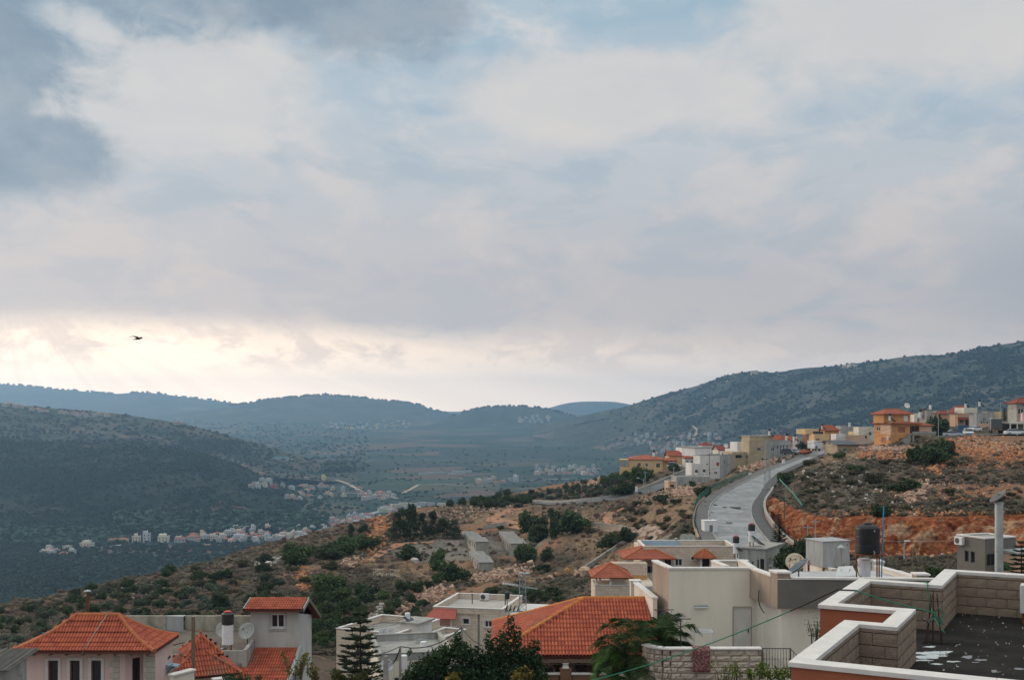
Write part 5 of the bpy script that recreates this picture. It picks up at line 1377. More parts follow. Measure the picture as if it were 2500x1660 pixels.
MB().tube([(0,0,-.3),(0,0,.8),(-.03,0,1.0),(.01,0,1.25),(.01,0,1.58)],.075,10).build('pipe',M_RUST,FLP); MB().lathe([(.17,1.58),(.15,1.63),(.03,1.67)],14).build('cap',M_STEEL,FLP)
CLT=MB(); rc=random.Random(4)
for k in range(14):
    c=Vector((rc.uniform(-.26,.26),rc.uniform(-.1,.1),rc.uniform(.0,.10))); CLT.lathe([(.03,-.04),(.06,-.01),(.05,.03),(.015,.05)],6,Matrix.Translation(c) @ Euler((rc.random()*2,rc.random()*2,0)).to_matrix().to_4x4())
co=CLT.build('rag_heap',mat('blue_grey_rags',(.16,.19,.26),(.06,.06,.07),scale=9,island=.5),None); co.location=P(115,1549,55.7); tag(co,'small heap of blue-grey rags on the tiled hip of the pink house','rags')
# ---- corner shed
SH=thing('tin_shed','grey shed with a corrugated dark sheet roof in front of the pink house','shed',(P(0,1660,47).x-3,47,-19))
zr=-(1616-HY)/F*47+19
mb=MB(); xe_=P(98,1610,49.6).x-(P(0,1660,47).x-3)
nn=40
for k in range(nn):
    a,b=xe_*k/nn,xe_*(k+1)/nn; za,zb2=.035*math.sin(k*2.2),.035*math.sin((k+1)*2.2)
    mb.quad((a,-.5,zr-.22+za),(b,-.5,zr-.22+zb2),(b,2.6,zr+.05+zb2),(a,2.6,zr+.05+za))
sr=mb.build('roof',mat('dark_sheet',(.085,.08,.07),(.06,.055,.05),scale=3,rough=.7,bump=.3,bscale=20),SH); so=sr.modifiers.new('sheet','SOLIDIFY'); so.thickness=.03
MB().box(0,xe_-.5,0,2.4,0,zr-.22).build('wall',M_CONCW,SH)
# ---- flat roofed house behind with its weathered parapet
fz=-13.4
FB=thing('old_flat_house','weathered flat-roofed house with a mossy parapet and clutter on its roof','house',(-25.5,64,-21))
def Q(x,y,z): return (x+25.5,y-64,z+21)
MB().box(0,10.5,0,7.2,0,fz+21).build('wall',M_CONCW,FB)
MB().box(.2,10.3,.2,7.0,fz+21.001,fz+21.03).build('roof_deck',mat('earthy_roof',(.15,.125,.10),(.11,.095,.08),scale=.9,bump=.4,bscale=20),FB)
mw=mat('mossy_render',(.40,.375,.30),(.26,.245,.20),scale=1.6,bump=.5,bscale=25,stretch=(1,1,.4),c3=(.14,.135,.11),s3=1.1)
bp=MB()
for (xa,xb,ya,yb) in ((0.0,3.55,6.9,7.1),(5.3,10.5,6.9,7.1)):
    bp.box(Q(P(221,0,71).x,0,0)[0] if xa == 0 else xa,xb if xa else 4.1,ya,yb,fz+21,fz+21+.92)
bp.build('parapet',mw,FB)
MB().add([(4.1,6.95,fz+21),(5.3,6.5,fz+21),(5.3,6.5,fz+21.95),(4.1,6.95,fz+21.92),(4.1,7.1,fz+21),(5.3,7.1,fz+21),(5.3,7.1,fz+21.95),(4.1,7.1,fz+21.92)],[(0,1,2,3),(3,2,6,7)]).build('stair_head',M_GREYR,FB)
MB().box(3.0,6.5,0,.18,fz+21,fz+21.12).box(6.9,10.5,0,.2,fz+21,fz+21.18).build('low_parapet',M_CONCW,FB)
MB().box(2.9,6.6,-.3,.3,fz+20.7,fz+20.78).build('ledge',M_CAP,FB)
# stained side wall toward the stair tower
x=-15.0
MB().add([Q(x,64,-21),Q(x,69.2,-21),Q(x,69.2,fz+.75),Q(x,64,fz+.25),Q(x+.2,64,-21),Q(x+.2,69.2,-21),Q(x+.2,69.2,fz+.75),Q(x+.2,64,fz+.25)],[(0,3,2,1),(4,5,6,7),(3,7,6,2),(0,4,7,3)]).build('side_wall',M_CONCW,FB)
# ---- stair tower
tx0,tx1,ty0,ty1,tz0=-15.05,-12.3,66,70.4,-21
TWR=thing('stair_tower','pale rendered stair tower with a red clay-tile gable roof and sliding window','house',(tx0,ty0,tz0))
hz_=-(1494-HY)/F*66-tz0
wx0,wx1=(661-CX)/F*66-tx0,(695-CX)/F*66-tx0
block_house(TWR,0,tx1-tx0,0,ty1-ty0,0,hz_-.05,mat('off_white_render',(.50,.50,.47),(.42,.42,.40),scale=1,bump=.3,bscale=40,stretch=(1,1,.4)),{'f': [(wx0,wx1,-(1532-HY)/F*66-tz0,-(1498-HY)/F*66-tz0,'w')]},top=False)
MB().box(wx0-.1,wx0-.003,-.04,-.003,hz_-1.0,hz_-.05).box(wx1+.003,wx1+.1,-.04,-.003,hz_-1.0,hz_-.05).box(wx0-.1,wx1+.1,-.05,-.003,hz_-1.06,hz_-1.001).build('shutter_rail',M_GREYR,TWR)
ey0,ey1,ry_=-.5,5.6,1.35; rzr=-(1462-HY)/F*(66+ry_)-tz0; ez2=-(1489-HY)/F*65.5-tz0; ezb=ez2-1.45
gx0,gx1=-.28,tx1-tx0+.35
rf=MB(); rf.slab([(gx0,ey0,ez2),(gx1,ey0,ez2),(gx1,ry_,rzr),(gx0,ry_,rzr)],.1); rf.slab([(gx1,ey1,ezb),(gx0,ey1,ezb),(gx0,ry_,rzr),(gx1,ry_,rzr)],.1)
tr_=rf.build('roof',MATS['roof_underlay'],TWR)
jn=MB(); bud=[70]
tile_slope(tr_,(gx0,ey0,ez2),(gx1,ey0,ez2),(0,1,0),[(0,0),(ry_-ey0,rzr-ez2)],0,0,budget=bud,joined=jn)
tile_slope(tr_,(gx1,ey1,ezb),(gx0,ey1,ezb),(0,-1,0),[(0,0),(ey1-ry_,rzr-ezb)],0,0,joined=jn)
jn.build('tiles',M_TILEJ,tr_)['kind']='stuff'
rm=MB(); ridge_run(rm,(gx0,ry_,rzr+.03),(gx1,ry_,rzr+.03),.09); rm.build('ridge',M_TILEJ,tr_)
MB().add([(0,0,hz_-.05),(tx1-tx0,0,hz_-.05),(tx1-tx0,0,ez2+.02),(0,0,ez2+.02)],[(0,1,2,3)]).add([(tx1-tx0,0,hz_-.05),(tx1-tx0,4.4,hz_-.05),(tx1-tx0,4.4,ezb+.35),(tx1-tx0,ry_,rzr-.11),(tx1-tx0,0,ez2+.02)],[(0,1,2,3,4)]).build('gable',MATS['off_white_render'],TWR)
vg=MB(); vg.box(gx1,gx1+.04,0,1,-.14,.08);
for (pa,pb) in (((gx1,ey0-.03,ez2),(gx1,ry_,rzr)),((gx1,ry_,rzr),(gx1,ey1,ezb)),((gx0,ey0-.03,ez2),(gx0,ry_,rzr))):
    pa,pb=Vector(pa),Vector(pb); q=Vector((.05,0,0)) if pa.x > 1 else Vector((-.05,0,0)); up=Vector((0,0,.12))
    MB().add([pa-up,pb-up,pb+up,pa+up,pa-up+q,pb-up+q,pb+up+q,pa+up+q],[(0,1,2,3),(7,6,5,4),(3,2,6,7),(0,4,5,1)]).build('bargeboard',M_STEEL if pa.y < 0 else M_WOOD,tr_)
# lean-to tiled roof below it
lx0,lx1=-.5,tx1-tx0+.02; ly=-6.5
zA=-(1585-HY)/F*65.8-tz0; zB=zA-2.35
lr=MB().slab([(lx0,ly,zB),(lx1,ly,zB),(lx1,-.05,zA),(lx0,-.05,zA)],.1).build('lean_to_roof',MATS['roof_underlay'],TWR)
jn=MB(); bud=[150]
tile_slope(lr,(lx0,ly,zB),(lx1,ly,zB),(0,1,0),[(0,0),(-.05-ly,zA-zB)],0,0,budget=bud,joined=jn);
if jn.v: jn.build('tiles',M_TILEJ,lr)['kind']='stuff'
MB().box(lx1+.01,lx1+.22,ly,-.01,0,zB+.1).build('side_wall',M_GREYR,TWR)
MB().add([(lx1+.01,ly,zB-.1),(lx1+.01,0,zA-.1),(lx1+.01,0,zA+.25),(lx1+.01,ly,zB+.25),(lx1+.2,ly,zB-.1),(lx1+.2,0,zA-.1),(lx1+.2,0,zA+.25),(lx1+.2,ly,zB+.25)],[(0,3,2,1),(4,5,6,7),(3,7,6,2),(0,4,7,3)]).build('verge',M_STEEL,TWR)
# ---- small tiered tiled roofs in front
def pyr(root,cx,cy,r,z,rise,nm='roof',ang=.55,tiles=True):
    pts=[Vector((cx+r*math.cos(ang+k*math.pi/2),cy+r*math.sin(ang+k*math.pi/2),z)) for k in range(4)]; apx=Vector((cx,cy,z+rise))
    mb=MB()
    for k in range(4): mb.slab([pts[k],pts[(k+1) % 4],apx],.08)
    ro=mb.build(nm,MATS['roof_underlay'],root); jn=MB()
    for k in range(4):
        A,B=pts[k],pts[(k+1) % 4]; m_=(A+B)/2; inn=Vector((cx,cy,z))-m_
        tile_slope(ro,A,B,inn,[(0,0),(inn.length,rise)],((B-A).length/2)/inn.length,((B-A).length/2)/inn.length,joined=jn)
    jn.build('tiles',M_TILEJ,ro)['kind']='stuff'
    rm=MB()
    for p in pts: ridge_run(rm,p+Vector((0,0,.03)),apx+Vector((0,0,.03)),.09)
    rm.cyl(apx,apx+Vector((0,0,.28)),.09,.07,n=10); rm.build('ridge',M_RIDGE,ro)
KI=thing('tiered_kiosk','small pavilion with two stacked red clay-tile roofs below the flat roof','pavilion',(P(490,1600,60).x,60,-21))
pyr(KI,0,0,1.35,-(1592-HY)/F*60+21,.85,'upper_roof',ang=-.35)
pyr(KI,.0,-.4,2.6,-(1640-HY)/F*59+21,1.15,'lower_roof',ang=-.35)
MB().box(-.6,.6,-.7,.5,5,-(1594-HY)/F*60+21).build('wall',M_CREAM,KI)
MB().box(-1.4,1.4,-1.7,1.2,0,-(1645-HY)/F*59+21).build('base',M_CREAM,KI)
for (px,py,D,ln,rot) in ((445,1640,54,1.3,1.05),(540,1655,54,.7,.6)):
    b=P(px,py,D); o=thing('capped_parapet','white-capped short parapet wall below the %s' % ('wooden post' if px < 500 else 'small pavilion'),'wall',(b.x,b.y,b.z-3),R(60) if px < 500 else R(30))
    MB().box(-ln/2,ln/2,-.12,.12,0,2.95).build('wall',M_CREAM,o); MB().box(-ln/2-.06,ln/2+.06,-.2,.2,2.951,3.04).build('coping',M_CAP,o,bevel=.01)
WP=thing('wooden_post','tall weathered wooden post standing before the mossy parapet','post',P(472,1630,56.5))
MB().box(-.075,.075,-.075,.075,-3,(1630-1505)/F*56.5).build('post',M_WOOD,WP)
make_boiler('water_heater','white boiler with a black tank and red lid on the old flat roof',(P(556,1577,64.5).x,64.5,fz+.02),s=1.08,lid=M_RED,legs=.42)
RDM=thing('rust_frame','rusty red metal frame standing beside the pink house wall','frame',P(405,1622,58.5))
for (a,b) in (((-.3,0,-.5),(-.25,0,.9)),((.3,0,-.5),(.33,0,.9)),((-.3,0,.9),(.35,0,.9)),((-.3,0,.85),(.9,.2,1.1))): MB().cyl(a,b,.03,n=6).build('bar',M_RUST,RDM)
JK=thing('scrap_heap','heap of white and blue scrap sheets beside the pink house','scrap',P(402,1632,56.5))
rj=random.Random(8)
for k in range(12):
    M=Matrix.Translation((rj.uniform(-.45,.45),rj.uniform(-.3,.3),rj.uniform(-.2,.5))) @ Euler((rj.uniform(-.9,.9),rj.uniform(-.9,.9),rj.random()*6)).to_matrix().to_4x4()
    MB().box(-.3,.3,-.2,.2,-.012,.012,M).build('sheet',(M_FRAMEW,MATS['blue_roof_sheet'],M_FRAMED)[k % 3],JK)
make_dish('satellite_dish','grey satellite dish on the old flat roof against the stair tower',(P(604,1560,65.5).x,65.5,fz+.02),1.0,R(160),R(28),mat('dish_grey',(.38,.39,.38),(.32,.33,.32),scale=2),mast=.95)
make_dish('satellite_dish','grey satellite dish half hidden by the red-lidded boiler',(P(549,1560,66.5).x,66.5,fz+.02),1.0,R(185),R(30),MATS['dish_grey'],mast=.85)
RBX=thing('rebar_stubs','cluster of rusty bar stubs on the old flat roof beside the boiler','rebar',(P(525,1570,65).x,65,fz))
for k in range(9): MB().cyl((rj.uniform(-.3,.3),rj.uniform(-.3,.3),0),(rj.uniform(-.3,.3),rj.uniform(-.3,.3),rj.uniform(.3,.6)),.012,n=5).build('bar',M_RUST,RBX)
PNL=thing('roof_duct','pale metal duct lying against the boiler on the old roof','duct',(P(532,1568,64.3).x,64.3,fz+.05),R(35))
MB().box(-.6,.6,-.08,.08,0,.12,Matrix.Rotation(R(-14),4,'Y')).build('duct',M_STEEL,PNL)

# ================================================================ lower stone houses in the hollow
LB=thing('low_stone_house','low cream stone house with a cluttered terraced roof, behind the conifer','house',(P(821,1543,92.6).x,92.6,-27),R(-25))
lx=lambda px: solve_t((LB.location.x,92.6),(math.cos(R(-25)),math.sin(R(-25))),px)
ztp=-(1556-HY)/F*92+27
Lw=lx(969)
block_house(LB,0,Lw,0,7,-2,ztp,M_STONE,{'f': [(.55,1.1,ztp-2.6,ztp-1.6,'w'),(.55,1.1,ztp-5.6,ztp-4.6,'w')]},trim=M_CAP)
parapet(LB,0,Lw,0,7,ztp,.62,M_STONE,M_CAP)
MB().box(Lw-1.0,Lw+.6,2.2,4.6,ztp,ztp+1.05).build('roof_hut',M_WHITE,LB); MB().box(Lw-1.2,Lw+.8,2.0,4.8,ztp+1.051,ztp+1.2).build('hut_roof',M_CONC,LB)
block_house(LB,Lw+.01,Lw+2.3,2.2,7.4,-2,ztp-.5,M_STONE,{}); parapet(LB,Lw+.25,Lw+2.3,2.2,7.4,ztp-.5,.4,M_STONE,M_CAP)
LB2=thing('terrace_house','cream flat-roofed house with an open roof terrace in front of the low stone house','house',(P(925,1600,78).x,78,-27),R(12))
z2t=-(1600-HY)/F*80+27
block_house(LB2,0,5.2,0,7,-2,z2t,M_CREAM,{'f': [(1,2,z2t-2.2,z2t-1.1,'w'),(3,4,z2t-2.2,z2t-1.1,'w')]}); parapet(LB2,0,5.2,0,7,z2t,.5,M_CONCW,M_CONC)
for (px,py,D,lb) in ((995,1537,93,'small white boiler above the roof hut of the low stone house'),):
    make_boiler('water_heater',lb,P(px,py,D),s=.75,black=False,legs=.6,panel=(1,R(70)))
for (px,py,D,lb) in ((1034,1600,83,'white boiler on the roof terrace behind the dark leafy tree'),(985,1640,70,'white boiler low down between the concrete poles')):
    p=P(px,py,D); make_boiler('water_heater',lb,p,s=.8,black=False,legs=.2)
make_dish('satellite_dish','grey dish on the roof terrace beside the white boiler',P(1028,1590,84),.9,R(200),R(25),MATS['dish_grey'],mast=.5)
for (px,py,lb) in ((936,1556,'pale dish beside the white roof hut'),(952,1555,'small pale dish touching the white roof hut'),(944,1640,'white dish behind the broken concrete stub')):
    make_dish('satellite_dish',lb,P(px,py,88 if py < 1600 else 66),.75,R(190),R(28),mat('dish_pale',(.52,.53,.54),(.46,.47,.48),scale=2),mast=.35)
# ---- cream stone house with a red awning
cz=-27.0
CHS=thing('cream_stone_house','two-storey cream stone house with white-trimmed windows and a red awning balcony','house',(P(1058,1476,112).x,112,cz),R(-13))
cxx=lambda px: solve_t((CHS.location.x,112),(math.cos(R(-13)),math.sin(R(-13))),px)
zc=-(1484-HY)/F*111.5-cz
wA,wB=cxx(1166),cxx(1228); zw=lambda py:-(py-HY)/F*111-cz
block_house(CHS,0,wA,0,8.5,-2,zc-.5,M_STONE,{'f': [(cxx(1129),cxx(1146),zw(1525),zw(1510),'w')]},trim=M_CAP)
block_house(CHS,wA+.25,wB,-.1,8.5,-2,zc-.5,M_STONE,{'f': [(cxx(1184)-wA-.25,cxx(1202)-wA-.25,zw(1529),zw(1513),'w')]},trim=M_CAP)
MB().box(wA,wA+.25,.15,8.4,-2,zc-.5).build('recess',M_GREYR,CHS)
parapet(CHS,0,wB,-.1,8.6,zc-.5,.55,M_STONE,M_CAP,roofm=mat('pale_roof_tiles',(.42,.39,.36),(.36,.335,.31),scale=.8))
MB().box(wB+.01,wB+3.4,1.5,8.5,-2,zc-.9).build('annex',M_GREYR,CHS); MB().box(wB+.01,wB+3.5,1.4,8.6,zc-.899,zc-.75).build('annex_roof',M_CAP,CHS)
bx0,bx1=cxx(1058)-.1,cxx(1110)
MB().box(bx0+.35,bx1-.3,-.03,-.004,zw(1530),zw(1504)).build('pink_panel',mat('salmon_render',(.55,.30,.25),(.50,.27,.225),scale=1),CHS)
bc=MB(); pr_c=[(bx0,-.01),(bx0,-.6),(bx0+.4,-1.0),(bx1-.2,-1.0),(bx1+.25,-.6),(bx1+.3,-.01)]
bc.prism(pr_c,zw(1546),zw(1531)); bc.build('balcony',M_STONE,CHS); MB().prism([(q[0]*1.0+(.05 if q[0] > 1 else -.05),q[1]-.05) for q in pr_c],zw(1531)+.001,zw(1529)).build('coping',M_CAP,CHS)
for q in (bx0+.12,bx1-.1): MB().cyl((q,-.85,zw(1529)),(q,-.85,zw(1507)),.09,n=10).build('column',M_CAP,CHS)
aw=MB().slab([(bx0-.35,-1.35,zw(1507)),(bx1+.45,-1.35,zw(1507)),(bx1+.2,-.01,zw(1486)),(bx0+.25,-.01,zw(1486))],.08).build('awning',mat('red_sheet',(.36,.085,.06),(.31,.075,.055),scale=2,rough=.6),CHS)
for (x_,y_,lb,kk) in ((wA*.55,5.5,'black vent post on the cream stone house roof',0),(wB*.93,3,'small black post on the cream house roof beside the annex',1)):
    M_=CHS.matrix_world if False else Matrix.Translation(CHS.location) @ Matrix.Rotation(R(-13),4,'Z'); q=M_ @ Vector((x_,y_,zc-.45))
    o=thing('vent_post',lb,'vent pipe',q); MB().cyl((0,0,0),(0,0,.95),.05,n=8).build('pipe',M_FRAMED,o); MB().cyl((0,0,.95),(0,0,1.02),.08,n=8).build('cap',M_FRAMED,o)
M_=Matrix.Translation(CHS.location) @ Matrix.Rotation(R(-13),4,'Z')
AC=thing('roof_unit','white air-conditioning unit on the cream stone house roof','air conditioner',M_ @ Vector((wA*.72,7.6,zc-.45)),R(-13))
MB().box(-.45,.45,-.2,.2,.1,.75).build('casing',M_FRAMEW,AC,bevel=.02); MB().lathe([(.25,0),(.25,.02)],16,Matrix.Translation((-.12,-.203,.42)) @ Matrix.Rotation(R(90),4,'X')).build('fan',M_FRAMED,AC)
for xx in (-.38,.3): MB().box(xx,xx+.06,-.18,.18,0,.099).build('foot',M_FRAMED,AC)
# ---- lattice power pole with transformer
def lattice(root,w0,w1,h,n,m=M_STEEL,r=.035):
    lg=MB(); br=MB()
    for (a,b) in ((-1,-1),(1,-1),(1,1),(-1,1)):
        MB().cyl((a*w0,b*w0,0),(a*w1,b*w1,h),r,n=5).build('leg',m,root)
    for k in range(n):
        t0,t1=k/n,(k+1)/n; q0,q1=w0+(w1-w0)*t0,w0+(w1-w0)*t1
        for (a,b,c,d) in ((-1,-1,1,-1),(1,-1,1,1),(1,1,-1,1),(-1,1,-1,-1)):
            if k % 2: br.cyl((a*q0,b*q0,h*t0),(c*q1,d*q1,h*t1),r*.55,n=4)
            else: br.cyl((c*q0,d*q0,h*t0),(a*q1,b*q1,h*t1),r*.55,n=4)
            br.cyl((a*q1,b*q1,h*t1),(c*q1,d*q1,h*t1),r*.5,n=4)
    br.build('bracing',m,root)
LPp=P(1276,1640,100); hL=(1640-1398)/F*100
LP=thing('lattice_pole','grey steel lattice power pole with insulators and a black transformer','power pole',LPp)
lattice(LP,.42,.24,hL,16)
z_=lambda py: (1640-py)/F*100
MB().box(-.35,.55,-.3,.3,z_(1400),z_(1398)).build('crossarm',M_STEEL,LP)
MB().box(-1.75,.3,-.06,.06,z_(1434)-.05,z_(1434)+.05,Matrix.Rotation(R(8),4,'Y')).build('crossarm',M_STEEL,LP)
ins_m=mat('white_porcelain',(.72,.72,.72),rough=.25,spec=.5)
inm=MB().lathe([(.03,0),(.075,.03),(.03,.07),(.075,.10),(.03,.15),(.05,.20)],10).mesh('insulator',ins_m)
for k in range(8):
    o=link('insulator',inm,LP); xx=-1.7+k*.17; o.location=(xx,0,z_(1434)-xx*.14+.05)
MB().box(-1.6,.1,-.10,.10,z_(1492)-.05,z_(1492)+.05).build('crossarm',M_STEEL,LP)
MB().lathe([(.20,z_(1461)),(.22,z_(1460)),(.22,z_(1446)),(.16,z_(1444))],14,Matrix.Translation((-1.35,0,0))).build('transformer',M_BLACK,LP)
MB().cyl((-1.35,0,z_(1492)),(-1.35,0,z_(1461)),.05,n=8).build('bracket',M_STEEL,LP)
bm=MB().lathe([(.05,0),(.09,.06),(.05,.12),(.09,.18),(.05,.24),(.07,.42),(.02,.5)],8).mesh('bushing',M_BLACK)
for k in range(4):
    o=link('bushing',bm,LP); o.location=(-1.5+k*.35,-.05,z_(1490)); o.rotation_euler=(0,.35,0)
# ---- concrete poles and their wires
def pole(px,py0,py1,D,lb,r=.11,m=M_CONC,arm=False,nm='concrete_pole',yaw=0):
    p=P(px,py0,D); t=thing(nm,lb,'pole',p,yaw); h=(py0-py1)/F*D
    MB().cyl((0,0,-1),(0,0,h),r,r*.7,n=8).build('shaft',m,t)
    return t,p+Vector((0,0,h))
t,top1=pole(1127,1640,1530,70,'concrete pole hung with cables before the cream stone house',.10)
MB().lathe([(.02,0),(.08,-.08),(.09,-.2),(.02,-.28)],10,Matrix.Translation((-.16,-.1,1.35))).build('lamp',ins_m,t)
t,top2=pole(977,1700,1577,56,'slim concrete pole with a looped cable bundle beside the conifer',.085)
t,top3=pole(942,1700,1600,54,'broken square concrete stub pole beside the conifer',.16)
def wire(lb,p,q,s=.6,r=.012,n=14,m=None,grp='overhead wires'):
    o=MB().tube([v-p for v in sag(p,q,n,s)],r,4).build('overhead_wire',m or M_CABLE,None); o.location=p
    return tag(o,lb,'wire',grp)
wire('thick black cable slung between the two concrete poles',top2,top1,.5,.03)
wire('black cable running from the concrete pole down behind the dark tree',top1,P(1180,1575,60),.2,.025)
wire('thin cable from the slim pole toward the terrace house',top2,P(880,1600,60),.15,.02)
for k in range(3): wire('long grey power line crossing the wooded gully',P(762,1518+6*k,70),P(1060,1466+5*k,110),1.0,.014)
bun=MB()
for k in range(6): bun.tube([top2-top2+Vector((0,-.1,-.05)),Vector((-.10-.05*k,-.1,-.5-.08*k)),Vector((-.35-.06*k,-.1,-.75-.06*k)),Vector((-.62,-.1,-.66))],.010,4)
b_o=bun.build('cable_bundle',mat('green_black_cable',(.03,.07,.06),(.02,.02,.02),scale=6,island=.4),None); b_o.location=top2; tag(b_o,'looped bundle of green and black cables hanging from the slim pole','cable')
# ================================================================ roads of the hilltop quarter
def strip(name,left,right,dz,m,parent=None,kind='structure',th=None,group=None):
    vs,fs=[],[]
    for a,b in zip(left,right): vs += [a+Vector((0,0,dz)),b+Vector((0,0,dz))]
    for i in range(len(left)-1): fs.append((2*i,2*i+1,2*i+3,2*i+2))
    if th:
        n=len(vs); vs += [v-Vector((0,0,th)) for v in vs]
        for i in range(len(left)-1): fs += [(2*i,2*i+2,n+2*i+2,n+2*i),(2*i+1,n+2*i+1,n+2*i+3,2*i+3)]
        e=2*(len(left)-1); fs += [(0,n,n+1,1),(e,e+1,n+e+1,n+e)]
    o=MB().add(vs,fs).build(name,m,parent)
    if kind and parent is None: o['kind']=kind
    return o
def off(prs,side,d0,d1=None):
    out=[]
    for a,b in prs:
        t=(b-a); t.z=0; t=t.normalized()
        out.append((b+t*d0) if side > 0 else (a-t*d0))
    return out
M_ROAD=mat('worn_asphalt',(.15,.152,.154),(.205,.207,.21),scale=.45,rough=.55,bump=.7,bscale=16,c3=(.265,.267,.27),s3=.16,lo3=.46,hi3=.62,dist=1.6,stretch=(1,.30,1),spec=.5)
M_ROAD2=mat('dark_asphalt',(.055,.057,.061),(.085,.087,.092),scale=.3,rough=.6,c3=(.12,.12,.125),s3=.15,spec=.35)
L_,R_=[p[0] for p in ROADS['main']],[p[1] for p in ROADS['main']]
road=strip('main_road',L_,R_,0.0,M_ROAD)
strip('pavement',off(ROADS['main'],-1,2.0),off(ROADS['main'],-1,.16),.13,M_WALK,th=.25)
strip('pavement',off(ROADS['main'],1,.16),off(ROADS['main'],1,2.0),.13,mat('dark_pavement',(.10,.098,.10),(.075,.073,.075),scale=.8),th=.25)
def kerbs(prs,side,m=M_KERB,parent=None):
    n=0
    for i in range(0,len(prs)-1):
        t0=off(prs[i:i+2],side,.0); t1=off(prs[i:i+2],side,.15)
        strip('kerb',t0,t1,.14,m,parent=parent,th=.3)
kerbs(ROADS['main'],-1,parent=road); kerbs(ROADS['main'],1,parent=road)
L2,R2=[p[0] for p in ROADS['upper']],[p[1] for p in ROADS['upper']]
rd2=strip('upper_road',L2,R2,0.0,M_ROAD2)
kerbs(ROADS['upper'],-1,parent=rd2)
strip('top_street',[p[0] for p in ROADS['top']],[p[1] for p in ROADS['top']],.06,M_ROAD2)
# worn patches and a manhole ring on the road
for (px,py,rx,ry,lb) in ((1796,1243,13,3,'dark tar patch in the middle of the worn road'),(1769,1243,6,1.3,'small dark tar patch near the kerb of the worn road'),(1780,1282,8,1.6,'dark streak of tar low on the worn road')):
    c=hit(px,py); c=P(px,py,c.y) if c else P(px,py,180)
    b=[q for q in ROADS['main'] if abs(q[0].y-c.y) < 4]; zr_=b[0][0].z if b else c.z
    mb=MB(); D=c.y; vs=[(rx/F*D*math.cos(t)*(1+.15*math.sin(3*t)),ry/F*D*10*math.sin(t)*(1+.2*math.sin(4*t)),0) for t in [k*math.pi/9 for k in range(18)]]
    o=mb.add(vs,[tuple(range(18))]).build('tar_patch',M_ASPH,None); tz=[((q[0]+q[1])/2) for q in ROADS['main']]; nr=min(tz,key=lambda q: abs(q.y-D))
    o.location=(c.x,D,nr.z+.05); tag(o,lb,'tar patch')
# retaining walls and fences along the bend
def wall_along(name,lb,pts,h,th,m,cap=None,base=1.5,cat='wall'):
    o=thing(name,lb,cat,pts[0])
    q=[p-pts[0] for p in pts]; mb=MB(); cp=MB()
    for a,b in zip(q[:-1],q[1:]):
        t=(b-a); t.z=0; t.normalize(); n=Vector((-t.y,t.x,0))*th/2
        for (mm,z0,z1,k) in ((mb,-base,h,1.0),(cp,h+.002,h+.1,1.5)):
            mm.add([a-n*k+Vector((0,0,z0)),b-n*k+Vector((0,0,z0)),b+n*k+Vector((0,0,z0)),a+n*k+Vector((0,0,z0)),a-n*k+Vector((0,0,z1)),b-n*k+Vector((0,0,z1)),b+n*k+Vector((0,0,z1)),a+n*k+Vector((0,0,z1))],
                   [(3,2,1,0),(4,5,6,7),(0,1,5,4),(2,3,7,6),(0,4,7,3),(1,2,6,5)])
    mb.build('wall',m,o)
    if cap is not None: cp.build('coping',cap,o)
    return o
bl_=[p for p in off(ROADS['main'],-1,2.3)]
bend=[p for p in bl_ if 150 < p.y < 196]
M_RETAIN=mat('tan_retaining_stone',(.40,.30,.20),(.33,.25,.17),scale=.8,bump=.6,bscale=6,brick=(.8,.35,(.7,.68,.66)))
wall_along('retaining_wall','tan stone retaining wall under the green fence on the outer bend of the road',bend,.18,.3,M_RETAIN,base=2.2)
FN=thing('mesh_fence','dark green wire mesh fence along the outer bend of the road','fence',bend[0])
fpts=[p-bend[0] for p in [q for q in bl_ if 158 < q.y < 236]]
for i in range(0,len(fpts),2): MB().cyl(fpts[i]+Vector((0,0,-.3)),fpts[i]+Vector((0,0,1.25)),.035,n=5).build('post',M_GREENP,FN)
MB().tube([p+Vector((0,0,1.22)) for p in fpts],.03,5).tube([p+Vector((0,0,.65)) for p in fpts],.02,4).tube([p+Vector((0,0,.25)) for p in fpts],.02,4).build('rail',M_GREENP,FN)
mw_=MB()
for a,b in zip(fpts[:-1],fpts[1:]):
    n=max(2,int((b-a).length/.16))
    for k in range(n):
        p=a.lerp(b,k/n); q=a.lerp(b,min(1,(k+3)/n))
        mw_.tube([p+Vector((0,0,.2)),q+Vector((0,0,1.2))],.008,3); mw_.tube([q+Vector((0,0,.2)),p+Vector((0,0,1.2))],.008,3)
mw_.build('mesh',M_GREENP,FN)
br_=[p for p in off(ROADS['main'],1,2.2) if 138 < p.y < 204]
wall_along('kerb_wall','low curved concrete wall at the foot of the orange rock cut',br_,.75,.25,mat('pinkish_concrete',(.36,.27,.22),(.30,.23,.19),scale=1.2),M_CONC)
ul=[p for p in off(ROADS['upper'],-1,.5)]
wall_along('roadside_wall','low stone wall along the upper side road above the bushes',ul,.55,.3,M_CONC,None)
# white box beside the bend
WBp=hit(1736,1305) or P(1736,1305,156); D_=157
bb=P(1720,1305,D_)
WBX=thing('white_cabin','white box cabin with a grey louvred opening, standing at the road bend','cabin',(bb.x,D_,bb.z),R(4))
wb,hb_=32/F*D_,33/F*D_
block_house(WBX,0,wb,0,1.9,0,hb_,M_WENAM,{'f': [(wb*.38,wb*.65,hb_*.18,hb_*.70,'o')]},rec=.06); MB().box(-.05,wb+.05,-.05,1.95,hb_+.002,hb_+.06).build('roof',M_FRAMEW,WBX)
for k in range(6): MB().box(wb*.38,wb*.65,.02,.05,hb_*(.2+.08*k),hb_*(.24+.08*k)).build('slat',M_STEEL,WBX)

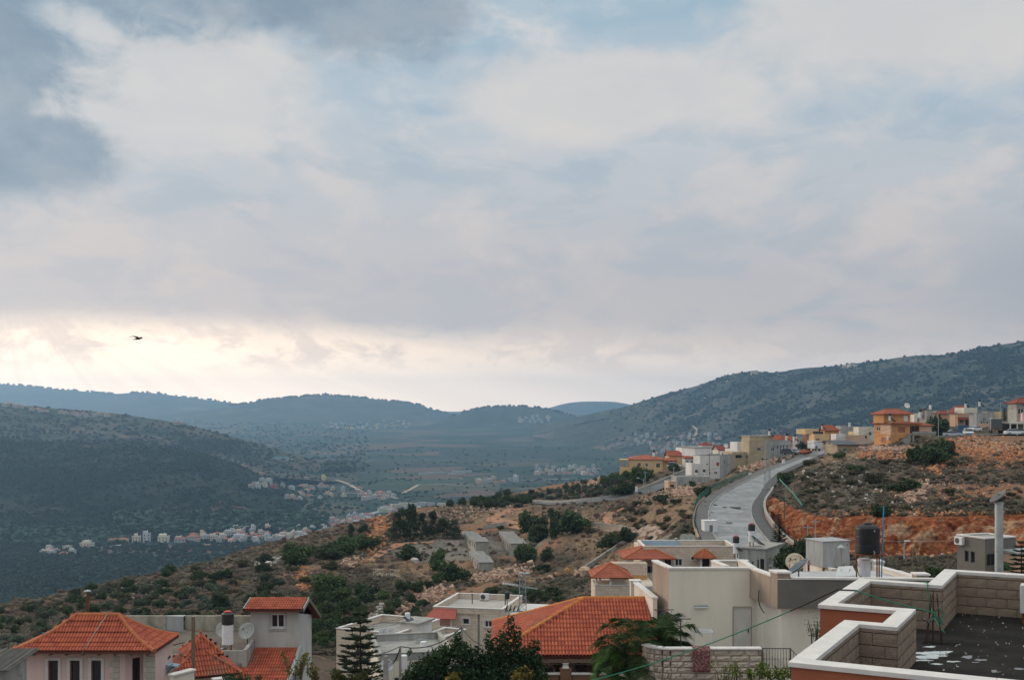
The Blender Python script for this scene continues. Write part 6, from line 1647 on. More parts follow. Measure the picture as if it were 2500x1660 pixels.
# ================================================================ hilltop houses
def hb(name,lb,pl,pr,pt,pb,D,yaw,side,m,f=(),l=(),r=(),roof=None,rise=1.0,ov=.4,par=.35,fm=None,cm=None,gable=(False,False),axis='x',cat='house',depth=None,base=-4,fine=False):
    """side: pixel column of the far end of the visible side wall (left if < pl, right if > pr)"""
    o=P(pl,pb,D); c,s_=math.cos(yaw),math.sin(yaw)
    root=thing(name,lb,cat,o,yaw); root['_wm']=m.name
    w=solve_t((o.x,o.y),(c,s_),pr); h=(pb-pt)/F*D
    if depth is None:
        if side < pl: depth=solve_t((o.x,o.y),(-s_,c),side)
        else: depth=solve_t((o.x+w*c,o.y+w*s_),(-s_,c),side)
        depth=min(max(abs(depth),3),16)
    cv=lambda L_,q: [(a*L_,b*L_,e*h,g*h,k) for (a,b,e,g,k) in q]
    block_house(root,0,w,0,depth,base,h,m,{'f': cv(w,f),'l': cv(depth,l),'r': cv(depth,r)},fm=fm,fine=fine)
    if roof is None: parapet(root,0,w,0,depth,h,par,m,cm,cap=.1)
    else: hip_roof(root,0,w,0,depth,h,rise,roof,ov=ov,gable=gable,axis=axis)
    root['w']=w; root['h']=h; root['d']=depth
    return root,w,depth,h
W_=lambda n,a=.15,b=.85,z0=.35,z1=.7,ww=.5: [(a+(b-a)*(k+.5-ww/2)/n,a+(b-a)*(k+.5+ww/2)/n,z0,z1,'w') for k in range(n)]
# yellow long house
r_,w,d,h=hb('yellow_house','long yellow house with a low red tile roof and a columned balcony',1536,1618,1121,1152,338,R(-6),1520,M_YELL,f=[(.25,.35,.40,.72,'w'),(.48,.56,.42,.70,'w'),(.80,.92,.35,.70,'w')],roof=M_TILEF,rise=1.0,ov=.3)
MB().box(-2.8,-.01,-.2,5,-4,h*.32).build('balcony',M_YELL,r_)
for k in range(4): MB().box(-2.75+k*.85,-2.5+k*.85,-.15,.1,h*.32,h*.92).build('column',M_ORNG,r_)
MB().box(-2.85,-.01,-.25,5,h*.92,h*1.0).build('balcony_roof',M_YELL,r_)
MB().box(w+.01,w+4.2,.6,6,-4,h*.85).build('porch_wall',M_YELL,r_)
hip_roof(r_,w+.1,w+4.2,-.3,6,h*.92,.8,M_TILEF,ov=.2,name='porch_roof')
for k in range(4): MB().box(w+.3+k*1.2,w+.55+k*1.2,-.2,.05,-1,h*.9).build('column',M_ORNG,r_)
r_,w,d,h=hb('gable_house','yellow and white house with a broad red gable roof beside the yellow house',1634,1672,1113,1143,352,R(18),1626,M_YELL,f=[(.2,.4,.4,.7,'w')],r=[(.3,.5,.3,.7,'w')],roof=M_TILEF,rise=1.5,gable=(True,False),ov=.4)
r_,w,d,h=hb('white_annex','white annex with dark windows under the red gable roof',1672,1702,1118,1143,345,R(6),1705,M_WHITE,f=[(.1,.3,.3,.75,'w'),(.45,.65,.2,.7,'o'),(.75,.9,.35,.75,'w')],roof=M_TILEF,rise=1.2)
# white cluster
r_,w,d,h=hb('white_house','white two-storey cube house with small windows above the main road',1709,1764,1115,1167,290,R(24),1695,M_WHITE,f=[(.28,.36,.60,.68,'w'),(.72,.86,.55,.72,'s'),(.42,.5,.2,.26,'w'),(.62,.78,.18,.28,'w')],par=.3,cm=M_CONC)
o_=r_;
MB().box(w*.05,w*.8,3,9,h+.05,h+2.2).build('upper_storey',M_WHITE,r_)
MB().box(w*.01,w*.85,2.8,9.2,h+2.201,h+2.4).build('upper_roof',M_CONC,r_)
r_,w,d,h=hb('shade_grey_wing','long wing with its shade painted grey and small windows beside the white cube house',1764,1808,1114,1160,292,R(52),1830,M_GREYR,f=[(.1,.16,.55,.8,'w'),(.35,.41,.55,.8,'w'),(.6,.66,.55,.8,'w'),(.82,.88,.55,.8,'w')],depth=5,par=.3,cm=M_CONC)  # shaded side of the white house, its shade put into grey render
r_,w,d,h=hb('white_step_block','low white step block with a fluted wall in front of the white cube house',1688,1712,1134,1165,284,R(8),1680,M_WHITE,depth=5,par=.3)
for k in range(5): MB().box(w*(.1+.17*k),w*(.16+.17*k),-.08,-.002,0,h*.95).build('rib',M_WHITE,r_)
hb('back_white_house','low white flat house behind the red gable roof',1669,1722,1098,1125,385,R(5),1650,M_WHITE,f=W_(3),par=.5)
r_,w,d,h=hb('pale_house','pale house with a small wine-red hipped turret roof',1714,1770,1098,1125,360,R(10),1700,M_WHITE,f=W_(4,z0=.4,z1=.75),par=.4)
block_house(r_,w*.12,w*.55,2,6,h,h+1.4,M_WHITE,{}); hip_roof(r_,w*.12,w*.55,2,6,h+1.4,.9,M_TILER,ov=.3)
r_,w,d,h=hb('cream_house','cream house with a wine-red gable roof behind the white cubes',1754,1800,1098,1130,350,R(12),1740,M_CREAM,f=W_(2),roof=M_TILER,rise=1.3,gable=(True,True))
hb('stub_house','small white flat block beside the beige house',1783,1812,1098,1125,330,R(10),1770,M_WHITE,f=[(.3,.5,.3,.6,'w')],par=.3)
# front concrete terrace & kiosk
r_,w,d,h=hb('terrace_block','low grey concrete terrace block below the white cube house',1652,1735,1166,1186,270,R(4),1755,M_CONCW,depth=6,par=.25)
r_,w,d,h=hb('street_kiosk','small pinkish kiosk with an open doorway beside the upper road',1632,1650,1178,1196,266,R(10),1622,M_PEACH,f=[(.25,.75,.0,.72,'o')],par=.25,cm=M_PINK,cat='kiosk')
# beige house
r_,w,d,h=hb('beige_house','tall beige house with stepped flat roofs above the main road',1829,1877,1079,1137,296,R(14),1809,M_BEIGE,f=[(.40,.60,.63,.76,'w'),(.60,.98,.03,.30,'o')],l=[(.2,.8,.3,.45,'w')],par=.25,cm=M_BEIGE)
MB().box(-4.0,-.01,1.5,9,-4,h*.58).build('lower_block',M_BEIGE,r_)
opening(r_,(-4.0,1.5,0),(1,0,0),(0,1,0),(.9,2.6,h*.33,h*.46),.0,'w',fm=M_FRAMED,fine=False)
MB().box(w*.3,w*1.5,3,8,h+.3,h+1.45).build('penthouse',M_BEIGE,r_); MB().box(w*.26,w*1.55,2.8,8.2,h+1.451,h+1.6).build('penthouse_roof',M_CONC,r_)
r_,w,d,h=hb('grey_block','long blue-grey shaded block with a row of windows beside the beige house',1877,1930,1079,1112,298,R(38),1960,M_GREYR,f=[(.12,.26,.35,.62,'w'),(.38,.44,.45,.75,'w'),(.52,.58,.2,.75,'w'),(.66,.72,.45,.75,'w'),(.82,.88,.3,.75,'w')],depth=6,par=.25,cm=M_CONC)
hb('white_cube','plain white cube annex against the beige house',1800,1830,1081,1115,312,R(8),1790,M_WHITE,f=[(.55,.68,.55,.68,'w')],depth=6,par=.2)
for (a,b,t,lb) in ((1884,1925,1073,'low house with a bright red tile roof behind the blue-grey block'),(1918,1946,1075,'small house with a red hipped roof beside two water tanks')):
    hb('red_roof_house',lb,a,b,t,t+25,345,R(10),a-10,M_PEACH,roof=M_TILEF,rise=1.3,ov=.5,gable=(True,False))
# terracotta / yellow group
hb('terracotta_house','terracotta flat-roofed house beside a white lorry body',1972,1997,1059,1092,325,R(14),1965,M_TERRA,f=[(.2,.5,.45,.65,'w')],par=.3)
r_,w,d,h=hb('ochre_house','yellow ochre flat house with a dark upper terrace',1988,2024,1062,1096,318,R(16),1980,M_YELL,f=[(.1,.35,.5,.75,'s'),(.55,.8,.25,.6,'w')],par=.3)
MB().box(-1,w*.7,3,8,h+.2,h+1.6).build('upper_storey',M_YELL,r_); MB().box(w*.3,w*.95,2.6,2.9,h+.2,h+1.0).build('screen',M_FRAMED,r_)
r_,w,d,h=hb('brown_gable_house','brick-brown house with a sloping red roof above the ochre house',2013,2048,1051,1075,345,R(12),2008,M_ORNG,f=[(.55,.7,.2,.55,'w')],roof=M_TILEF,rise=1.6,gable=(True,False),ov=.4)
hb('grey_flat_house','dark grey flat-roofed house behind the brown gable house',2052,2084,1042,1070,372,R(8),2040,M_GREYR,par=.3)
hb('white_curved_house','small white house with a dark window beside the ochre house',2041,2064,1062,1096,305,R(10),2036,M_WHITE,f=[(.2,.45,.35,.65,'w')],par=.3)
hb('peach_wall_house','low peach wall house behind the dark sheet roof',2062,2112,1065,1095,308,R(6),2050,M_PEACH,par=.3)
hb('pale_stepped_house','pale stepped house with a balcony beside the big orange house',2096,2134,1046,1080,318,R(10),2085,M_CREAM,f=[(.3,.55,.15,.5,'o'),(.65,.85,.5,.75,'w')],par=.45)
r_,w,d,h=hb('sheet_roof_building','low beige building with a dark corrugated lean-to roof',2044,2137,1086,1104,282,R(10),2035,M_BEIGE,f=[(.16,.26,.15,.55,'w')],depth=7,par=.05)
M_SHEET=mat('dark_blue_sheet',(.045,.05,.058),(.06,.064,.07),scale=1,rough=.5,stretch=(8,.3,1))
MB().slab([(-.5,-.5,h+.1),(w*.6,-.5,h+.1),(w*.6,6,h+1.0),(-.5,6,h+1.0)],.12).build('sheet_roof',M_SHEET,r_)
MB().slab([(w*.6,-.4,h+.0),(w+.3,.5,h+.6),(w+.3,6,h+1.6),(w*.6,6,h+.9)],.12).build('brown_roof',M_WOOD,r_)
# the orange house
r_,w,d,h=hb('orange_house','big orange house with red tile skirts, a hipped top storey and outside stairs',2174,2246,1034,1091,262,R(16),2134,M_ORNG,f=[(.26,.50,.62,.86,'s'),(.66,.98,.58,.90,'o'),(.28,.50,.12,.38,'s')],l=[(.15,.38,.68,.86,'w'),(.62,.85,.68,.86,'w'),(.45,.72,.18,.40,'s')],roof=M_TILEF,rise=.55,ov=.6)
MB().box(-1.0,w*.78,1.2,d-1.2,h+.1,h+2.2).build('top_storey',M_ORNG,r_); MB().box(w*.55,w*.68,1.12,1.19,h+.5,h+1.9).build('door',M_WHITE,r_)
hip_roof(r_,-1.0,w*.78,1.2,d-1.2,h+2.2,1.15,M_TILEF,ov=.6,name='top_roof')
MB().box(-.04,.3,-.12,d*.6,h-2.5,h+.9).build('facade_panel',M_PEACH,r_)
MB().box(w*.55,w*1.35,-2.2,-.01,h*.50,h*.56).build('balcony_slab',M_CONC,r_); MB().box(w*.55,w*1.35,-2.25,-2.1,h*.561,h*.66).build('balcony_wall',M_CONC,r_)
MB().box(w*.57,w*.62,-2.1,-1.8,-3,h*.5).build('pillar',M_CONC,r_); MB().box(w*1.25,w*1.3,-2.1,-1.8,-3,h*.5).build('pillar',M_CONC,r_)
st=MB()
for k in range(10): st.box(w*(.05+.05*k),w*(.10+.05*k),-1.6,-.4,-1,h*(.05*(k+1)))
st.build('stairs',M_CONC,r_)
MB().box(w+.01,w+3.5,.5,d-1,-4,h*.9).build('side_wing',M_PEACH,r_); hip_roof(r_,w+.2,w+3.5,.5,d-1,h*.92,.7,M_TILEF,ov=.4,name='wing_roof')
for k in range(3): MB().box(w*.70+k*.9,w*.72+k*.9,-.05,.05,h*.57,h*.9).build('curtain_rail',M_FRAMEB,r_)
ACx=r_.matrix_basis @ Vector((-.25,d*.08,h*.38));
o=thing('wall_unit','white air-conditioning unit on the shaded wall of the big orange house','air conditioner',ACx,R(16)+R(90)); MB().box(-.4,.4,0,.28,-.3,.3).build('casing',M_FRAMEW,o,bevel=.02); MB().lathe([(.2,0),(.2,.02)],12,Matrix.Translation((.1,.30,0)) @ Matrix.Rotation(R(-90),4,'X')).build('fan',M_FRAMED,o)
# behind and beside
hb('grey_tall_house','grey flat-topped house behind the dark tree by the orange house',2262,2294,1004,1050,320,R(8),2250,M_CONC,f=W_(2,z0=.5,z1=.75),par=.3)
hb('peach_house','peach house with low red roofs between the tree and the street',2294,2336,1010,1048,312,R(10),2280,M_PEACH,f=W_(2,z0=.4,z1=.7),roof=M_TILER,rise=.8)
r_,w,d,h=hb('pink_gable_house','pinkish house with a wine-red gable roof above the parked cars',2338,2372,1008,1044,306,R(22),2330,M_PEACH,f=[(.2,.4,.3,.7,'w'),(.55,.8,.1,.7,'o')],roof=M_TILER,rise=1.9,gable=(True,True),axis='y',ov=.6)
MB().slab([(-.4,-1.5,h*.55),(w*.6,-1.5,h*.55),(w*.6,-.02,h*.72),(-.4,-.02,h*.72)],.12).build('porch_roof',M_TILER,r_)
r_,w,d,h=hb('pale_grey_house','pale grey flat house with tall white-framed windows above the street',2384,2424,1011,1044,296,R(14),2376,M_GREYR,f=[(.25,.38,.18,.5,'w'),(.42,.58,.18,.75,'w'),(.62,.75,.18,.5,'w')],par=.3,cm=M_CONC)
MB().box(-1.5,w*.5,3,7,h+.3,h+1.7).build('roof_room',M_CREAM,r_)
MB().box(0,w*.9,-1.2,-1.0,0,h*.32).build('garden_wall',M_PEACH,r_)
hb('grey_back_house','grey house with one dark window behind the lorry',2412,2446,1007,1040,315,R(10),2400,M_CONC,f=[(.35,.6,.35,.65,'w')],par=.3)
r_,w,d,h=hb('corner_house','concrete and pink house with a wine-red roof and a carport beside the street',2482,2540,984,1056,258,R(5),2460,M_CONC,f=[(.05,.3,.62,.82,'w'),(.35,.6,.5,.8,'o')],roof=M_TILER,rise=1.2,ov=.6)
MB().box(w*.12,w,-1.2,-.01,h*.38,h*.66).build('balcony',M_PINK,r_); MB().box(w*.1,w,-1.3,-1.1,h*.661,h*.68).build('coping',M_CAP,r_)
MB().box(-3.0,w,-2.5,3,h*.30,h*.37).build('carport_roof',M_CREAM,r_)
for k in range(4): MB().box(-2.9+k*1.6,-2.65+k*1.6,-2.45,-2.2,-2,h*.30).build('pillar',M_CREAM,r_)
MB().box(-3.0,w,2.8,3.0,-2,h*.3).build('carport_wall',M_CONC,r_)
hb('cream_back_house','cream house with two windows behind the big orange house',2232,2264,1012,1046,330,R(12),2222,M_CREAM,f=W_(2,z0=.45,z1=.75),par=.4)
hb('brick_back_house','brown flat house squeezed between the grey and peach houses',2318,2346,1018,1050,330,R(8),2308,M_TERRA,f=W_(2,z0=.4,z1=.7),par=.3)
hb('white_back_house','white two-window house behind the pink gable house',2352,2384,1004,1036,335,R(14),2344,M_WHITE,f=W_(2,z0=.45,z1=.75),par=.4)
hb('beige_back_house','beige house behind the small street conifer',2444,2478,1008,1044,300,R(10),2436,M_BEIGE,f=W_(2,z0=.4,z1=.72),par=.35)
hb('ochre_back_house','low ochre house behind the sheet-roof building',2082,2102,1056,1080,330,R(8),2074,M_YELL,f=W_(1,z0=.4,z1=.7),par=.3)
hb('grey_mid_house','grey two-window house beside the white box trailer',1946,1974,1068,1096,335,R(12),1938,M_GREYR,f=W_(2,z0=.4,z1=.72),par=.3)
# modern taupe house low on the slope
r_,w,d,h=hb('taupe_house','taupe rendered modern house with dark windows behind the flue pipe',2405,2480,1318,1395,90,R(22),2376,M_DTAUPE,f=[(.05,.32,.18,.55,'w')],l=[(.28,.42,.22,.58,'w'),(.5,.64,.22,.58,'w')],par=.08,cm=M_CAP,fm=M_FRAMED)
MB().box(1.4,5.5,-2.0,-.01,-4,h*.62).build('porch',M_PEACH,r_); MB().box(1.3,5.6,-2.1,0,h*.621,h*.68).build('porch_roof',M_STEEL,r_)
ACx=r_.matrix_basis @ Vector((-.02,d*.85,h*.88)); o=thing('wall_unit','white air-conditioning unit high on the taupe house wall','air conditioner',ACx,R(22)+R(90)); MB().box(-.42,.42,0,.3,-.32,.32).build('casing',M_FRAMEW,o,bevel=.02); MB().lathe([(.22,0),(.22,.02)],14,Matrix.Translation((.1,.31,0)) @ Matrix.Rotation(R(-90),4,'X')).build('fan',M_FRAMED,o)

# water heaters and tanks along the skyline
heat=[(1596,1117,340,1.15,1,'black tank over a white boiler on the yellow house roof'),(1700,1167,283,1.0,1,'black tank on a white boiler before the fluted white wall'),(1719,1166,284,1.0,1,'black tank on a white boiler beside the white cube house door'),
        (1879,1066,300,1.05,1,'black tank on a tall white boiler over the beige penthouse'),(1921,1078,330,1.25,1,'large black tank on a white boiler before the bright red roof'),(1940,1078,330,1.1,1,'black tank on a white boiler at the end of the red roofs'),
        (2007,1050,340,.9,1,'dark tank on a white boiler on the ochre terrace'),(2173,1030,262,.95,1,'black tank on a white boiler at the corner of the big orange house'),(2247,1022,322,1.45,1,'fat black tank on a white boiler behind the orange house'),(2258,1022,322,1.45,1,'fat black tank on a white boiler beside its twin behind the orange house'),
        (2271,1002,322,1.1,0,'white boiler on the grey flat-topped house'),(2358,998,306,1.0,1,'black tank on a white boiler on the wine-red gable'),(2392,994,298,1.0,1,'black tank on a white boiler above the pale grey house'),
        (2074,1044,360,1.1,0,'white boiler on the dark grey flat house'),(1760,1113,300,.8,0,'small white boiler on the white cube house')]
for (px,py,D,s,bk,lb) in heat:
    make_boiler('water_heater',lb,P(px,py,D),s=s*1.05,black=bool(bk),legs=.3,panel=(1,R(100)) if bk and px > 1850 else None)
make_dish('satellite_dish','white dish on the hipped top roof of the orange house',P(2214,999,266),1.3,R(185),R(25),M_FRAMEW,mast=.8)
make_dish('satellite_dish','pale dish on the cream house roof behind the white cubes',P(1772,1093,352),1.4,R(185),R(25),M_FRAMEW,mast=.6)

# ---- lamp posts, wooden poles and a tall lattice pole
def street_lamp(lb,px,py0,py1,D,side=-1,reach=1.6):
    p=P(px,py0,D); h=(py0-py1)/F*D; t=thing('street_lamp',lb,'street lamp',p)
    MB().cyl((0,0,-.5),(0,0,h),.09,.055,n=8).build('pole',M_STEEL,t)
    MB().tube([(0,0,h-.5),(side*reach*.5,0,h),(side*reach,0,h+.15)],.04,6).build('arm',M_STEEL,t)
    MB().box(side*reach-.28,side*reach+.28,-.12,.12,h+.08,h+.22).build('lamp_head',M_FRAMEW,t,bevel=.04)
for a in [('street lamp with a pale head beside the upper side road',1571,1220,1168,262,-1,1.3),('street lamp in front of the dark tree by the orange house',2291,1078,1008,255,-1,.9),('street lamp before the red earth heap on the main road',1953,1112,1092,292,-1,1.5),
          ('tall double-armed street lamp behind the pale grey house',2443,1040,980,290,-1,2.0),('tall street lamp beside the small conifer on the street',2472,1030,980,285,-1,1.8),('slim street lamp before the dark grey flat house',2067,1075,1045,330,-1,1.6),
          ('low lamp on a post at the foot of the rock cut',2208,1352,1324,118,1,.3)]:
    street_lamp(*a)
def wood_pole(lb,px,py0,py1,D,m=M_WOOD,r=.10):
    p=P(px,py0,D); h=(py0-py1)/F*D; t=thing('utility_pole',lb,'pole',p)
    MB().cyl((0,0,-.5),(0,0,h),r,r*.75,n=7).build('shaft',m,t); MB().box(-.5,.5,-.05,.05,h-.35,h-.27).build('crossarm',m,t)
    return p+Vector((0,0,h))
tp={}
for k,a in {'a': ('brown wooden pole before the white cube house',1732,1176,1106,272),'b': ('slim grey pole beside the grey wing',1780,1150,1105,275),'c': ('wooden pole standing before the pink gable house',2334,1070,1003,262),
             'e': ('grey pole at the dark tree beside the upper road',1575,1215,1150,266),'f': ('slim pole between the tall lamp and the wooden pole',2314,1062,1000,300),'g': ('thin pole on the street behind the small conifer',1645,1160,1140,285)}.items():
    tp[k]=wood_pole(*a,m=M_WOOD if k in 'ac' else M_STEEL)
LT=thing('lattice_tower','tall slim steel lattice power pole standing at the bend of the main road','power pole',P(1873,1210,205))
lattice(LT,.55,.28,(1210-1078)/F*205,18,M_STEEL,.05)
hT=(1210-1078)/F*205
for zz in (.3,1.2): MB().box(-1.1,1.1,-.06,.06,hT-zz,hT-zz+.1).build('crossarm',M_STEEL,LT)
ltop=P(1873,1085,205)
for k,t_ in enumerate((P(1700,1150,300),P(2140,1040,262),tp['b'],P(2292,1010,255))):
    wire('thin power line strung from the slim lattice pole to the %s' % ('yellow house','orange house','grey pole','street lamp')[k],ltop+Vector((0,0,-.2*k)),t_,1.2,.022)
wire('long dark line running from the street lamp down across the scrub slope',P(2287,1013,255),P(1980,1098,240),1.0,.022)
wire('dark line over the street from the wooden pole',tp['c'],P(2560,975,250),1.0,.02)
for k,(px,py0,py1,D) in enumerate(((1991,1372,1266,125),(1972,1380,1280,118))):
    wood_pole(('slim grey pole with insulators before the rock cut','thin grey pole in the trees before the rock cut')[k],px,py0,py1,D,m=M_STEEL,r=.06)
wire('dark wire drooping along the rock cut behind the black tank',P(1994,1269,125),P(2520,1268,118),1.3,.018)
wire('thin pale wire crossing the rock cut behind the flue',P(1991,1305,125),P(2520,1300,118),.8,.012,m=M_FRAMEW)
# green windbreak sheet and post on the slope
GN=thing('green_net_roll','long strip of green netting lying up the scrub slope above the cut','netting',P(1902,1180,190))
q=[P(1902,1180,200),P(1922,1202,185),P(1940,1222,172),P(1958,1247,160)]
mb=MB(); b0=P(1902,1180,190)
for a,b in zip(q[:-1],q[1:]):
    for (u0,u1) in ((a,b),): mb.add([u0-b0+Vector((-.05,0,.70)),u1-b0+Vector((-.05,0,.70)),u1-b0+Vector((.05,0,.95)),u0-b0+Vector((.05,0,.95))],[(0,1,2,3)])
ng=mb.build('net',mat('green_net',(.05,.16,.12),(.04,.13,.10),scale=3),GN); ng.modifiers.new('net','SOLIDIFY').thickness=.05
for a in q: MB().cyl(a-b0+Vector((0,0,-1.0)),a-b0+Vector((.2,0,1.0)),.04,n=5).build('stake',M_GREENP,GN)
wood_pole('green metal pole at the edge of the orange rock cut',1915,1280,1210,162,m=M_GREENP,r=.07)
# concrete plinths with meter boxes
for k,(px,py,D,lb) in enumerate(((1554,1196,268,'white meter box on the low wall of the upper road'),(1832,1163,236,'white hydrant post beside the green fence of the main road'),(1913,1130,262,'white marker post beside the main road kerb'),(1357,1230,300,'white meter cabinet at the end of the upper road'))):
    t=thing('meter_box',lb,'meter box',P(px,py,D)); MB().box(-.28,.28,-.2,.2,-.4,.75).build('cabinet',M_WENAM,t,bevel=.02); MB().box(-.33,.33,-.25,.25,.751,.82).build('lid',M_FRAMEW,t)
for (px,py,D) in ((2204,1223,148),(2280,1234,144),(2368,1232,141),(2464,1238,138)):
    t=thing('fence_tag','small white warning plate on a thin stake above the rock cut','sign',P(px,py,D),group='white plates above the rock cut'); MB().box(-.11,.11,-.01,.01,-.09,.11).build('plate',M_FRAMEW,t); MB().cyl((0,.03,-1.0),(0,.03,.1),.018,n=5).build('stake',M_RUST,t)

# ---- vehicles
def car_mesh(lb,loc,yaw,paint,kind='suv',s=1.0):
    t=thing('parked_car',lb,'car',loc,yaw)
    L_,Wd_,H_=(4.3,1.78,1.65) if kind == 'suv' else (4.3,1.7,1.42)
    hw=Wd_/2
    prof=[(-L_/2,.35),(-L_/2,.75),(-L_/2+.15,.88),(-L_*.25,.98),(L_*.46,1.0),(L_/2,.85),(L_/2,.35)]
    b=MB(); n=len(prof)
    vs=[(x_,sgn*hw*(1.0 if z < .9 else .96),z) for sgn in (-1,1) for (x_,z) in prof]
    b.add(vs,[tuple(range(n-1,-1,-1)),tuple(range(n,2*n))]+[(i,(i+1) % n,n+(i+1) % n,n+i) for i in range(n)])
    b.build('body',paint,t,bevel=.06)
    cab=[(-L_*.25,.98),(-L_*.10,H_-.04),(L_*.25 if kind != 'suv' else L_*.36,H_),(L_*.44,1.0)]
    vs=[(x_,sgn*(hw*.95 if z < 1.1 else hw*.78),z) for sgn in (-1,1) for (x_,z) in cab]
    g=MB().add(vs,[(3,2,1,0),(4,5,6,7),(0,1,5,4),(2,3,7,6),(1,2,6,5)]).build('glasshouse',M_GLASS,t,bevel=.03)
    MB().add([(x_,sg*hw*.80,z+.012) for sg in (-1,1) for (x_,z) in (cab[1],cab[2])]+[(x_,sg*hw*.80,z-.06) for sg in (-1,1) for (x_,z) in (cab[1],cab[2])],[(0,1,3,2),(0,4,5,1),(2,3,7,6),(0,2,6,4),(1,5,7,3)]).build('roof',paint,t)
    for x_ in (-L_*.31,L_*.30):
        for sg in (-1,1):
            wo=MB().cyl((x_,sg*(hw-.2),.33),(x_,sg*(hw+.01),.33),.33,n=16).build('wheel',M_CABLE,t)
            MB().cyl((x_,sg*(hw+.005),.33),(x_,sg*(hw+.025),.33),.20,n=12).build('rim',M_STEEL,wo)
    for sg in (-1,1):
        MB().box(-L_/2-.02,-L_/2+.1,sg*hw*.72-.16,sg*hw*.72+.16,.62,.78).build('headlight',ins_m,t)
        MB().box(L_/2-.08,L_/2+.02,sg*hw*.78-.12,sg*hw*.78+.12,.62,.82).build('taillight',M_RED,t)
    MB().box(-L_/2-.03,-L_/2+.06,-hw*.9,hw*.9,.32,.50).build('bumper',M_FRAMED,t)
    return t
cw=mat('white_car_paint',(.68,.69,.70),rough=.3,spec=.5); cs=mat('silver_car_paint',(.42,.44,.46),rough=.3,spec=.5); cd_=mat('dark_car_paint',(.05,.055,.065),rough=.3,spec=.5); cbu=mat('blue_car_paint',(.05,.13,.26),rough=.3,spec=.5)
for (px,py,D,yw,pm,kd,lb) in [(2364,1059,262,78,cw,'suv','white off-roader seen head-on on the top street'),(2379,1050,275,40,cw,'car','white car parked behind the off-roader on the top street'),(2478,1068,246,172,cw,'car','white saloon car seen side-on below the carport'),
                                   (2491,1063,252,150,cd_,'car','dark saloon car beside the white saloon'),(2326,1066,262,160,cs,'car','silver car half hidden behind the dark tree'),(2336,1058,275,175,cbu,'car','blue car parked near the blue skip'),(2462,1056,262,150,cbu,'suv','blue-grey car under the carport'),
                                   (1927,1107,296,150,cd_,'suv','dark car parked before the blue-grey block'),(1939,1105,299,140,cs,'car','silver car parked beside the dark car'),(1646,1141,325,170,cs,'suv','silver van in front of the yellow house porch')]:
    p=P(px,py,D); p.z=max(gz(p.x,p.y,p.z)+.02,p.z-.4); car_mesh(lb,p,R(yw),pm,kd)
BS=thing('blue_skip','blue waste skip on the street beside the parked off-roader','skip',P(2348,1052,280)); MB().add([(-.9,-.6,.2),(.9,-.6,.2),(.9,.6,.2),(-.9,.6,.2),(-1.2,-.8,1.3),(1.2,-.8,1.3),(1.2,.8,1.3),(-1.2,.8,1.3)],[(3,2,1,0),(0,1,5,4),(1,2,6,5),(2,3,7,6),(3,0,4,7),(4,5,6,7)]).build('body',cbu,BS); MB().box(-1.25,1.25,-.85,.85,1.301,1.38).build('rim',cbu,BS)
TRK=thing('lorry','box lorry with a dark grey body seen from behind on the top street','lorry',P(2433,1057,254),R(-19))
MB().box(-1.2,1.2,0,5.2,.95,3.15).build('box_body',mat('dark_grey_tarp',(.11,.115,.11),(.09,.095,.09),scale=2),TRK,bevel=.04); MB().box(-1.25,1.25,-.05,5.25,3.151,3.24).build('top_rail',M_FRAMEW,TRK); MB().box(-1.26,-1.14,-.04,-.005,.95,3.15).build('side_rail',M_FRAMEW,TRK)
MB().box(-1.1,1.1,5.4,7.2,.6,2.7).build('cab',cw,TRK,bevel=.1); MB().box(-1.15,1.15,-.05,5.2,.7,.94).build('chassis',M_FRAMED,TRK)
for yy in (.9,2.0,6.2):
    for sg in (-1,1): wo=MB().cyl((sg*.8,yy,.45),(sg*1.15,yy,.45),.45,n=16).build('wheel',M_CABLE,TRK); MB().cyl((sg*1.14,yy,.45),(sg*1.17,yy,.45),.25,n=12).build('rim',M_STEEL,wo)
for sg in (-1,1): MB().box(sg*.8-.25,sg*.8+.25,-.1,-.06,.72,.90).build('taillight',mat('orange_lens',(.55,.16,.03),rough=.3),TRK)
WT=thing('white_lorry_body','small white box trailer parked before the terracotta house','trailer',P(1988,1101,290),R(12))
MB().box(0,1.9,0,3.8,.6,2.5).build('box_body',cw,WT,bevel=.04); MB().box(-.05,1.95,-.05,3.85,2.501,2.58).build('roof',M_FRAMEW,WT); MB().box(.3,.9,-.03,-.005,.7,1.3).build('panel',cbu,WT)
for yy in (.9,2.9):
    for x_ in (.0,1.7): wo=MB().cyl((x_,yy,.35),(x_+.22,yy,.35),.35,n=14).build('wheel',M_CABLE,WT)
MB().box(2.0,3.0,1.0,3.5,.4,2.0).build('side_tent',M_FRAMEW,WT)

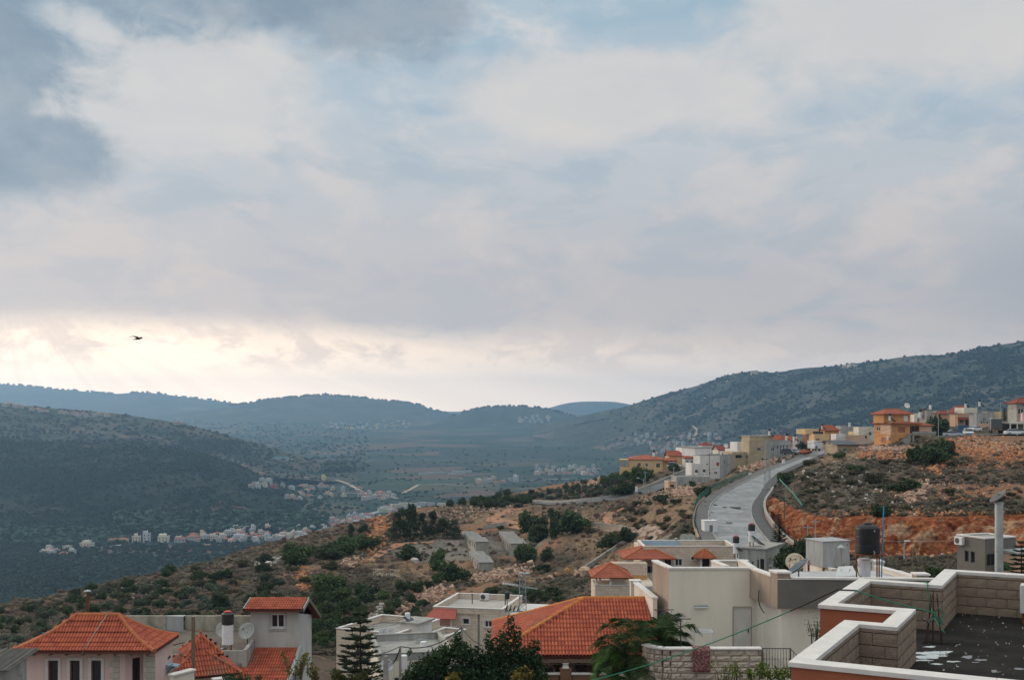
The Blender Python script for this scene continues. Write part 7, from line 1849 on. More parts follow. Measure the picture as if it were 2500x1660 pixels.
# ================================================================ the abandoned concrete pens
def pen_row(lb,a,b,n,wpx,hpx_a,hpx_b,wid):
    """a, b: back and front ground corner (px, py, D) of the long wall; n stepped units"""
    A,B=P(*a),P(*b); t=thing('concrete_pen_row',lb,'shed',B)
    d=(A-B); yaw=math.atan2(d.y,d.x); L_=math.hypot(d.x,d.y)
    u=Vector((math.cos(yaw),math.sin(yaw),0)); v=Vector((math.sin(yaw),-math.cos(yaw),0))
    for k in range(n):
        z=(A.z-B.z)*k/n; l0,l1=L_*k/n+.04,L_*(k+1)/n-.04; h=hpx_b+(hpx_a-hpx_b)*k/n+(.22,-.12,.1,-.2)[k % 4]
        mb=MB()
        vs=[u*l+v*w_+Vector((0,0,z+zz)) for zz in (-1.2,h) for (l,w_) in ((l0,0),(l1,0),(l1,wid),(l0,wid))]
        mb.add(vs,[(0,3,2,1),(4,5,6,7),(0,1,5,4),(1,2,6,5),(2,3,7,6),(3,0,4,7)])
        pu=mb.build('pen',mat('pale_pen_concrete',(.36,.355,.31),(.28,.28,.25),scale=.9,stretch=(1,1,.4),bump=.4,bscale=10,c3=(.2,.2,.18),s3=.5),t)
        vs=[u*l+v*w_+Vector((0,0,z+zz)) for zz in (h+.002,h+.16) for (l,w_) in ((l0-.1,-.15),(l1+.06,-.15),(l1+.06,wid+.15),(l0-.1,wid+.15))]
        MB().add(vs,[(0,3,2,1),(4,5,6,7),(0,1,5,4),(1,2,6,5),(2,3,7,6),(3,0,4,7)]).build('pen_roof',mat('pen_roof_concrete',(.26,.25,.235),(.16,.155,.148),scale=1.3,bump=.4,bscale=12),pu)
        for j in range(2):
            q=u*(l0+(l1-l0)*(.3+.4*j))-v*.03+Vector((0,0,z+h*.55))
            MB().box(-.35,.35,-.02,.02,-.5,.45,Matrix.Translation(q) @ Matrix.Rotation(yaw,4,'Z')).build('opening',mat('dark_interior',(.03,.028,.026),rough=.9),pu)
    return t
pen_row('row of stepped pale concrete pens with flat roofs beside the two round bushes',(1127,1318,262),(1161,1348,228),4,0,1.75,1.75,2.6)
pen_row('separate front pair of concrete pens with dark flat roofs',(1146,1372,222),(1169,1404,202),2,0,2.0,1.9,2.6)
pen_row('upper far row of concrete pens with patched roofs',(1212,1304,278),(1226,1316,264),2,0,1.5,1.5,4.6)
pen_row('second row of concrete pens half hidden behind a dark bush',(1219,1322,258),(1246,1353,228),3,0,1.8,1.8,3.2)
M_PATH=mat('pale_footpath',(.33,.25,.20),(.27,.20,.16),scale=.5,bump=.4,bscale=8); M_DIRT=mat('red_dirt_path',(.36,.185,.105),(.30,.16,.10),scale=.5,bump=.4,bscale=8)
def footpath(name,pts,w0,w1,m):
    q=[hit(*p) for p in pts]; q=[p for p in q if p]; C_=densify([(p,p) for p in q],5); C_=[c[0] for c in C_]; lf,rt=[],[]
    for i,p in enumerate(C_):
        t=C_[min(i+1,len(C_)-1)]-C_[max(i-1,0)]; t.z=0; t.normalize(); w_=w0+(w1-w0)*i/len(C_); w_ *= 1+.15*math.sin(i*1.3); n=Vector((-t.y,t.x,0))*w_/2
        a,b=p-n,p+n; a.z=gz(a.x,a.y,a.z)+.10; b.z=gz(b.x,b.y,b.z)+.10; lf.append(a); rt.append(b)
    md=[(a+b)/2 for a,b in zip(lf,rt)]
    for c in md: c.z=max(c.z,gz(c.x,c.y,c.z)+.12)
    strip(name,lf,md,0,m); strip(name,md,rt,0,m)
footpath('footpath',[(1556,1293),(1575,1297),(1592,1303),(1598,1312),(1588,1324),(1572,1335),(1556,1346)],2.2,3.4,M_PATH)
footpath('footpath',[(1437,1289),(1480,1292),(1520,1296),(1556,1293)],1.8,2.2,M_PATH)
footpath('dirt_path',[(1275,1240),(1246,1246),(1215,1258),(1200,1266),(1230,1274),(1262,1282),(1300,1288)],3.0,4.0,M_DIRT)
footpath('dirt_path',[(1522,1240),(1500,1250),(1484,1262),(1488,1274),(1500,1282)],1.6,2.0,M_DIRT)
footpath('dirt_path',[(900,1372),(930,1350),(960,1335),(1010,1325),(1060,1322)],2.0,2.6,M_DIRT)
wall_along('yard_wall','low pale wall at the back of the concrete pens',[hit(1180,1292) or P(1180,1292,280),hit(1206,1288) or P(1206,1288,285),hit(1236,1284) or P(1236,1284,290)],1.0,.25,M_CONC)
wall_along('garden_wall','pale sandy boundary wall curving beside the footpath below the bushes',[hit(q,w_) or P(q,w_,215) for q,w_ in ((1437,1287),(1470,1290),(1512,1294),(1530,1298))],.9,.3,mat('sandy_wall',(.42,.34,.26),(.36,.29,.22),scale=1),M_CONC)
wall_along('ditch_wall','long straight grey concrete channel wall running down the brush slope',[hit(1533,1322) or P(1533,1322,180),hit(1490,1350) or P(1490,1350,182),hit(1450,1378) or P(1450,1378,184),hit(1412,1402) or P(1412,1402,186)],.8,.3,M_CONC)
# seed-bed grid
GB=thing('seedbed_grid','square garden plot ruled into a grid of small pale cells','garden bed',hit(940,1400) or P(940,1400,205))
c=GB.location
mb=MB()
for i in range(13):
    for j in range(10):
        q=P(912+62*i/12,0,c.y); x_=(912+5*0+62*i/12-CX)/F*(c.y+(j-5)*1.05)-c.x; y_=(j-5)*1.05
        z_2=gz(c.x+x_,c.y+y_,c.z)-c.z
        MB().box(x_-.14,x_+.14,y_-.34,y_+.34,z_2-.05,z_2+.16).build('cell',mat('pale_seedbed',(.30,.255,.195),(.24,.20,.155),scale=1.2,objvar=.2),GB)
# red iron stakes
for k,(px,py0,py1,D) in enumerate(((1001,1450,1414,175),(1287,1440,1420,168),(1298,1440,1419,168),(1308,1440,1416,168),(1440,1360,1318,190),(1587,1230,1180,255),(1443,1255,1205,262))):
    p=P(px,py0,D); o=thing('iron_stake','thin rusty red iron stake standing on the open hillside','stake',p,0,'iron stakes on the hillside'); MB().cyl((0,0,-.6),(.03,0,(py0-py1)/F*D),.035,n=5).build('stake',mat('red_oxide',(.22,.055,.035),rough=.8),o)
# a bird
BD=thing('flying_bird','small dark bird gliding over the valley','bird',P(338,827,60),R(-20))
vs=[(-.36,.0,-.02),(-.20,.03,.0),(-.02,.05,.015),(.14,.045,.03),(.24,.02,.035),(.30,0,.03)]
MB().tube([(-.34,0,-.03),(-.2,0,-.02),(0,0,0),(.14,0,.03),(.21,0,.04),(.26,0,.04)],[.012,.03,.055,.045,.035,.008],8).build('body',mat('dark_feathers',(.05,.035,.03),(.035,.028,.026),scale=12),BD)
for sg in (-1,1):
    wg=MB().add([(.10,sg*.03,.02),(-.04,sg*.03,.0),(-.12,sg*.25,.10),(-.24,sg*.46,.06),(-.05,sg*.32,.12),(.08,sg*.15,.09)],[(0,5,4,2,1),(4,3,2)]).build('wing',mat('dark_feathers',(.05,.035,.03)),BD); wg.modifiers.new('t','SOLIDIFY').thickness=.012
# ================================================================ villages in the valley
VM={k: mat('far_%s' % k,c,tuple(q*.85 for q in c),scale=.12,objvar=.10) for k,c in dict(white=(.43,.425,.42),cream=(.60,.54,.44),grey=(.46,.47,.48),peach=(.58,.43,.35),yellow=(.60,.50,.28),green=(.48,.58,.40),red=(.45,.12,.13)).items()}
M_FROOF=mat('far_flat_roof',(.42,.41,.40),(.34,.33,.32),scale=.2); M_FRED=mat('far_red_roof',(.34,.11,.07),(.28,.09,.06),scale=.2); M_FWIN=mat('far_window',(.035,.04,.048),rough=.3)
def village_mesh(v,wall):
    r=random.Random(v*7+3); mb=MB()
    w,d,st=r.uniform(9,14),r.uniform(8,12),r.choice((1,2,2,3)) if v < 6 else 2; h=3.1*st+.6
    if v == 7: w,d,h,st=40,12,4.5,1
    if v == 8: w,d,h,st=24,16,10.5,3
    mb.box(-w/2,w/2,-d/2,d/2,-4,h)
    if v % 3 != 2 and v < 7: mb.box(-w/2+r.uniform(0,3),w/2-r.uniform(3,6),-d/2+3,d/2-.5,h,h+2.6)
    mb.box(-w/2-.2,w/2+.2,-d/2-.2,-d/2+.1,h-.2,h+.7); mb.box(w/2-.1,w/2+.2,-d/2+.1,d/2,h-.2,h+.7)
    mb.cur=1; mb.box(-w/2+.2,w/2-.2,-d/2+.2,d/2-.2,h+.001,h+.08)
    if v % 4 == 1 and v < 7:
        mb.cur=3; mb.slab([(-w/2-.5,-d/2-.5,h+.1),(w/2+.5,-d/2-.5,h+.1),(w/2-3,0,h+2.2),(-w/2+3,0,h+2.2)],.2); mb.slab([(w/2+.5,d/2+.5,h+.1),(-w/2-.5,d/2+.5,h+.1),(-w/2+3,0,h+2.2),(w/2-3,0,h+2.2)],.2); mb.slab([(w/2+.5,-d/2-.5,h+.1),(w/2+.5,d/2+.5,h+.1),(w/2-3,0,h+2.2)],.2); mb.slab([(-w/2-.5,d/2+.5,h+.1),(-w/2-.5,-d/2-.5,h+.1),(-w/2+3,0,h+2.2)],.2)
    mb.cur=2
    n=max(2,int(w/3.2))
    for s_ in range(st):
        for k in range(n):
            x_=-w/2+w*(k+.5)/n; mb.box(x_-.65,x_+.65,-d/2-.06,-d/2-.005,s_*3.1+1.1,s_*3.1+2.5)
        for k in range(3):
            y_=-d/2+d*(k+.5)/3; mb.box(-w/2-.06,-w/2-.005,y_-.6,y_+.6,s_*3.1+1.1,s_*3.1+2.5); mb.box(w/2+.005,w/2+.06,y_-.6,y_+.6,s_*3.1+1.1,s_*3.1+2.5)
    mb.cur=4
    if v < 7: mb.cyl((1,1,h),(1,1,h+4.2 if v % 3 != 2 else h+1.6),.35,n=6)
    return mb.mesh('village_house',[VM[wall],M_FROOF,M_FWIN,M_FRED,M_WENAM])
VMESH={}; VL=[]
VN={}
def village(lb,grp,px0,px1,py0,py1,n,walls,kinds=(0,1,2,3,4,5),s=1.0,seed=0,pts=None,yaw=None):
    r=random.Random(seed+100); done=[]
    for i in range(n):
        for tr in range(30):
            px,py=(r.uniform(px0,px1),r.uniform(py0,py1)) if pts is None else pts[i]
            if pts is None and any(abs(px-a) < 11*s and abs(py-b) < 5*s for a,b in done) and tr < 25: continue
            break
        p=far_hit(px,py)
        if p is None: continue
        done.append((px,py)); wl=r.choice(walls); k=r.choice(kinds)
        VL.append((p,k,wl,r.uniform(-.5,.5) if yaw is None else yaw,s*r.uniform(.85,1.12),lb,grp))
WCG=['white','white','white','cream','grey','peach']
village('in the hamlet at the foot of the dark hill','hamlet houses',95,215,1338,1358,10,['grey','white','cream'],s=.7,seed=1)
village('standing alone on the valley floor','scattered valley houses',0,0,0,0,9,['white','cream','yellow','grey'],seed=2,pts=[(207,1332),(213,1338),(278,1324),(302,1323),(333,1322),(358,1322),(400,1322),(440,1322),(470,1316)])
village('on the near edge of the valley village','valley village edge',470,605,1304,1322,18,WCG,seed=3,s=.75)
village('in the dense valley village below the green hill','valley village',560,800,1294,1328,62,WCG,seed=4,s=.70)
village('climbing the road behind the round bushes','valley village road',780,915,1268,1308,32,['white','grey','grey','peach','white'],seed=5,s=.70)
village('packed beside the pale valley road','valley village core',850,925,1258,1280,16,['grey','white','grey'],seed=6,s=.68)
village('in the upper hamlet on the red slope','upper hamlet',610,800,1160,1192,24,['white','white','cream','grey','yellow'],seed=7,s=.75)
village('strung below the upper hamlet','lower string of houses',690,880,1192,1222,16,WCG+['yellow'],seed=8,s=.75)
village('in the roadside village at the end of the green ridge','roadside village',880,965,1203,1222,18,WCG,seed=9,s=.72)
village('with several storeys beside the valley road','apartment row',0,0,0,0,7,['white','cream','grey'],kinds=(8,),seed=10,pts=[(985,1236),(1010,1236),(1032,1234),(1052,1234),(1078,1236),(940,1246),(965,1240)],s=.50)
village('painted pale green beside the valley road','green house',0,0,0,0,1,['green'],kinds=(8,),seed=11,pts=[(937,1250)],s=.5)
village('behind the curve of the valley road','valley road houses',925,1030,1238,1256,16,WCG,seed=12,s=.6)
village('in the line of farm sheds across the plain','farm sheds',0,0,0,0,5,['white'],kinds=(7,),seed=13,pts=[(1040,1158),(1062,1157),(1090,1156),(1128,1154),(1115,1158)],yaw=.1,s=.95)
village('in the village on the far plain','plain village',1160,1262,1168,1180,11,['white','white','grey','peach'],seed=14,s=.85)
village('in the white village behind the olive ridge','white plain village',1308,1465,1142,1160,30,['white','white','cream'],seed=15,s=.85)
village('in the far village under the west ridge','far west village',785,1000,1030,1048,44,['white','white','cream','grey','yellow','peach'],seed=16,s=1.15)
village('in the small far village on the middle hill','middle hill village',1265,1345,1018,1032,14,['white','white','cream'],seed=17,s=1.35)
village('on the crest of the back hill','crest houses',0,0,0,0,20,['white','cream','white'],kinds=(1,5),seed=18,pts=[(14,992),(22,990),(48,995),(60,997),(78,1002),(92,1001),(100,1005),(112,1006),(150,1009),(160,1011),(183,1012),(190,1016),(205,1012),(212,1018),(232,1016),(240,1014),(262,1016),(38,994),(430,1036),(445,1037)],s=1.1)
village('in the big village under the right mountain','mountain foot village',1590,1765,1062,1108,54,['white','white','cream','grey','peach'],seed=19,s=.85)
village('in the hamlet on the far side of the mountain foot','mountain foot hamlet',1500,1600,1058,1088,10,['white','grey'],seed=20,s=1.1)
village('with red walls in the upper hamlet','red shed',0,0,0,0,1,['red'],kinds=(8,),seed=21,pts=[(668,1190)],s=.55)
village('high on the mountain skyline','mountain top houses',0,0,0,0,4,['cream','white'],kinds=(2,8),seed=22,pts=[(2078,896),(2092,896),(2062,897),(1842,913)],s=.9)
VL.sort(key=lambda e:-e[4]*(1.6 if e[1] >= 7 else 1.0)/e[0].y)
FVv,FVf,FVm,_nv=[],[],[],0
M_ALL=[VM[k] for k in VM]+[M_FROOF,M_FWIN,M_FRED,M_WENAM]
for n_,(p,k,wl,yw,s_,lb,grp) in enumerate(VL):
    if (k,wl) not in VMESH: VMESH[(k,wl)]=village_mesh(k,wl)
    me=VMESH[(k,wl)]
    if n_ < 298:
        o=link('village_house',me); o.location=p; o.rotation_euler=(0,0,yw); o.scale=(s_,)*3
        ty='red-roofed' if (k % 4 == 1 and k < 7) else ('long low' if k == 7 else 'flat-roofed')
        tag(o,'%s %s house %s' % (wl,ty,lb),'house',grp+', '+wl+' '+ty)
    else:                                      # the smallest, most distant ones
        M=Matrix.Translation(p) @ Matrix.Rotation(yw,4,'Z') @ Matrix.Scale(s_,4)
        FVv += [tuple(M @ v.co) for v in me.vertices]; wi=list(VM).index(wl)
        for q in me.polygons: FVf.append([_nv+i for i in q.vertices]); FVm.append(wi if q.material_index == 0 else len(VM)+q.material_index-1)
        _nv += len(me.vertices)
if FVv:
    me=bpy.data.meshes.new('distant_houses'); me.from_pydata(FVv,[],FVf)
    for q in M_ALL: me.materials.append(q)
    me.polygons.foreach_set('material_index',FVm); me.update(); o=link('distant_houses',me); o['kind']='stuff'; o['label']='tiny pale houses of the farthest villages'
# roads and tracks of the valley
def track(name,pts,wid,m,lift=1.0):
    q=[far_hit(*p) for p in pts]; q=[p+Vector((0,0,lift)) for p in q if p is not None]
    if len(q) < 2: return
    Q=[]
    for a,b in zip(q[:-1],q[1:]):
        n=max(2,int((b-a).length/25))
        for k in range(n):
            c=a.lerp(b,k/n); best=None
            for t in FAR:
                hh=t.ray_cast(Vector((c.x,c.y,600)),Vector((0,0,-1)))
                if hh[0] is not None and (best is None or hh[0].z > best): best=hh[0].z
            if best is not None: c.z=best+lift
            Q.append(c)
    Q.append(q[-1])
    lft,rgt=[],[]
    for i,p in enumerate(Q):
        t=Q[min(i+1,len(Q)-1)]-Q[max(i-1,0)]; t.z=0; t.normalize(); n=Vector((-t.y,t.x,0))*wid/2; lft.append(p-n); rgt.append(p+n)
    strip(name,lft,rgt,0,m)
M_TRACK=mat('pale_track',(.34,.28,.22),(.30,.24,.19),scale=.05); M_VROAD=mat('valley_asphalt',(.30,.31,.33),(.26,.27,.29),scale=.05)
track('valley_road',[(880,1266),(892,1262),(902,1256),(925,1250),(960,1243)],11,M_VROAD)
track('dirt_track',[(984,1205),(1000,1196),(1022,1184)],7,M_TRACK); track('valley_road',[(1022,1184),(1060,1183),(1110,1185),(1180,1187)],6,M_VROAD)
track('dirt_track',[(820,1172),(850,1182),(880,1200),(900,1208)],8,M_TRACK); track('valley_road',[(830,1203),(880,1205),(940,1210),(970,1218)],7,M_TRACK)
track('dirt_track',[(1690,1040),(1705,1052),(1698,1062),(1680,1070)],10,M_TRACK); track('dirt_track',[(1550,1072),(1570,1085)],8,M_TRACK); track('dirt_track',[(1480,1100),(1540,1092),(1600,1094)],7,M_TRACK)
track('dirt_track',[(490,1330),(560,1331),(620,1340)],14,M_TRACK); track('dirt_track',[(240,1338),(300,1331)],9,M_VROAD); track('dirt_track',[(1120,1168),(1130,1170)],6,M_TRACK)
track('valley_road',[(1270,1174),(1330,1172),(1390,1170)],9,M_VROAD); track('dirt_track',[(640,1122),(690,1127),(720,1120)],8,M_TRACK); track('dirt_track',[(1400,1040),(1440,1030),(1480,1022)],14,M_TRACK)
gs=far_hit(686,1121)
if gs: o=thing('green_shed','long shed with a turquoise roof alone on the back hill slope','shed',gs); MB().box(-16,16,-5,5,-3,3.5).build('wall',VM['white'],o); MB().box(-17,17,-6,6,3.501,4.6).build('roof',mat('turquoise_sheet',(.10,.38,.36),(.09,.33,.32),scale=.2),o)

# ================================================================ plants: shared leaf clouds
def leaf_cloud(blobs,n,size,seed,asp=.5,up=.35,shell=.55,fold=False):
    """blobs: (cx, cy, cz, rx, ry, rz); leaves sit mostly near each blob's skin"""
    r=np.random.default_rng(seed); B=np.array(blobs,float)
    vol=(B[:,3]*B[:,4]*B[:,5]) ** .75; k=r.choice(len(B),n,p=vol/vol.sum()); b=B[k]
    d=r.normal(size=(n,3)); d /= np.linalg.norm(d,axis=1)[:,None]
    rad=shell+(1-shell)*r.random(n) ** .6; rad *= 1+.16*r.normal(size=n)
    c=b[:,:3]+d*b[:,3:]*rad[:,None]
    nrm=d*.7+r.normal(size=(n,3))*.6; nrm[:,2] += up; nrm /= np.linalg.norm(nrm,axis=1)[:,None]
    t=np.cross(nrm,r.normal(size=(n,3))); t /= np.linalg.norm(t,axis=1)[:,None]; q=np.cross(nrm,t)
    s=size*(.6+.8*r.random(n))[:,None]
    V=np.stack([c-t*s,c-q*s*asp,c+t*s,c+q*s*asp],1).reshape(-1,3)
    return V,np.arange(4*n).reshape(-1,4)
def fol(name,a,b,**k): return mat(name,a,b,scale=.8,rough=.8,spec=.1,island=.38,objvar=.20,hue=.012,transl=.25,**k)
M_DARKG=fol('dark_evergreen_leaves',(.045,.070,.034),(.062,.088,.040))
M_OLIVE=fol('olive_leaves',(.080,.100,.070),(.10,.12,.085))
M_MIDG=fol('green_leaves',(.062,.10,.040),(.082,.12,.045))
M_BRNG=fol('brown_green_leaves',(.075,.075,.040),(.095,.088,.05))
M_PINE=fol('pine_needles',(.040,.062,.034),(.055,.078,.040))
M_SCRUB=fol('thorn_scrub',(.165,.125,.10),(.205,.155,.125))
M_SCRUBG=fol('grey_green_scrub',(.150,.136,.10),(.18,.158,.12))
M_DRY=fol('dry_grass',(.30,.215,.135),(.36,.265,.17))
M_BARK=mat('bark',(.10,.075,.055),(.065,.05,.04),scale=5,rough=.95,bump=.6,bscale=20,stretch=(3,3,.5))
def bush_mesh(name,m,seed,n=420,size=.13,squash=.62,lumps=7):
    r=random.Random(seed); bl=[(r.uniform(-.08,.08),r.uniform(-.08,.08),.32,.32,.32,.30)]
    for k in range(lumps+r.randrange(4)): a=r.uniform(0,6.28); q=r.uniform(.12,.42); bl.append((q*math.cos(a),q*math.sin(a),r.uniform(.10,.66-.4*q),r.uniform(.10,.24),r.uniform(.10,.24),r.uniform(.10,.26)))
    V,Fc=leaf_cloud(bl,n,size,seed,shell=.72)
    V[:,2]=np.maximum(V[:,2],-.05)
    return np_mesh(name,V,Fc,m)
BUSH={}
for key,m,nn,sz in (('dark',M_DARKG,1500,.062),('olive',M_OLIVE,1300,.060),('mid',M_MIDG,1400,.062),('brown',M_BRNG,1000,.065),('scrub',M_SCRUB,300,.085),('scrubg',M_SCRUBG,300,.085)):
    BUSH[key]=[bush_mesh(key+'_foliage',m,10*k+len(key),nn,sz) for k in range(6)]
def trunk_mesh(h=1.0,seed=0,r0=.035,lean=.06):
    r=random.Random(seed); mb=MB(); tops=[]
    mb.tube([(0,0,-.05),(r.uniform(-lean,lean),r.uniform(-lean,lean),h*.3),(r.uniform(-lean,lean),r.uniform(-lean,lean),h*.55)],[r0,r0*.75,r0*.5],6)
    for k in range(4):
        a=k*1.6+r.random(); mb.tube([(0,0,h*(.22+.06*k)),(.14*math.cos(a),.14*math.sin(a),h*(.42+.05*k)),(.26*math.cos(a),.26*math.sin(a),h*(.58+.05*k))],[r0*.5,r0*.35,r0*.15],5)
    return mb.mesh('trunk',M_BARK)
TRK_M=[trunk_mesh(seed=k) for k in range(3)]
def pine_mesh(seed):
    r=random.Random(seed); bl=[]
    for k in range(22): a=r.uniform(0,6.28); z=r.uniform(.14,.95); q=(1.05-z)*.32+.03; bl.append((q*math.cos(a),q*math.sin(a),z,.16,.16,.085))
    V,Fc=leaf_cloud(bl,1800,.045,seed,asp=.35); return np_mesh('pine_crown',V,Fc,M_PINE)
PINE=[pine_mesh(k) for k in range(3)]
rv=random.Random(77)
LBL={'dark': ('round_bush','dark green rounded evergreen bush %s','bush'),'olive': ('olive_tree','grey-green olive tree %s','tree'),'mid': ('leafy_shrub','fresh green leafy shrub %s','shrub'),'brown': ('brown_shrub','brownish olive-green shrub %s','shrub')}
def plant(kind,px,py,wpx,hpx,where,D=None,grp=None):
    p=P(px,py,D) if D else hit(px,py)
    if p is None: return None
    if D: p.z=gz(p.x,p.y,p.z) if abs(gz(p.x,p.y,p.z)-p.z) < 3 else p.z
    D=p.y; w,h=wpx/F*D,hpx/F*D
    nm,lb,ct=LBL[kind]
    t=thing(nm,lb % where,ct,p,rv.uniform(0,6.28),grp)
    t.scale=(w*.98,w*rv.uniform(.85,1.1),h*1.18)
    link('foliage',rv.choice(BUSH[kind]),t)
    if kind in ('olive','dark','mid'): link('trunk',rv.choice(TRK_M),t)
    return t
def pine(px,py,wpx,hpx,where,D=None,grp=None):
    p=P(px,py,D) if D else hit(px,py)
    if p is None: return
    D=p.y; t=thing('pine_tree','dark pine tree %s' % where,'tree',p,rv.uniform(0,6.28),grp); t.scale=(wpx/F*D,wpx/F*D,hpx/F*D*1.05)
    link('foliage',rv.choice(PINE),t); link('trunk',rv.choice(TRK_M),t)
for a in [(975,1318,62,76,'tallest beside the concrete pens'),(1003,1320,60,86,'at the head of the dark grove by the pens'),(1030,1316,46,60,'in the middle of the grove by the pens'),(1055,1314,44,62,'with a pointed top in the grove by the pens'),(1082,1315,55,48,'low and wide in the grove by the pens'),(1108,1314,48,44,'at the yard end of the grove by the pens'),(857,1338,32,58,'slim, rising between the round bushes over the valley'),(1282,1292,34,46,'behind the leafy trees above the pens'),(1345,1275,40,34,'behind the wide dark tree by the upper road')]:
    pine(*a)
PL_=[('dark',1002,1367,62,47,'standing alone beside the seedbed plot'),('mid',1066,1392,56,62,'beside the front concrete pens'),('dark',1108,1420,78,56,'below the front concrete pens'),('mid',1066,1426,32,36,'small, at the foot of the dark bush below the pens'),
       ('dark',1302,1300,74,58,'behind the second row of pens'),('dark',1312,1322,58,52,'hiding the second row of pens'),('dark',1400,1300,92,66,'wide and domed above the brush slope'),('dark',1372,1298,56,58,'beside the wide domed bush'),('mid',1350,1316,18,62,'thin and upright like a sapling'),('mid',1281,1372,56,58,'at the corner of the second pen row'),('dark',1333,1368,42,38,'above the limestone ledge'),
       ('dark',1490,1338,70,46,'beside the straight channel wall'),('dark',1530,1322,52,44,'at the top of the channel wall'),('brown',1440,1302,30,22,'low, before the sandy wall'),('dark',1322,1396,58,24,'low and flat on the limestone ledge'),('mid',1222,1292,20,12,'small, on the yard wall of the pens'),
       ('dark',650,1373,44,28,'at the lip of the hill over the valley'),('mid',725,1380,88,62,'broad, on the valley rim'),('dark',800,1364,84,48,'wide, on the valley rim'),('mid',850,1352,70,52,'under the slim pine'),('dark',900,1340,64,42,'beside the orange scree'),('dark',888,1298,30,20,'small, above the orange scree'),
       ('olive',646,1421,40,34,'on the bare brown slope, paler of the pair'),('olive',678,1432,48,30,'on the bare brown slope, lower of the pair'),('mid',800,1442,88,52,'beside the orange gully'),('brown',808,1392,48,28,'above the orange gully'),('dark',536,1490,42,52,'tall, alone on the purple-brown slope'),('mid',830,1470,60,40,'in the gully below the seedbed plot'),
       ('dark',1922,1184,58,40,'round, beside the main road above the cut'),('brown',1975,1137,38,19,'low beside the top of the main road'),('mid',2050,1119,42,18,'low before the sheet-roof building'),('dark',2276,1133,100,72,'huge, beside the orange house'),('dark',2240,1128,52,48,'at the stone terrace beside the huge bush'),('dark',2308,1118,50,52,'at the rubble mound beside the huge bush'),
       ('dark',2285,1066,68,62,'tall, behind the street lamp by the orange house'),('brown',2130,1181,56,30,'in the middle of the grey scrub slope'),('dark',2205,1202,88,38,'low and wide over the pale rubble'),('brown',2085,1161,48,20,'low on the grey scrub slope'),('mid',2090,1150,40,18,'greener on the grey scrub slope'),('dark',2150,1262,62,40,'at the brink of the rock cut'),
       ('dark',1520,1208,64,38,'below the upper road wall, darkest'),('dark',1560,1180,50,52,'tall beside the yellow house'),('mid',1500,1180,44,30,'below the yellow house balcony'),('mid',1580,1168,40,28,'between the yellow house and the road'),('mid',1535,1172,36,28,'in front of the yellow house wall'),('dark',1615,1226,38,24,'at the stones of the upper road'),('dark',1715,1213,38,32,'beside the green fence at the bend'),('dark',1690,1188,24,16,'against the grey terrace block'),('dark',1955,1096,30,20,'beside the red earth heap'),
       ('dark',1645,1150,30,22,'beside the parked silver van'),('mid',1480,1185,34,28,'at the edge of the olive grove')]
for (k,px,py,w,h,wh) in PL_: plant(k,px,py,w,h,wh)
for k,(px,py,w,h,D) in enumerate([(1935,1375,60,62,112),(1965,1372,54,72,110),(1990,1380,46,60,108),(1915,1395,50,56,108),(1985,1395,60,44,104)]):
    plant('dark',px,py,w,h,('beside the young spruce','tall, between the spruce and the rock cut','behind the steel tank','in front of the young spruce','low behind the cream dish')[k],D)
plant('mid',2283,1372,60,46,'round and bright under the rock cut',104); plant('mid',2345,1374,54,40,'beside the wooden frame under the rock cut',103); plant('brown',2315,1380,56,26,'low under the rock cut',100); plant('dark',2370,1385,50,26,'against the taupe house',92); plant('olive',2280,1392,60,28,'pale, below the round bright shrub',96); plant('dark',2220,1395,60,24,'low behind the white-capped wall',92); plant('brown',2180,1385,60,24,'brown, behind the white-capped wall',95); plant('mid',2445,1392,46,24,'at the foot of the taupe house',84)
# groves of look-alikes
def grove(kind,n,box,wr,hr,where,grp,seed,cond=None):
    r=random.Random(seed); pts=[]
    for i in range(n*6):
        if len(pts) >= n: break
        px,py=r.uniform(box[0],box[1]),r.uniform(box[2],box[3])
        if cond and not cond(px,py): continue
        if any(abs(px-a) < wr[0]*.55 and abs(py-b) < hr[0]*.4 for a,b in pts): continue
        if hit(px,py) is None: continue
        pts.append((px,py)); plant(kind,px,py,r.uniform(*wr),r.uniform(*hr),where,grp=grp)
grove('olive',46,(1290,1530,1172,1222),(17,26),(13,19),'in the grove on the ridge beside the upper road','ridge olive grove',1,lambda a,b: b > 1232-(a-1250)*.30 and b < 1236-(a-1290)*.12)
grove('dark',16,(1080,1300,1196,1238),(22,34),(16,24),'in the thicket on the bare ridge over the valley','ridge thicket',2,lambda a,b: b > 1238-(a-1080)*.14 and b < 1250-(a-1080)*.10)
grove('olive',12,(1080,1300,1200,1240),(20,28),(14,20),'in the thicket on the bare ridge over the valley','ridge thicket olives',3)
grove('olive',84,(0,560,1440,1575),(26,42),(20,30),'on the terraced slope behind the pink house','slope olives',4,lambda a,b: b > 1492-a*.16)
grove('dark',60,(0,660,1390,1560),(26,42),(20,30),'on the slope falling to the valley','slope bushes',5,lambda a,b: b > 1485-a*.22)
grove('brown',40,(0,760,1380,1560),(24,40),(14,24),'on the slope falling to the valley','slope brown shrubs',6,lambda a,b: b > 1485-a*.20)
grove('dark',20,(760,900,1450,1590),(40,62),(34,50),'in the wooded gully behind the conifer','gully bushes',7); grove('mid',18,(740,960,1440,1590),(34,56),(28,44),'in the wooded gully behind the conifer','gully shrubs',8)
grove('dark',12,(960,1060,1430,1540),(30,44),(20,30),'above the low stone house','bushes above the stone house',9); grove('dark',12,(1200,1370,1445,1470),(28,44),(18,28),'behind the lattice power pole','bushes behind the lattice pole',10)
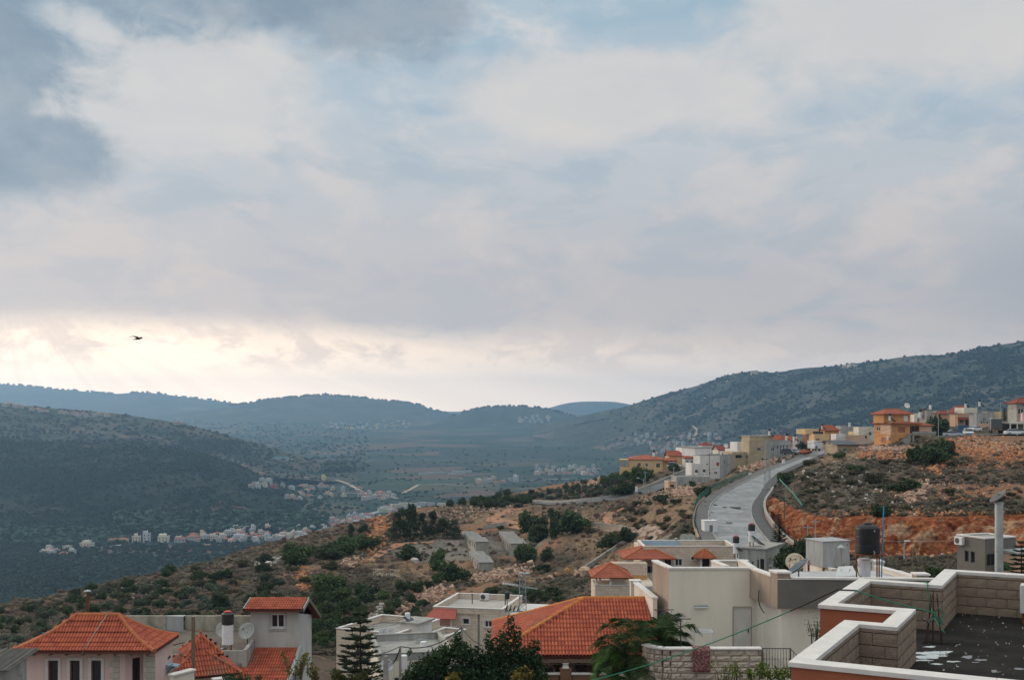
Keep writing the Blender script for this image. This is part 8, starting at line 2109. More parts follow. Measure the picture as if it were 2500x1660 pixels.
grove('brown',24,(1540,1700,1225,1330),(20,34),(10,15),'in the dry grass below the main road','dry slope shrubs',11); grove('brown',26,(1960,2480,1130,1250),(26,46),(9,15),'on the grey slope above the rock cut','grey slope shrubs',12); grove('mid',10,(1720,1770,1222,1300),(9,14),(8,12),'sprouting along the road kerb','kerb weeds',13,lambda a,b: a < 1752-(b-1222)*.2)
grove('dark',10,(1140,1290,1218,1240),(18,30),(12,18),'at the head of the dirt path','path bushes',14)
# ================================================================ scattered growth, instanced on the ground
def scatter(name,pts,scl,src_obj,label,tilt=.15,squash=1.0,seed=0):
    r=np.random.default_rng(seed); n=len(pts)
    me=bpy.data.meshes.new(name); me.vertices.add(n); me.vertices.foreach_set('co',np.asarray(pts,np.float32).ravel())
    a=me.attributes.new('scl','FLOAT_VECTOR','POINT'); sc_=np.asarray(scl,np.float32)
    if sc_.ndim == 1: sc_=np.stack([sc_,sc_,sc_*squash*(.7+.6*r.random(n))],1)
    a.data.foreach_set('vector',sc_.astype(np.float32).ravel())
    a=me.attributes.new('rot','FLOAT_VECTOR','POINT'); a.data.foreach_set('vector',np.stack([r.normal(0,tilt,n),r.normal(0,tilt,n),r.uniform(0,6.28,n)],1).astype(np.float32).ravel())
    o=link(name,me); o['kind']='stuff'; o['label']=label
    ng=bpy.data.node_groups.new(name+'_scatter','GeometryNodeTree')
    ng.interface.new_socket('Geometry',in_out='INPUT',socket_type='NodeSocketGeometry'); ng.interface.new_socket('Geometry',in_out='OUTPUT',socket_type='NodeSocketGeometry')
    N,L=ng.nodes.new,ng.links.new
    gi,go=N('NodeGroupInput'),N('NodeGroupOutput'); ip=N('GeometryNodeInstanceOnPoints'); oi=N('GeometryNodeObjectInfo'); oi.inputs[0].default_value=src_obj; oi.transform_space='ORIGINAL'; oi.inputs['As Instance'].default_value=True
    sa=N('GeometryNodeInputNamedAttribute'); sa.data_type='FLOAT_VECTOR'; sa.inputs[0].default_value='scl'; ra=N('GeometryNodeInputNamedAttribute'); ra.data_type='FLOAT_VECTOR'; ra.inputs[0].default_value='rot'
    L(gi.outputs[0],ip.inputs['Points']); L(oi.outputs['Geometry'],ip.inputs['Instance']); L(sa.outputs[0],ip.inputs['Scale']); L(ra.outputs[0],ip.inputs['Rotation']); L(ip.outputs[0],go.inputs[0])
    mo=o.modifiers.new('scatter','NODES'); mo.node_group=ng
    return o
def sources(name,meshes,lb,cat,spots,s):
    """real plants that also serve as the pattern for the scattered ones"""
    out=[]
    for me,(px,py) in zip(meshes,spots):
        p=hit(px,py) or P(px,py,200); o=link(name,me); o.location=p; o.scale=s; out.append(tag(o,lb,cat,lb))
    return out
# near hillside: sample the picture plane evenly, drop onto the ground
rn=random.Random(31)
NXY=[]
def on_road(p):
    for (x0,y0,z0,x1,y1,z1,h) in CORR:
        dx,dy=x1-x0,y1-y0; t=max(0,min(1,((p.x-x0)*dx+(p.y-y0)*dy)/(dx*dx+dy*dy)))
        if math.hypot(p.x-x0-t*dx,p.y-y0-t*dy) < h-.4: return True
    return False
blobs3=[(P(a,b,c),ra,rd,kd) for (a,b,c,ra,rd,kd) in soil_blobs()]
while len(NXY) < 19000:
    px=rn.uniform(-60,2560) if rn.random() < .66 else rn.uniform(-60,1000); py=rn.uniform(1075,1600)
    p=hit(px,py)
    if p is None or p.y < 108 or p.y > 460: continue
    if on_road(p): continue
    if px > 1870 and p.y < 215:
        f_,g_=plan_interp(FOOT,np.array([p.x]),np.array([p.y]))[0][0],plan_interp(TOPL,np.array([p.x]),np.array([p.y]))[0][0]
        if f_-2.5 < p.y < g_+.8: continue
    bare=0
    for (q,ra,rd,kd) in blobs3:
        if kd in (0,2) and math.hypot((p.x-q.x)/ra,(p.y-q.y)/rd) < 1: bare=1; break
    if bare and rn.random() < .72: continue
    NXY.append((px,py,p))
src_s=sources('thorn_bush',BUSH['scrub'][:2],'low brown-grey thorn bush on the open slope','bush',[(2160,1150),(1655,1250)],(1.3,1.3,.7))
src_g=sources('sage_bush',BUSH['scrubg'][:2],'low grey-green sage bush on the open slope','bush',[(2040,1190),(2360,1215)],(1.4,1.4,.7))
def grass_mesh(seed):
    r=random.Random(seed); mb=MB()
    for k in range(46):
        a,q=r.uniform(0,6.28),r.uniform(0,.38); x_,y_=q*math.cos(a),q*math.sin(a); b=r.uniform(0,6.28); h=r.uniform(.35,.8); l=r.uniform(.05,.28); w_=.022
        mb.add([(x_-w_,y_,0),(x_+w_,y_,0),(x_+l*math.cos(b),y_+l*math.sin(b),h)],[(0,1,2)])
    return mb.mesh('grass_tuft',M_DRY)
src_d=sources('grass_tuft',[grass_mesh(1),grass_mesh(2)],'tuft of dry straw-coloured grass on the open slope','grass',[(1690,1245),(1610,1275)],(1.0,1.0,.8))
sets={0: [],1: [],2: [],3: [],4: [],5: []}
for (px,py,p) in NXY:
    n=n01(p.x/16,p.y/16,5); drys=any(kd == 1 and math.hypot((p.x-q.x)/ra,(p.y-q.y)/rd) < 1.3 for (q,ra,rd,kd) in blobs3)
    right=px > 1880
    if drys: k=4+rn.randrange(2) if rn.random() < .78 else rn.randrange(2)
    elif n > .52 or (right and rn.random() < .6): k=2+rn.randrange(2)
    elif rn.random() < .38: k=4+rn.randrange(2)
    else: k=rn.randrange(2)
    s=(.38+.95*rn.random() ** 1.6)*(1.0 if k < 4 else .8)*(.75+p.y/500)
    sets[k].append((p,s))
for k,(nm,src,lb,sq) in enumerate((('thorn_scrub',src_s[0],'low brown-grey thorn scrub covering the slope',.55),('thorn_scrub',src_s[1],'low brown-grey thorn scrub covering the slope',.5),('sage_scrub',src_g[0],'grey-green sage scrub covering the slope',.5),('sage_scrub',src_g[1],'grey-green sage scrub covering the slope',.5),('dry_grass',src_d[0],'dry straw grass covering the slope',.8),('dry_grass',src_d[1],'dry straw grass covering the slope',.8))):
    q=sets[k]
    if q: scatter(nm,[tuple(p) for p,s in q],np.array([s for p,s in q]),src,lb,squash=sq,seed=k)
# ---- rocks
def rock_mesh(seed,m,sub=2):
    bm=bmesh.new(); bmesh.ops.create_icosphere(bm,subdivisions=sub,radius=1.0)
    r=np.random.default_rng(seed); pl=r.normal(size=(16,3)); pl /= np.linalg.norm(pl,axis=1)[:,None]; dd=r.uniform(.42,.80,16)
    for v in bm.verts:
        c=np.array(v.co)
        for n_,d_ in zip(pl,dd):
            t=c @ n_-d_
            if t > 0: c=c-n_*t
        v.co=Vector(c*(1,.85,.75))+Vector(r.normal(size=3)*.02)
    me=bpy.data.meshes.new('boulder'); bm.to_mesh(me); bm.free(); me.materials.append(m)
    return me
M_ROCKP=mat('pinkish_limestone',(.44,.31,.24),(.36,.215,.15),scale=1.4,bump=1.2,bscale=5,objvar=.22,c3=(.52,.43,.37),s3=.8)
M_ROCKO=mat('orange_rock',(.44,.21,.105),(.36,.145,.065),scale=1.3,bump=1.2,bscale=5,objvar=.22,c3=(.50,.34,.24),s3=.7)
M_ROCKW=mat('white_limestone',(.52,.48,.44),(.40,.355,.32),scale=1.4,bump=1.2,bscale=5,objvar=.2)
ROCK={k: [rock_mesh(i+20*j,m,2) for i in range(4)] for j,(k,m) in enumerate((('p',M_ROCKP),('o',M_ROCKO),('w',M_ROCKW)))}
ROCKS_={k: [rock_mesh(i+20*j+7,m,1) for i in range(2)] for j,(k,m) in enumerate((('p',M_ROCKP),('o',M_ROCKO),('w',M_ROCKW)))}
nb={'p': 'pinkish','o': 'orange','w': 'pale grey'}
def boulders(k,n,box,smin,smax,where,seed,line=None):
    r=random.Random(seed)
    for i in range(n):
        if line: t=r.random(); px,py=line[0]+(line[2]-line[0])*t+r.gauss(0,line[4]),line[1]+(line[3]-line[1])*t+r.gauss(0,line[5])
        else: px,py=r.uniform(box[0],box[1]),r.uniform(box[2],box[3])
        p=hit(px,py)
        if p is None: continue
        s=1.35*r.uniform(smin,smax)/F*p.y; o=link('boulder',r.choice(ROCK[k])); o.location=p+Vector((0,0,s*.15)); o.scale=(s,s,s*r.uniform(.7,1.0)); o.rotation_euler=(r.uniform(-.4,.4),r.uniform(-.4,.4),r.uniform(0,6.28))
        tag(o,'%s boulder %s' % (nb[k],where),'boulder','boulders '+where)
RUB={'p': [],'o': [],'w': []}
def rubble(k,n,line,sp,smin,smax,seed):
    r=random.Random(seed+500)
    for i in range(n):
        t=r.random(); px,py=line[0]+(line[2]-line[0])*t+r.gauss(0,sp[0]),line[1]+(line[3]-line[1])*t+r.gauss(0,sp[1]); p=hit(px,py)
        if p is None or p.y > 460 or p.y < 100: continue
        s=2.7*r.uniform(smin,smax)/F*p.y*(.6 if r.random() < .5 else 1); RUB[k].append((p+Vector((0,0,s*.2)),s))
boulders('o',14,None,4,8,'at the foot of the rubble mound by the huge bush',1,(2268,1150,2320,1112,10,8)); rubble('o',620,(2272,1150,2325,1092),(13,9),1.2,3.6,1); rubble('o',1100,(2330,1085,2500,1112),(20,12),1.0,3.0,2); rubble('p',420,(2330,1082,2500,1095),(24,7),1.0,3.0,3); rubble('o',300,(2340,1140,2500,1120),(30,14),1.0,2.6,4)
boulders('o',8,None,4,8,'in the pale rubble over the rock cut',2,(2205,1214,2260,1190,8,5)); rubble('p',300,(2205,1212,2262,1184),(14,8),1.4,4.0,5); rubble('p',160,(2215,1222,2250,1210),(14,4),1.2,3,6)
boulders('p',26,None,3,5.5,'in the dry stone terrace before the orange house',3,(2100,1112,2225,1112,4,5)); rubble('p',300,(2100,1096,2230,1098),(8,3),1.4,3.2,7); rubble('o',240,(2100,1112,2230,1114),(8,5),1.4,3.4,8)
boulders('p',10,None,4,7,'in the heap beside the street kiosk',4,(1650,1203,1695,1198,8,5)); rubble('p',260,(1652,1204,1700,1196),(12,7),1.4,3.6,9); rubble('p',200,(1560,1228,1650,1200),(14,5),1.0,2.6,10); rubble('p',300,(1815,1148,1905,1110),(10,5),1.2,3.0,11); rubble('p',120,(1885,1118,1925,1108),(10,4),1.2,3.0,12)
boulders('p',9,None,5,9,'along the stone row below the concrete pens',5,(1170,1412,1290,1392,8,4)); rubble('p',380,(1165,1412,1300,1388),(14,6),1.4,4.0,13); rubble('p',420,(1085,1438,955,1508),(12,8),1.4,4.2,14); boulders('p',8,None,4,8,'in the scree above the low stone house',6,(1080,1440,970,1500,10,8))
boulders('w',5,None,5,9,'at the edge of the wooded gully',7,(905,1505,935,1485,5,8)); rubble('w',160,(900,1520,935,1484),(6,6),1.6,4.0,15); rubble('o',420,(905,1340,935,1268),(10,12),1.4,4.2,16); boulders('o',8,None,4,8,'in the orange scree beside the pines',8,(905,1335,935,1270,8,8))
boulders('p',7,None,4,8,'in the heap above the orange gully',9,(845,1378,872,1368,5,4)); rubble('p',160,(842,1382,876,1362),(8,6),1.4,3.6,17); rubble('o',260,(740,1395,745,1445),(8,10),1.2,3.4,18); rubble('w',120,(630,1378,700,1360),(12,5),1.4,4,19); boulders('w',4,None,6,10,'at the hill lip above the valley',10,(640,1376,690,1362,8,3))
rubble('w',160,(200,1462,380,1440),(30,5),1.2,3.6,20); rubble('p',500,(990,1262,1290,1250),(60,12),1.0,2.6,21); rubble('p',200,(1450,1240,1560,1300),(30,18),1.0,2.4,22); rubble('w',380,(1960,1150,2300,1230),(60,26),.9,2.6,23); rubble('o',500,(2060,1256,2500,1256),(40,5),1.2,3.6,24); rubble('o',500,(1990,1350,2500,1352),(40,4),1.0,4.5,27); rubble('p',200,(1990,1352,2500,1354),(40,5),1.0,4.0,28); rubble('o',300,(2200,1215,2490,1200),(40,16),1.0,2.8,25); rubble('p',160,(1440,1190,1470,1165),(8,6),1.4,4,26)
boulders('w',3,None,8,13,'beside the round bush at the seedbed plot',11,(1012,1372,1030,1366,3,2))
for k in RUB:
    for j in (0,1):
        q=RUB[k][j::2]
        p=hit(*{'p': (1180,1400),'o': (2300,1130),'w': (915,1500)}[k]); o=link('loose_stone',ROCKS_[k][j]); o.location=p+Vector((j*.6,0,.1)); o.scale=(.35,.35,.3); tag(o,'%s loose stone lying in the %s' % (nb[k],{'p': 'row below the pens','o': 'rubble mound','w': 'gully edge'}[k]),'stone',nb[k]+' loose stones')
        scatter('rubble',[tuple(a) for a,s in q],np.array([s for a,s in q]),o,'%s loose rubble strewn over the hillside' % nb[k],tilt=1.0,squash=.8,seed=40+j)
# big limestone ledge
rl=random.Random(5)
for k,(px,py,w_,h_) in enumerate(((1386,1400,22,26),(1408,1404,20,24),(1432,1403,34,42),(1362,1404,24,18),(1460,1396,36,38),(1486,1386,30,32),(1500,1374,22,24),(1296,1376,26,22),(1345,1408,22,14))):
    p=hit(px,py+6) or P(px,py,194); D=p.y; o=link('ledge_rock',ROCK['p' if k % 3 else 'o'][k % 4]); o.location=(p.x,p.y+1.0,p.z+.3*h_/F*D); o.scale=(w_/F*D*.62,w_/F*D*.5,h_/F*D*.72); o.rotation_euler=(rl.uniform(-.15,.15),rl.uniform(-.15,.15),rl.uniform(0,6))
    tag(o,'large cracked limestone block in the ledge below the brush slope','rock','limestone ledge blocks')
# ---- the orange rock cut
foot,topl=FOOT[:-1],TOPL[:-1]
def interp(ln,n):
    P3=np.array([tuple(P(*q)) for q in ln]); s=np.concatenate([[0],np.cumsum(np.linalg.norm(np.diff(P3[:,:2],axis=0),axis=1))]); t=np.linspace(0,s[-1],n)
    return np.stack([np.interp(t,s,P3[:,k]) for k in range(3)],1)
nc,nr_=520,30; A_,B_=interp(foot,nc),interp(topl,nc)
s_=np.linspace(0,1,nr_)[None,:,None]; G3=A_[:,None,:]*(1-s_)+B_[:,None,:]*s_
G3[:,0,2] -= .8; G3[:,-1,:] += (B_-A_)*.35*np.array([1,1,.05])
tx_=np.gradient(A_,axis=0); nm=np.stack([tx_[:,1],-tx_[:,0]],1); nm /= np.linalg.norm(nm,axis=1)[:,None]
sl=np.cumsum(np.linalg.norm(np.gradient(A_,axis=0),axis=1)); SS,ZZ=sl[:,None]+0*s_[:,:,0],G3[:,:,2]
dsp=(fbm(SS/2.4,ZZ/4.5,4,2)-.5)*4.2+(np.abs(fbm(SS/1.0,ZZ/1.6,3,8)-.5))*-3.6+(fbm(SS/.45,ZZ/.45,2,12)-.5)*.9
dsp=(dsp+.5)*np.sin(np.clip(s_[:,:,0],.02,.98)*math.pi) ** .4
G3[:,:,0] += nm[:,None,0]*dsp; G3[:,:,1] += nm[:,None,1]*dsp
M_CLIFF=terrain_mat('rock_cut',((.33,.115,.052),(.24,.07,.034),.35),[((.50,.33,.21),.30,.52,.64,3,(1,1,.5)),((.56,.42,.32),.55,.60,.70,5,None),((.13,.045,.03),.9,.62,.70,7,(1,1,.35)),((.46,.21,.09),1.4,.55,.65,9,None)],bump=(1.0,.5,1.8),grain=(1.6,.5))
cl=structure('rock_cut',np_mesh('rock_cut',G3.reshape(-1,3),grid_faces(nc,nr_),M_CLIFF))
# wooden frame & wire fence under the cut
for (px0,px1,py0,py1,D,lb) in ((2315,2366,1386,1355,98,'rough wooden trellis frame under the rock cut'),):
    o=thing('wooden_trellis',lb,'trellis',P(px0,py0,D)); w_=(px1-px0)/F*D; h_=(py0-py1)/F*D
    for x_ in (0,w_): MB().cyl((x_,0,-.5),(x_,0,h_*(1.15 if x_ == 0 else 1)),.05,n=6).build('post',M_WOOD,o)
    MB().cyl((-.2,0,h_),(w_+.2,0,h_*.92),.045,n=6).build('rail',M_WOOD,o); MB().cyl((0,0,h_*.3),(w_,0,h_*.35),.035,n=6).build('rail',M_WOOD,o)
o=thing('wire_fence','rusty iron railing fence running below the rock cut','fence',P(2225,1352,112)); w_=(2340-2225)/F*112
for k in range(9): MB().cyl((w_*k/8,0,-.3),(w_*k/8,0,.65),.02,n=5).build('post',M_RUST,o)
for zz in (.1,.62): MB().cyl((0,0,zz),(w_,0,zz),.015,n=5).build('rail',M_RUST,o)
EH=hit(1965,1106)
if EH:
    rr_=rock_mesh(91,mat('red_earth',(.32,.10,.05),(.26,.08,.045),scale=.6,bump=1,bscale=3),3); o=link('earth_heap',rr_); p=P(1966,1103,288); o.location=p; o.scale=(1.9,1.6,1.3); tag(o,'heap of red earth beside the white box trailer','earth heap')

# ================================================================ scrub on the far hills
FP={'a': [],'b': [],'c': []}
rf_=random.Random(51)
def far_scrub(key,n,box,smin,smax,cond=None,dens=None):
    c=0
    for i in range(n*3):
        if c >= n: break
        px,py=rf_.uniform(box[0],box[1]),rf_.uniform(box[2],box[3])
        if cond and not cond(px,py): continue
        if key == 'a' and rf_.random() < (px-560)/320: continue
        if key == 'b' and px > 1400 and rf_.random() > (px-1460)/260: continue
        if key == 'c' and box[1] > 1500 and rf_.random() > min(1,(px-540)/250): continue
        p=far_hit(px,py)
        if p is None or p.y < 700: continue
        v=n01(p.x/120,p.y/120,7)
        if dens and rf_.random() > dens(v): continue
        s=rf_.uniform(smin,smax)*(.8+p.y/5000); FP[key].append((p,s)); c += 1
far_scrub('a',8500,(-30,900,1075,1345),2.2,5.0,dens=lambda v: .10+2.4*max(0,v-.38))
far_scrub('b',2200,(-30,900,990,1150),2.5,5.5,dens=lambda v: .3+1.5*max(0,v-.4))
far_scrub('b',8500,(1480,2530,835,1080),2.4,6.0,dens=lambda v: .12+2.2*max(0,v-.40))
far_scrub('a',4200,(-30,900,1330,1480),3.0,6.5,dens=lambda v: .4+1.4*max(0,v-.4))
far_scrub('c',1500,(560,1700,1090,1260),2.2,4.5,dens=lambda v: .05+3.0*max(0,v-.55))
far_scrub('c',900,(280,800,1255,1300),6.0,11.0); far_scrub('c',500,(0,300,1290,1330),5,9)
far_scrub('c',260,(795,860,1135,1152),7,13)
def blob_mesh(name,m,seed):
    r=random.Random(seed); bl=[(0,0,.3,.45,.45,.35)]+[(r.uniform(-.3,.3),r.uniform(-.3,.3),r.uniform(.2,.5),.25,.25,.22) for _ in range(4)]
    V,Fc=leaf_cloud(bl,46,.30,seed,asp=.8,up=.8,shell=.7); return np_mesh(name,V,Fc,m)
M_FA=fol('far_maquis',(.026,.044,.034),(.038,.056,.040)); M_FB=fol('mountain_maquis',(.036,.056,.046),(.050,.070,.054)); M_FC=fol('valley_trees',(.045,.080,.056),(.060,.098,.062))
for k,m,spot,lb in (('a',M_FA,(330,1230),'dark shrub on the slope of the front hill'),('b',M_FB,(2150,960),'dark shrub on the mountain slope'),('c',M_FC,(1150,1080),'dark tree among the valley fields')):
    p=far_hit(*spot); o=link('far_shrub',blob_mesh('far_shrub',m,ord(k))); o.location=p; o.scale=(6,6,5); tag(o,lb,'shrub',lb)
    q=FP[k]
    scatter('maquis',[tuple(a) for a,s in q],np.array([s for a,s in q]),o,{'a': 'dark maquis covering the front hill and valley side','b': 'dark maquis covering the mountain slopes','c': 'woods and tree lines among the valley fields'}[k],squash=.8,seed=ord(k))
# skyline trees on the far ridges so their outline is broken
SK=[]
for (q0,q1,nn,ys) in ((0,600,90,'o'),(560,1100,150,'w'),(1090,1400,90,'m')):
    for i in range(nn):
        px=rf_.uniform(q0,q1)
        b={'o': ridge_o,'w': ridge_w,'m': hill_m}[ys]
        if b.name not in VN: VN[b.name]=np.array([tuple(v.co) for v in b.data.vertices])
        V=VN[b.name]; cpx=CX+F*V[:,0]/V[:,1]; m_=np.abs(cpx-px) < 8
        if not m_.any(): continue
        W=V[m_]; e=W[:,2]/W[:,1]; w_=W[np.argmax(e)]; SK.append((Vector(w_)+Vector((rf_.uniform(-15,15),rf_.uniform(-15,5),-1)),rf_.uniform(9,20)*w_[1]/7000))
scatter('ridge_trees',[tuple(a) for a,s in SK],np.array([s for a,s in SK]),bpy.data.objects['far_shrub'],'tiny trees breaking the far ridge skyline',squash=.8,seed=99)
# ================================================================ trees and shrubs close by
def araucaria(name,seed,tiers=23,h=10.0,r0=2.5,droop=.18,m=None,leaf=.085,per=24):
    r=np.random.default_rng(seed); V,Fc=[],[]; br=MB()
    br.tube([(0,0,0),(.04,0,h*.5),(0,.03,h*.99)],[.16,.09,.015],8)
    cnt=0
    for t in range(tiers):
        z=h*(.06+.92*(t/(tiers-1)) ** .92); L_=r0*(1-t/tiers) ** .8+.16; nb_=6 if t < tiers-4 else 5; a0=r.random()*6.28
        for b in range(nb_):
            a=a0+2*math.pi*b/nb_+r.normal()*.12; L2=L_*r.uniform(.82,1.1); d=np.array([math.cos(a),math.sin(a),0]); sd=np.array([-math.sin(a),math.cos(a),0])
            f=lambda u: d*L2*u+np.array([0,0,z-droop*L2*u*(1.0-1.05*u)])
            br.tube([tuple(f(0)),tuple(f(.5)),tuple(f(1))],[.03,.018,.008],4)
            n=int(per*(.4+L2/r0))
            u=r.uniform(.10,1.0,n); w=(.10+.22*np.sin(np.clip(u,0,1)*math.pi) ** .7)*L2*.55
            for k in range(n):
                o=r.uniform(-1,1); c=f(u[k])+sd*o*w[k]+np.array([0,0,r.normal()*.025])
                dr=d*.6+sd*o*.8+np.array([0,0,.25*r.random()]); dr /= np.linalg.norm(dr); q=np.cross(dr,[0,0,1])+r.normal(size=3)*.25; q /= np.linalg.norm(q); s=leaf*r.uniform(.8,1.7)
                V += [c-dr*s,c-q*s*.42,c+dr*s*1.3,c+q*s*.42]; Fc.append([cnt,cnt+1,cnt+2,cnt+3]); cnt += 4
    return np_mesh(name,V,Fc,m or M_ARA),br.mesh('trunk',M_BARK)
M_ARA=fol('araucaria_needles',(.030,.052,.026),(.045,.070,.030))
am,at_=araucaria('araucaria_foliage',3,r0=2.6,per=110,leaf=.10)
def put_tree(nm,lb,loc,s,fm,tm,yaw=0):
    t=thing(nm,lb,'tree',loc,yaw); t.scale=s; link('foliage',fm,t); link('trunk',tm,t); return t
zb=P(879,1486,55).z
put_tree('araucaria_tree','tall tiered dark conifer in front of the low stone house',(P(879,1486,55).x,55,zb-10.0),(1,1,1),am,at_)
put_tree('araucaria_tree','tiered dark conifer beside the taupe house, before the flue',(P(2494,1318,62).x,62,P(2494,1318,62).z-6.0),(.72,.72,.60),am,at_,1.0)
am2,at2=araucaria('spruce_foliage',9,tiers=20,h=4.2,r0=1.0,droop=.45,leaf=.075,per=46)
put_tree('young_spruce','young pointed spruce at the foot of the orange rock cut',(P(1902,1255,118).x,118,P(1902,1255,118).z-4.3),(1.0,1.0,1.03),am2,at2)
put_tree('street_conifer','small pointed conifer on the top street beside the lorry',(P(2453,996,268).x,268,P(2453,996,268).z-4.0),(1.0,1.0,.96),am2,at2,.7)
# the dark leafy tree with spires
D0=47.0
def blob_px(px,py,rx,rz,dy=0,ry=None):
    p=P(px,py,D0+dy); return (p.x,p.y,p.z,rx,ry or rx,rz)
bl=[blob_px(1245,1530,.22,.62),blob_px(1262,1555,.22,.5,.3),blob_px(1225,1560,.28,.4),blob_px(1195,1568,.22,.45),blob_px(1240,1590,.6,.5,.4),blob_px(1205,1605,.5,.5),blob_px(1285,1600,.45,.45),blob_px(1305,1580,.25,.4,.3),blob_px(1310,1615,.35,.4),blob_px(1118,1560,.22,.42),
      blob_px(1125,1590,.5,.45),blob_px(1090,1592,.4,.4),blob_px(1070,1605,.5,.4),blob_px(1045,1620,.5,.4),blob_px(1160,1605,.55,.5),blob_px(1020,1640,.5,.5),blob_px(1060,1640,.7,.5),blob_px(1110,1640,.8,.5),blob_px(1160,1645,.8,.5),blob_px(1210,1645,.8,.5),blob_px(1265,1640,.8,.5),blob_px(1310,1650,.5,.5),blob_px(1150,1680,2.6,.6,.5,1.2),blob_px(1000,1590,.12,.2),blob_px(1000,1665,.5,.5)]
c0=Vector((P(1160,1660,D0).x,D0,-19)); V,Fc=leaf_cloud([(b[0]-c0.x,b[1]-c0.y,b[2]-c0.z,*b[3:]) for b in bl],15000,.085,5,asp=.45,shell=.35)
t=thing('leafy_tree','large dark green leafy tree with upright spires before the tile-roofed house','tree',c0)
link('foliage',np_mesh('leafy_tree_foliage',V,Fc,fol('glossy_dark_leaves',(.022,.048,.024),(.036,.068,.028))),t)
tb=MB().tube([(0,0,-.5),(.1,0,3),(-.1,.1,6)],[.22,.17,.1],8)
for b in bl[::2]: tb.tube([(0,0,4.5),((b[0]-c0.x)*.5,(b[1]-c0.y)*.5,5.6+(b[2]-c0.z-6)*.4),(b[0]-c0.x,b[1]-c0.y,b[2]-c0.z)],[.08,.045,.012],5)
tb.build('trunk',M_BARK,t)
V,Fc=leaf_cloud([(P(1275,1645,46).x-c0.x,-1.2,P(1275,1645,46).z-c0.z,.5,.3,.35),(P(1105,1655,46).x-c0.x,-1.3,P(1105,1655,46).z-c0.z,.4,.3,.3)],260,.09,8,asp=.5)
link('autumn_leaves',np_mesh('autumn_leaves',V,Fc,fol('yellowing_leaves',(.22,.15,.03),(.13,.12,.03))),t)
# palms
def frond(mb,base,az,L_,rise,droop,n=34,lw=.42,leafw=.016,seed=0):
    r=random.Random(seed); d=Vector((math.cos(az),math.sin(az),0)); sd=Vector((-d.y,d.x,0)); pts=[]
    for k in range(9): u=k/8; pts.append(base+d*L_*(u*.75+.1*u*u)+Vector((0,0,rise*L_*(u-droop*u*u*u))))
    mb.tube(pts,[.022-.018*k/8 for k in range(9)],4)
    for k in range(n):
        u=.18+.82*k/n; f=u*8; i=min(7,int(f)); p=pts[i].lerp(pts[i+1],f-i); tn=(pts[i+1]-pts[i]).normalized()
        for sg in (-1,1):
            l=lw*math.sin(min(1,u*1.05)*math.pi*.9) ** .6*r.uniform(.8,1.15)+.08; e=p+(tn*.55+sd*sg*.75+Vector((0,0,.10-.35*r.random()))).normalized()*l; q=tn*leafw
            mid=p.lerp(e,.5)+Vector((0,0,.03)); e=e-Vector((0,0,.12*l)); mb.add([p-q,p+q,mid+q*1.2,e,mid-q*1.2],[(0,1,2,3,4)])
M_PALM=fol('palm_leaves',(.035,.070,.026),(.055,.095,.030)); M_PALMB=fol('bright_palm_leaves',(.05,.11,.024),(.068,.135,.03))
rp=random.Random(21)
pc=P(1572,1665,46); t=thing('areca_palm','feathery dark green palm clump between the tiled house and the terrace wall','palm',(pc.x,pc.y,-17));
mb=MB()
for k in range(60):
    a=rp.uniform(0,6.28); b=Vector((rp.uniform(-.8,.8),rp.uniform(-.4,.4),17-10.2+rp.uniform(-.9,1.1))); frond(mb,b,a,rp.uniform(1.5,2.3),rp.uniform(.75,1.35),rp.uniform(.62,.95),n=44,lw=.50,leafw=.012,seed=k)
mb.build('fronds',M_PALM,t)
mb=MB()
for k in range(6): x_,y_=rp.uniform(-.6,.6),rp.uniform(-.3,.3); mb.tube([(x_*.4,y_*.4,-.5),(x_*.8,y_*.8,3),(x_,y_,5.0)],[.07,.06,.05],6)
mb.build('stems',M_BARK,t)
pc=P(1500,1640,46.5); t=thing('fan_palm','shorter bright green drooping palm at the end of the tiled porch','palm',(pc.x,pc.y,-17)); mb=MB()
for k in range(26):
    a=rp.uniform(0,6.28); frond(mb,Vector((rp.uniform(-.2,.2),rp.uniform(-.2,.2),17-10.1+rp.uniform(-.7,.5))),a,rp.uniform(.8,1.25),rp.uniform(.5,.9),rp.uniform(1.0,1.9),n=30,lw=.30,leafw=.017,seed=50+k)
mb.build('fronds',M_PALMB,t)
mb=MB()
for k in range(14):
    a=rp.uniform(0,6.28); frond(mb,Vector((rp.uniform(-.3,.5),rp.uniform(-.2,.2),17-12.0+rp.uniform(-.6,.5))),a,rp.uniform(1.0,1.5),rp.uniform(.3,.8),rp.uniform(1.0,1.6),n=26,lw=.36,seed=90+k)
mb.build('lower_fronds',M_PALM,t); MB().tube([(0,0,-.5),(.1,0,3),(0,0,6.4)],[.12,.10,.09],8).build('trunk',M_BARK,t)
# low sprays of leaves at the bottom edge
def spray(nm,lb,px,py,D,hgt,wid,n,m,size,seed,stems=5,base=None):
    p=P(px,py,D); t=thing(nm,lb,'shrub',p); r=random.Random(seed); bl=[]; sb=MB()
    for k in range(stems):
        x_,y_,z_=r.uniform(-wid,wid),r.uniform(-wid,wid)*.5,hgt*r.uniform(.6,1.0); sb.tube([(x_*.2,y_*.2,-1.0),(x_*.6,y_*.6,z_*.5),(x_,y_,z_)],[.02,.014,.006],5)
        for u in (.45,.65,.85,1.0): bl.append((x_*u,y_*u,z_*u,.14,.14,.16))
    sb.build('stems',M_BARK,t); V,Fc=leaf_cloud(bl,n,size,seed,asp=.45,shell=.3); link('foliage',np_mesh('spray_foliage',V,Fc,m),t)
M_YG=fol('yellow_green_leaves',(.12,.155,.03),(.085,.125,.03))
spray('garden_shrub','yellow-green garden shrub below the iron railing',1895,1665,41,.55,.7,420,M_YG,.07,1,9)
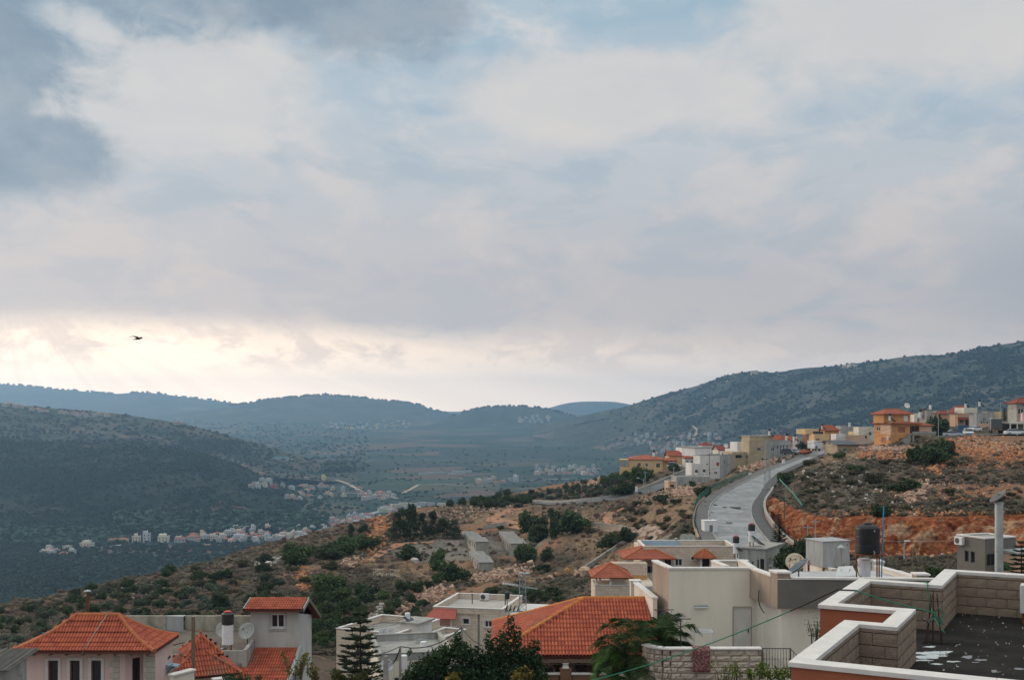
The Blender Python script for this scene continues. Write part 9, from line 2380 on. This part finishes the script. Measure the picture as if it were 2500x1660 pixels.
spray('garden_shrub','sparse upright weed before the stone terrace wall',1770,1668,41,.75,.5,120,M_YG,.06,2,6); spray('garden_shrub','thin weedy stem in front of the rug',1805,1668,41.5,.85,.3,110,M_YG,.06,3,4); spray('garden_shrub','leafy weed at the corner of the stone terrace wall',1842,1668,41,.7,.4,200,M_YG,.065,4,6)
spray('olive_sprig','small leafy olive sprig beside the red-brown wall',1992,1575,27,.62,.2,150,M_OLIVE,.035,5,6)
spray('sapling','sparse yellowing sapling before the lean-to tiled roof',722,1672,47,1.35,.75,300,fol('sapling_leaves',(.10,.10,.035),(.14,.115,.035)),.075,6,9); spray('sapling','thin sapling between the stair tower and the conifer',775,1668,50,.9,.5,170,MATS['sapling_leaves'],.08,7,6)
spray('garden_shrub','dark shrub below the small pavilion roofs',590,1675,50,.55,.9,520,M_DARKG,.08,8,10); spray('garden_shrub','dark shrub at the foot of the stair tower',668,1690,50,.5,.8,300,M_DARKG,.08,9,8)
spray('vine','yellowing vine hanging in the tiled porch',1415,1640,51,.55,.35,220,MATS['yellowing_leaves'],.07,10,6); spray('vine','reddish potted vine at the porch rail',1362,1640,51,.5,.25,140,MATS['yellowing_leaves'],.07,11,5)
spray('vine','brown-red climbing plant at the porch column',1425,1650,50.8,.5,.4,200,fol('red_brown_leaves',(.10,.035,.03),(.07,.03,.025)),.07,12,6)
spray('garden_shrub','yellow-green shrub at the foot of the tiered conifer',850,1672,50,.6,.9,420,fol('olive_yellow_leaves',(.07,.08,.025),(.05,.065,.022)),.08,13,9)
# ================================================================ haze
_h=MB().box(-7500,7500,-150,9900,-232,300)
M_HAZE=bpy.data.materials.new('haze_air'); M_HAZE.use_nodes=True
_nt=M_HAZE.node_tree; _nt.nodes.clear()
_pv=_nt.nodes.new('ShaderNodeVolumePrincipled'); _o=_nt.nodes.new('ShaderNodeOutputMaterial')
_pv.inputs['Color'].default_value=(.40,.68,1.0,1); _pv.inputs['Density'].default_value=1.0e-4; _pv.inputs['Anisotropy'].default_value=.5
_nt.links.new(_pv.outputs[0],_o.inputs['Volume'])
haze=_h.build('haze',M_HAZE)
haze['kind']='stuff'; haze['label']='thin blue evening haze over the whole valley'
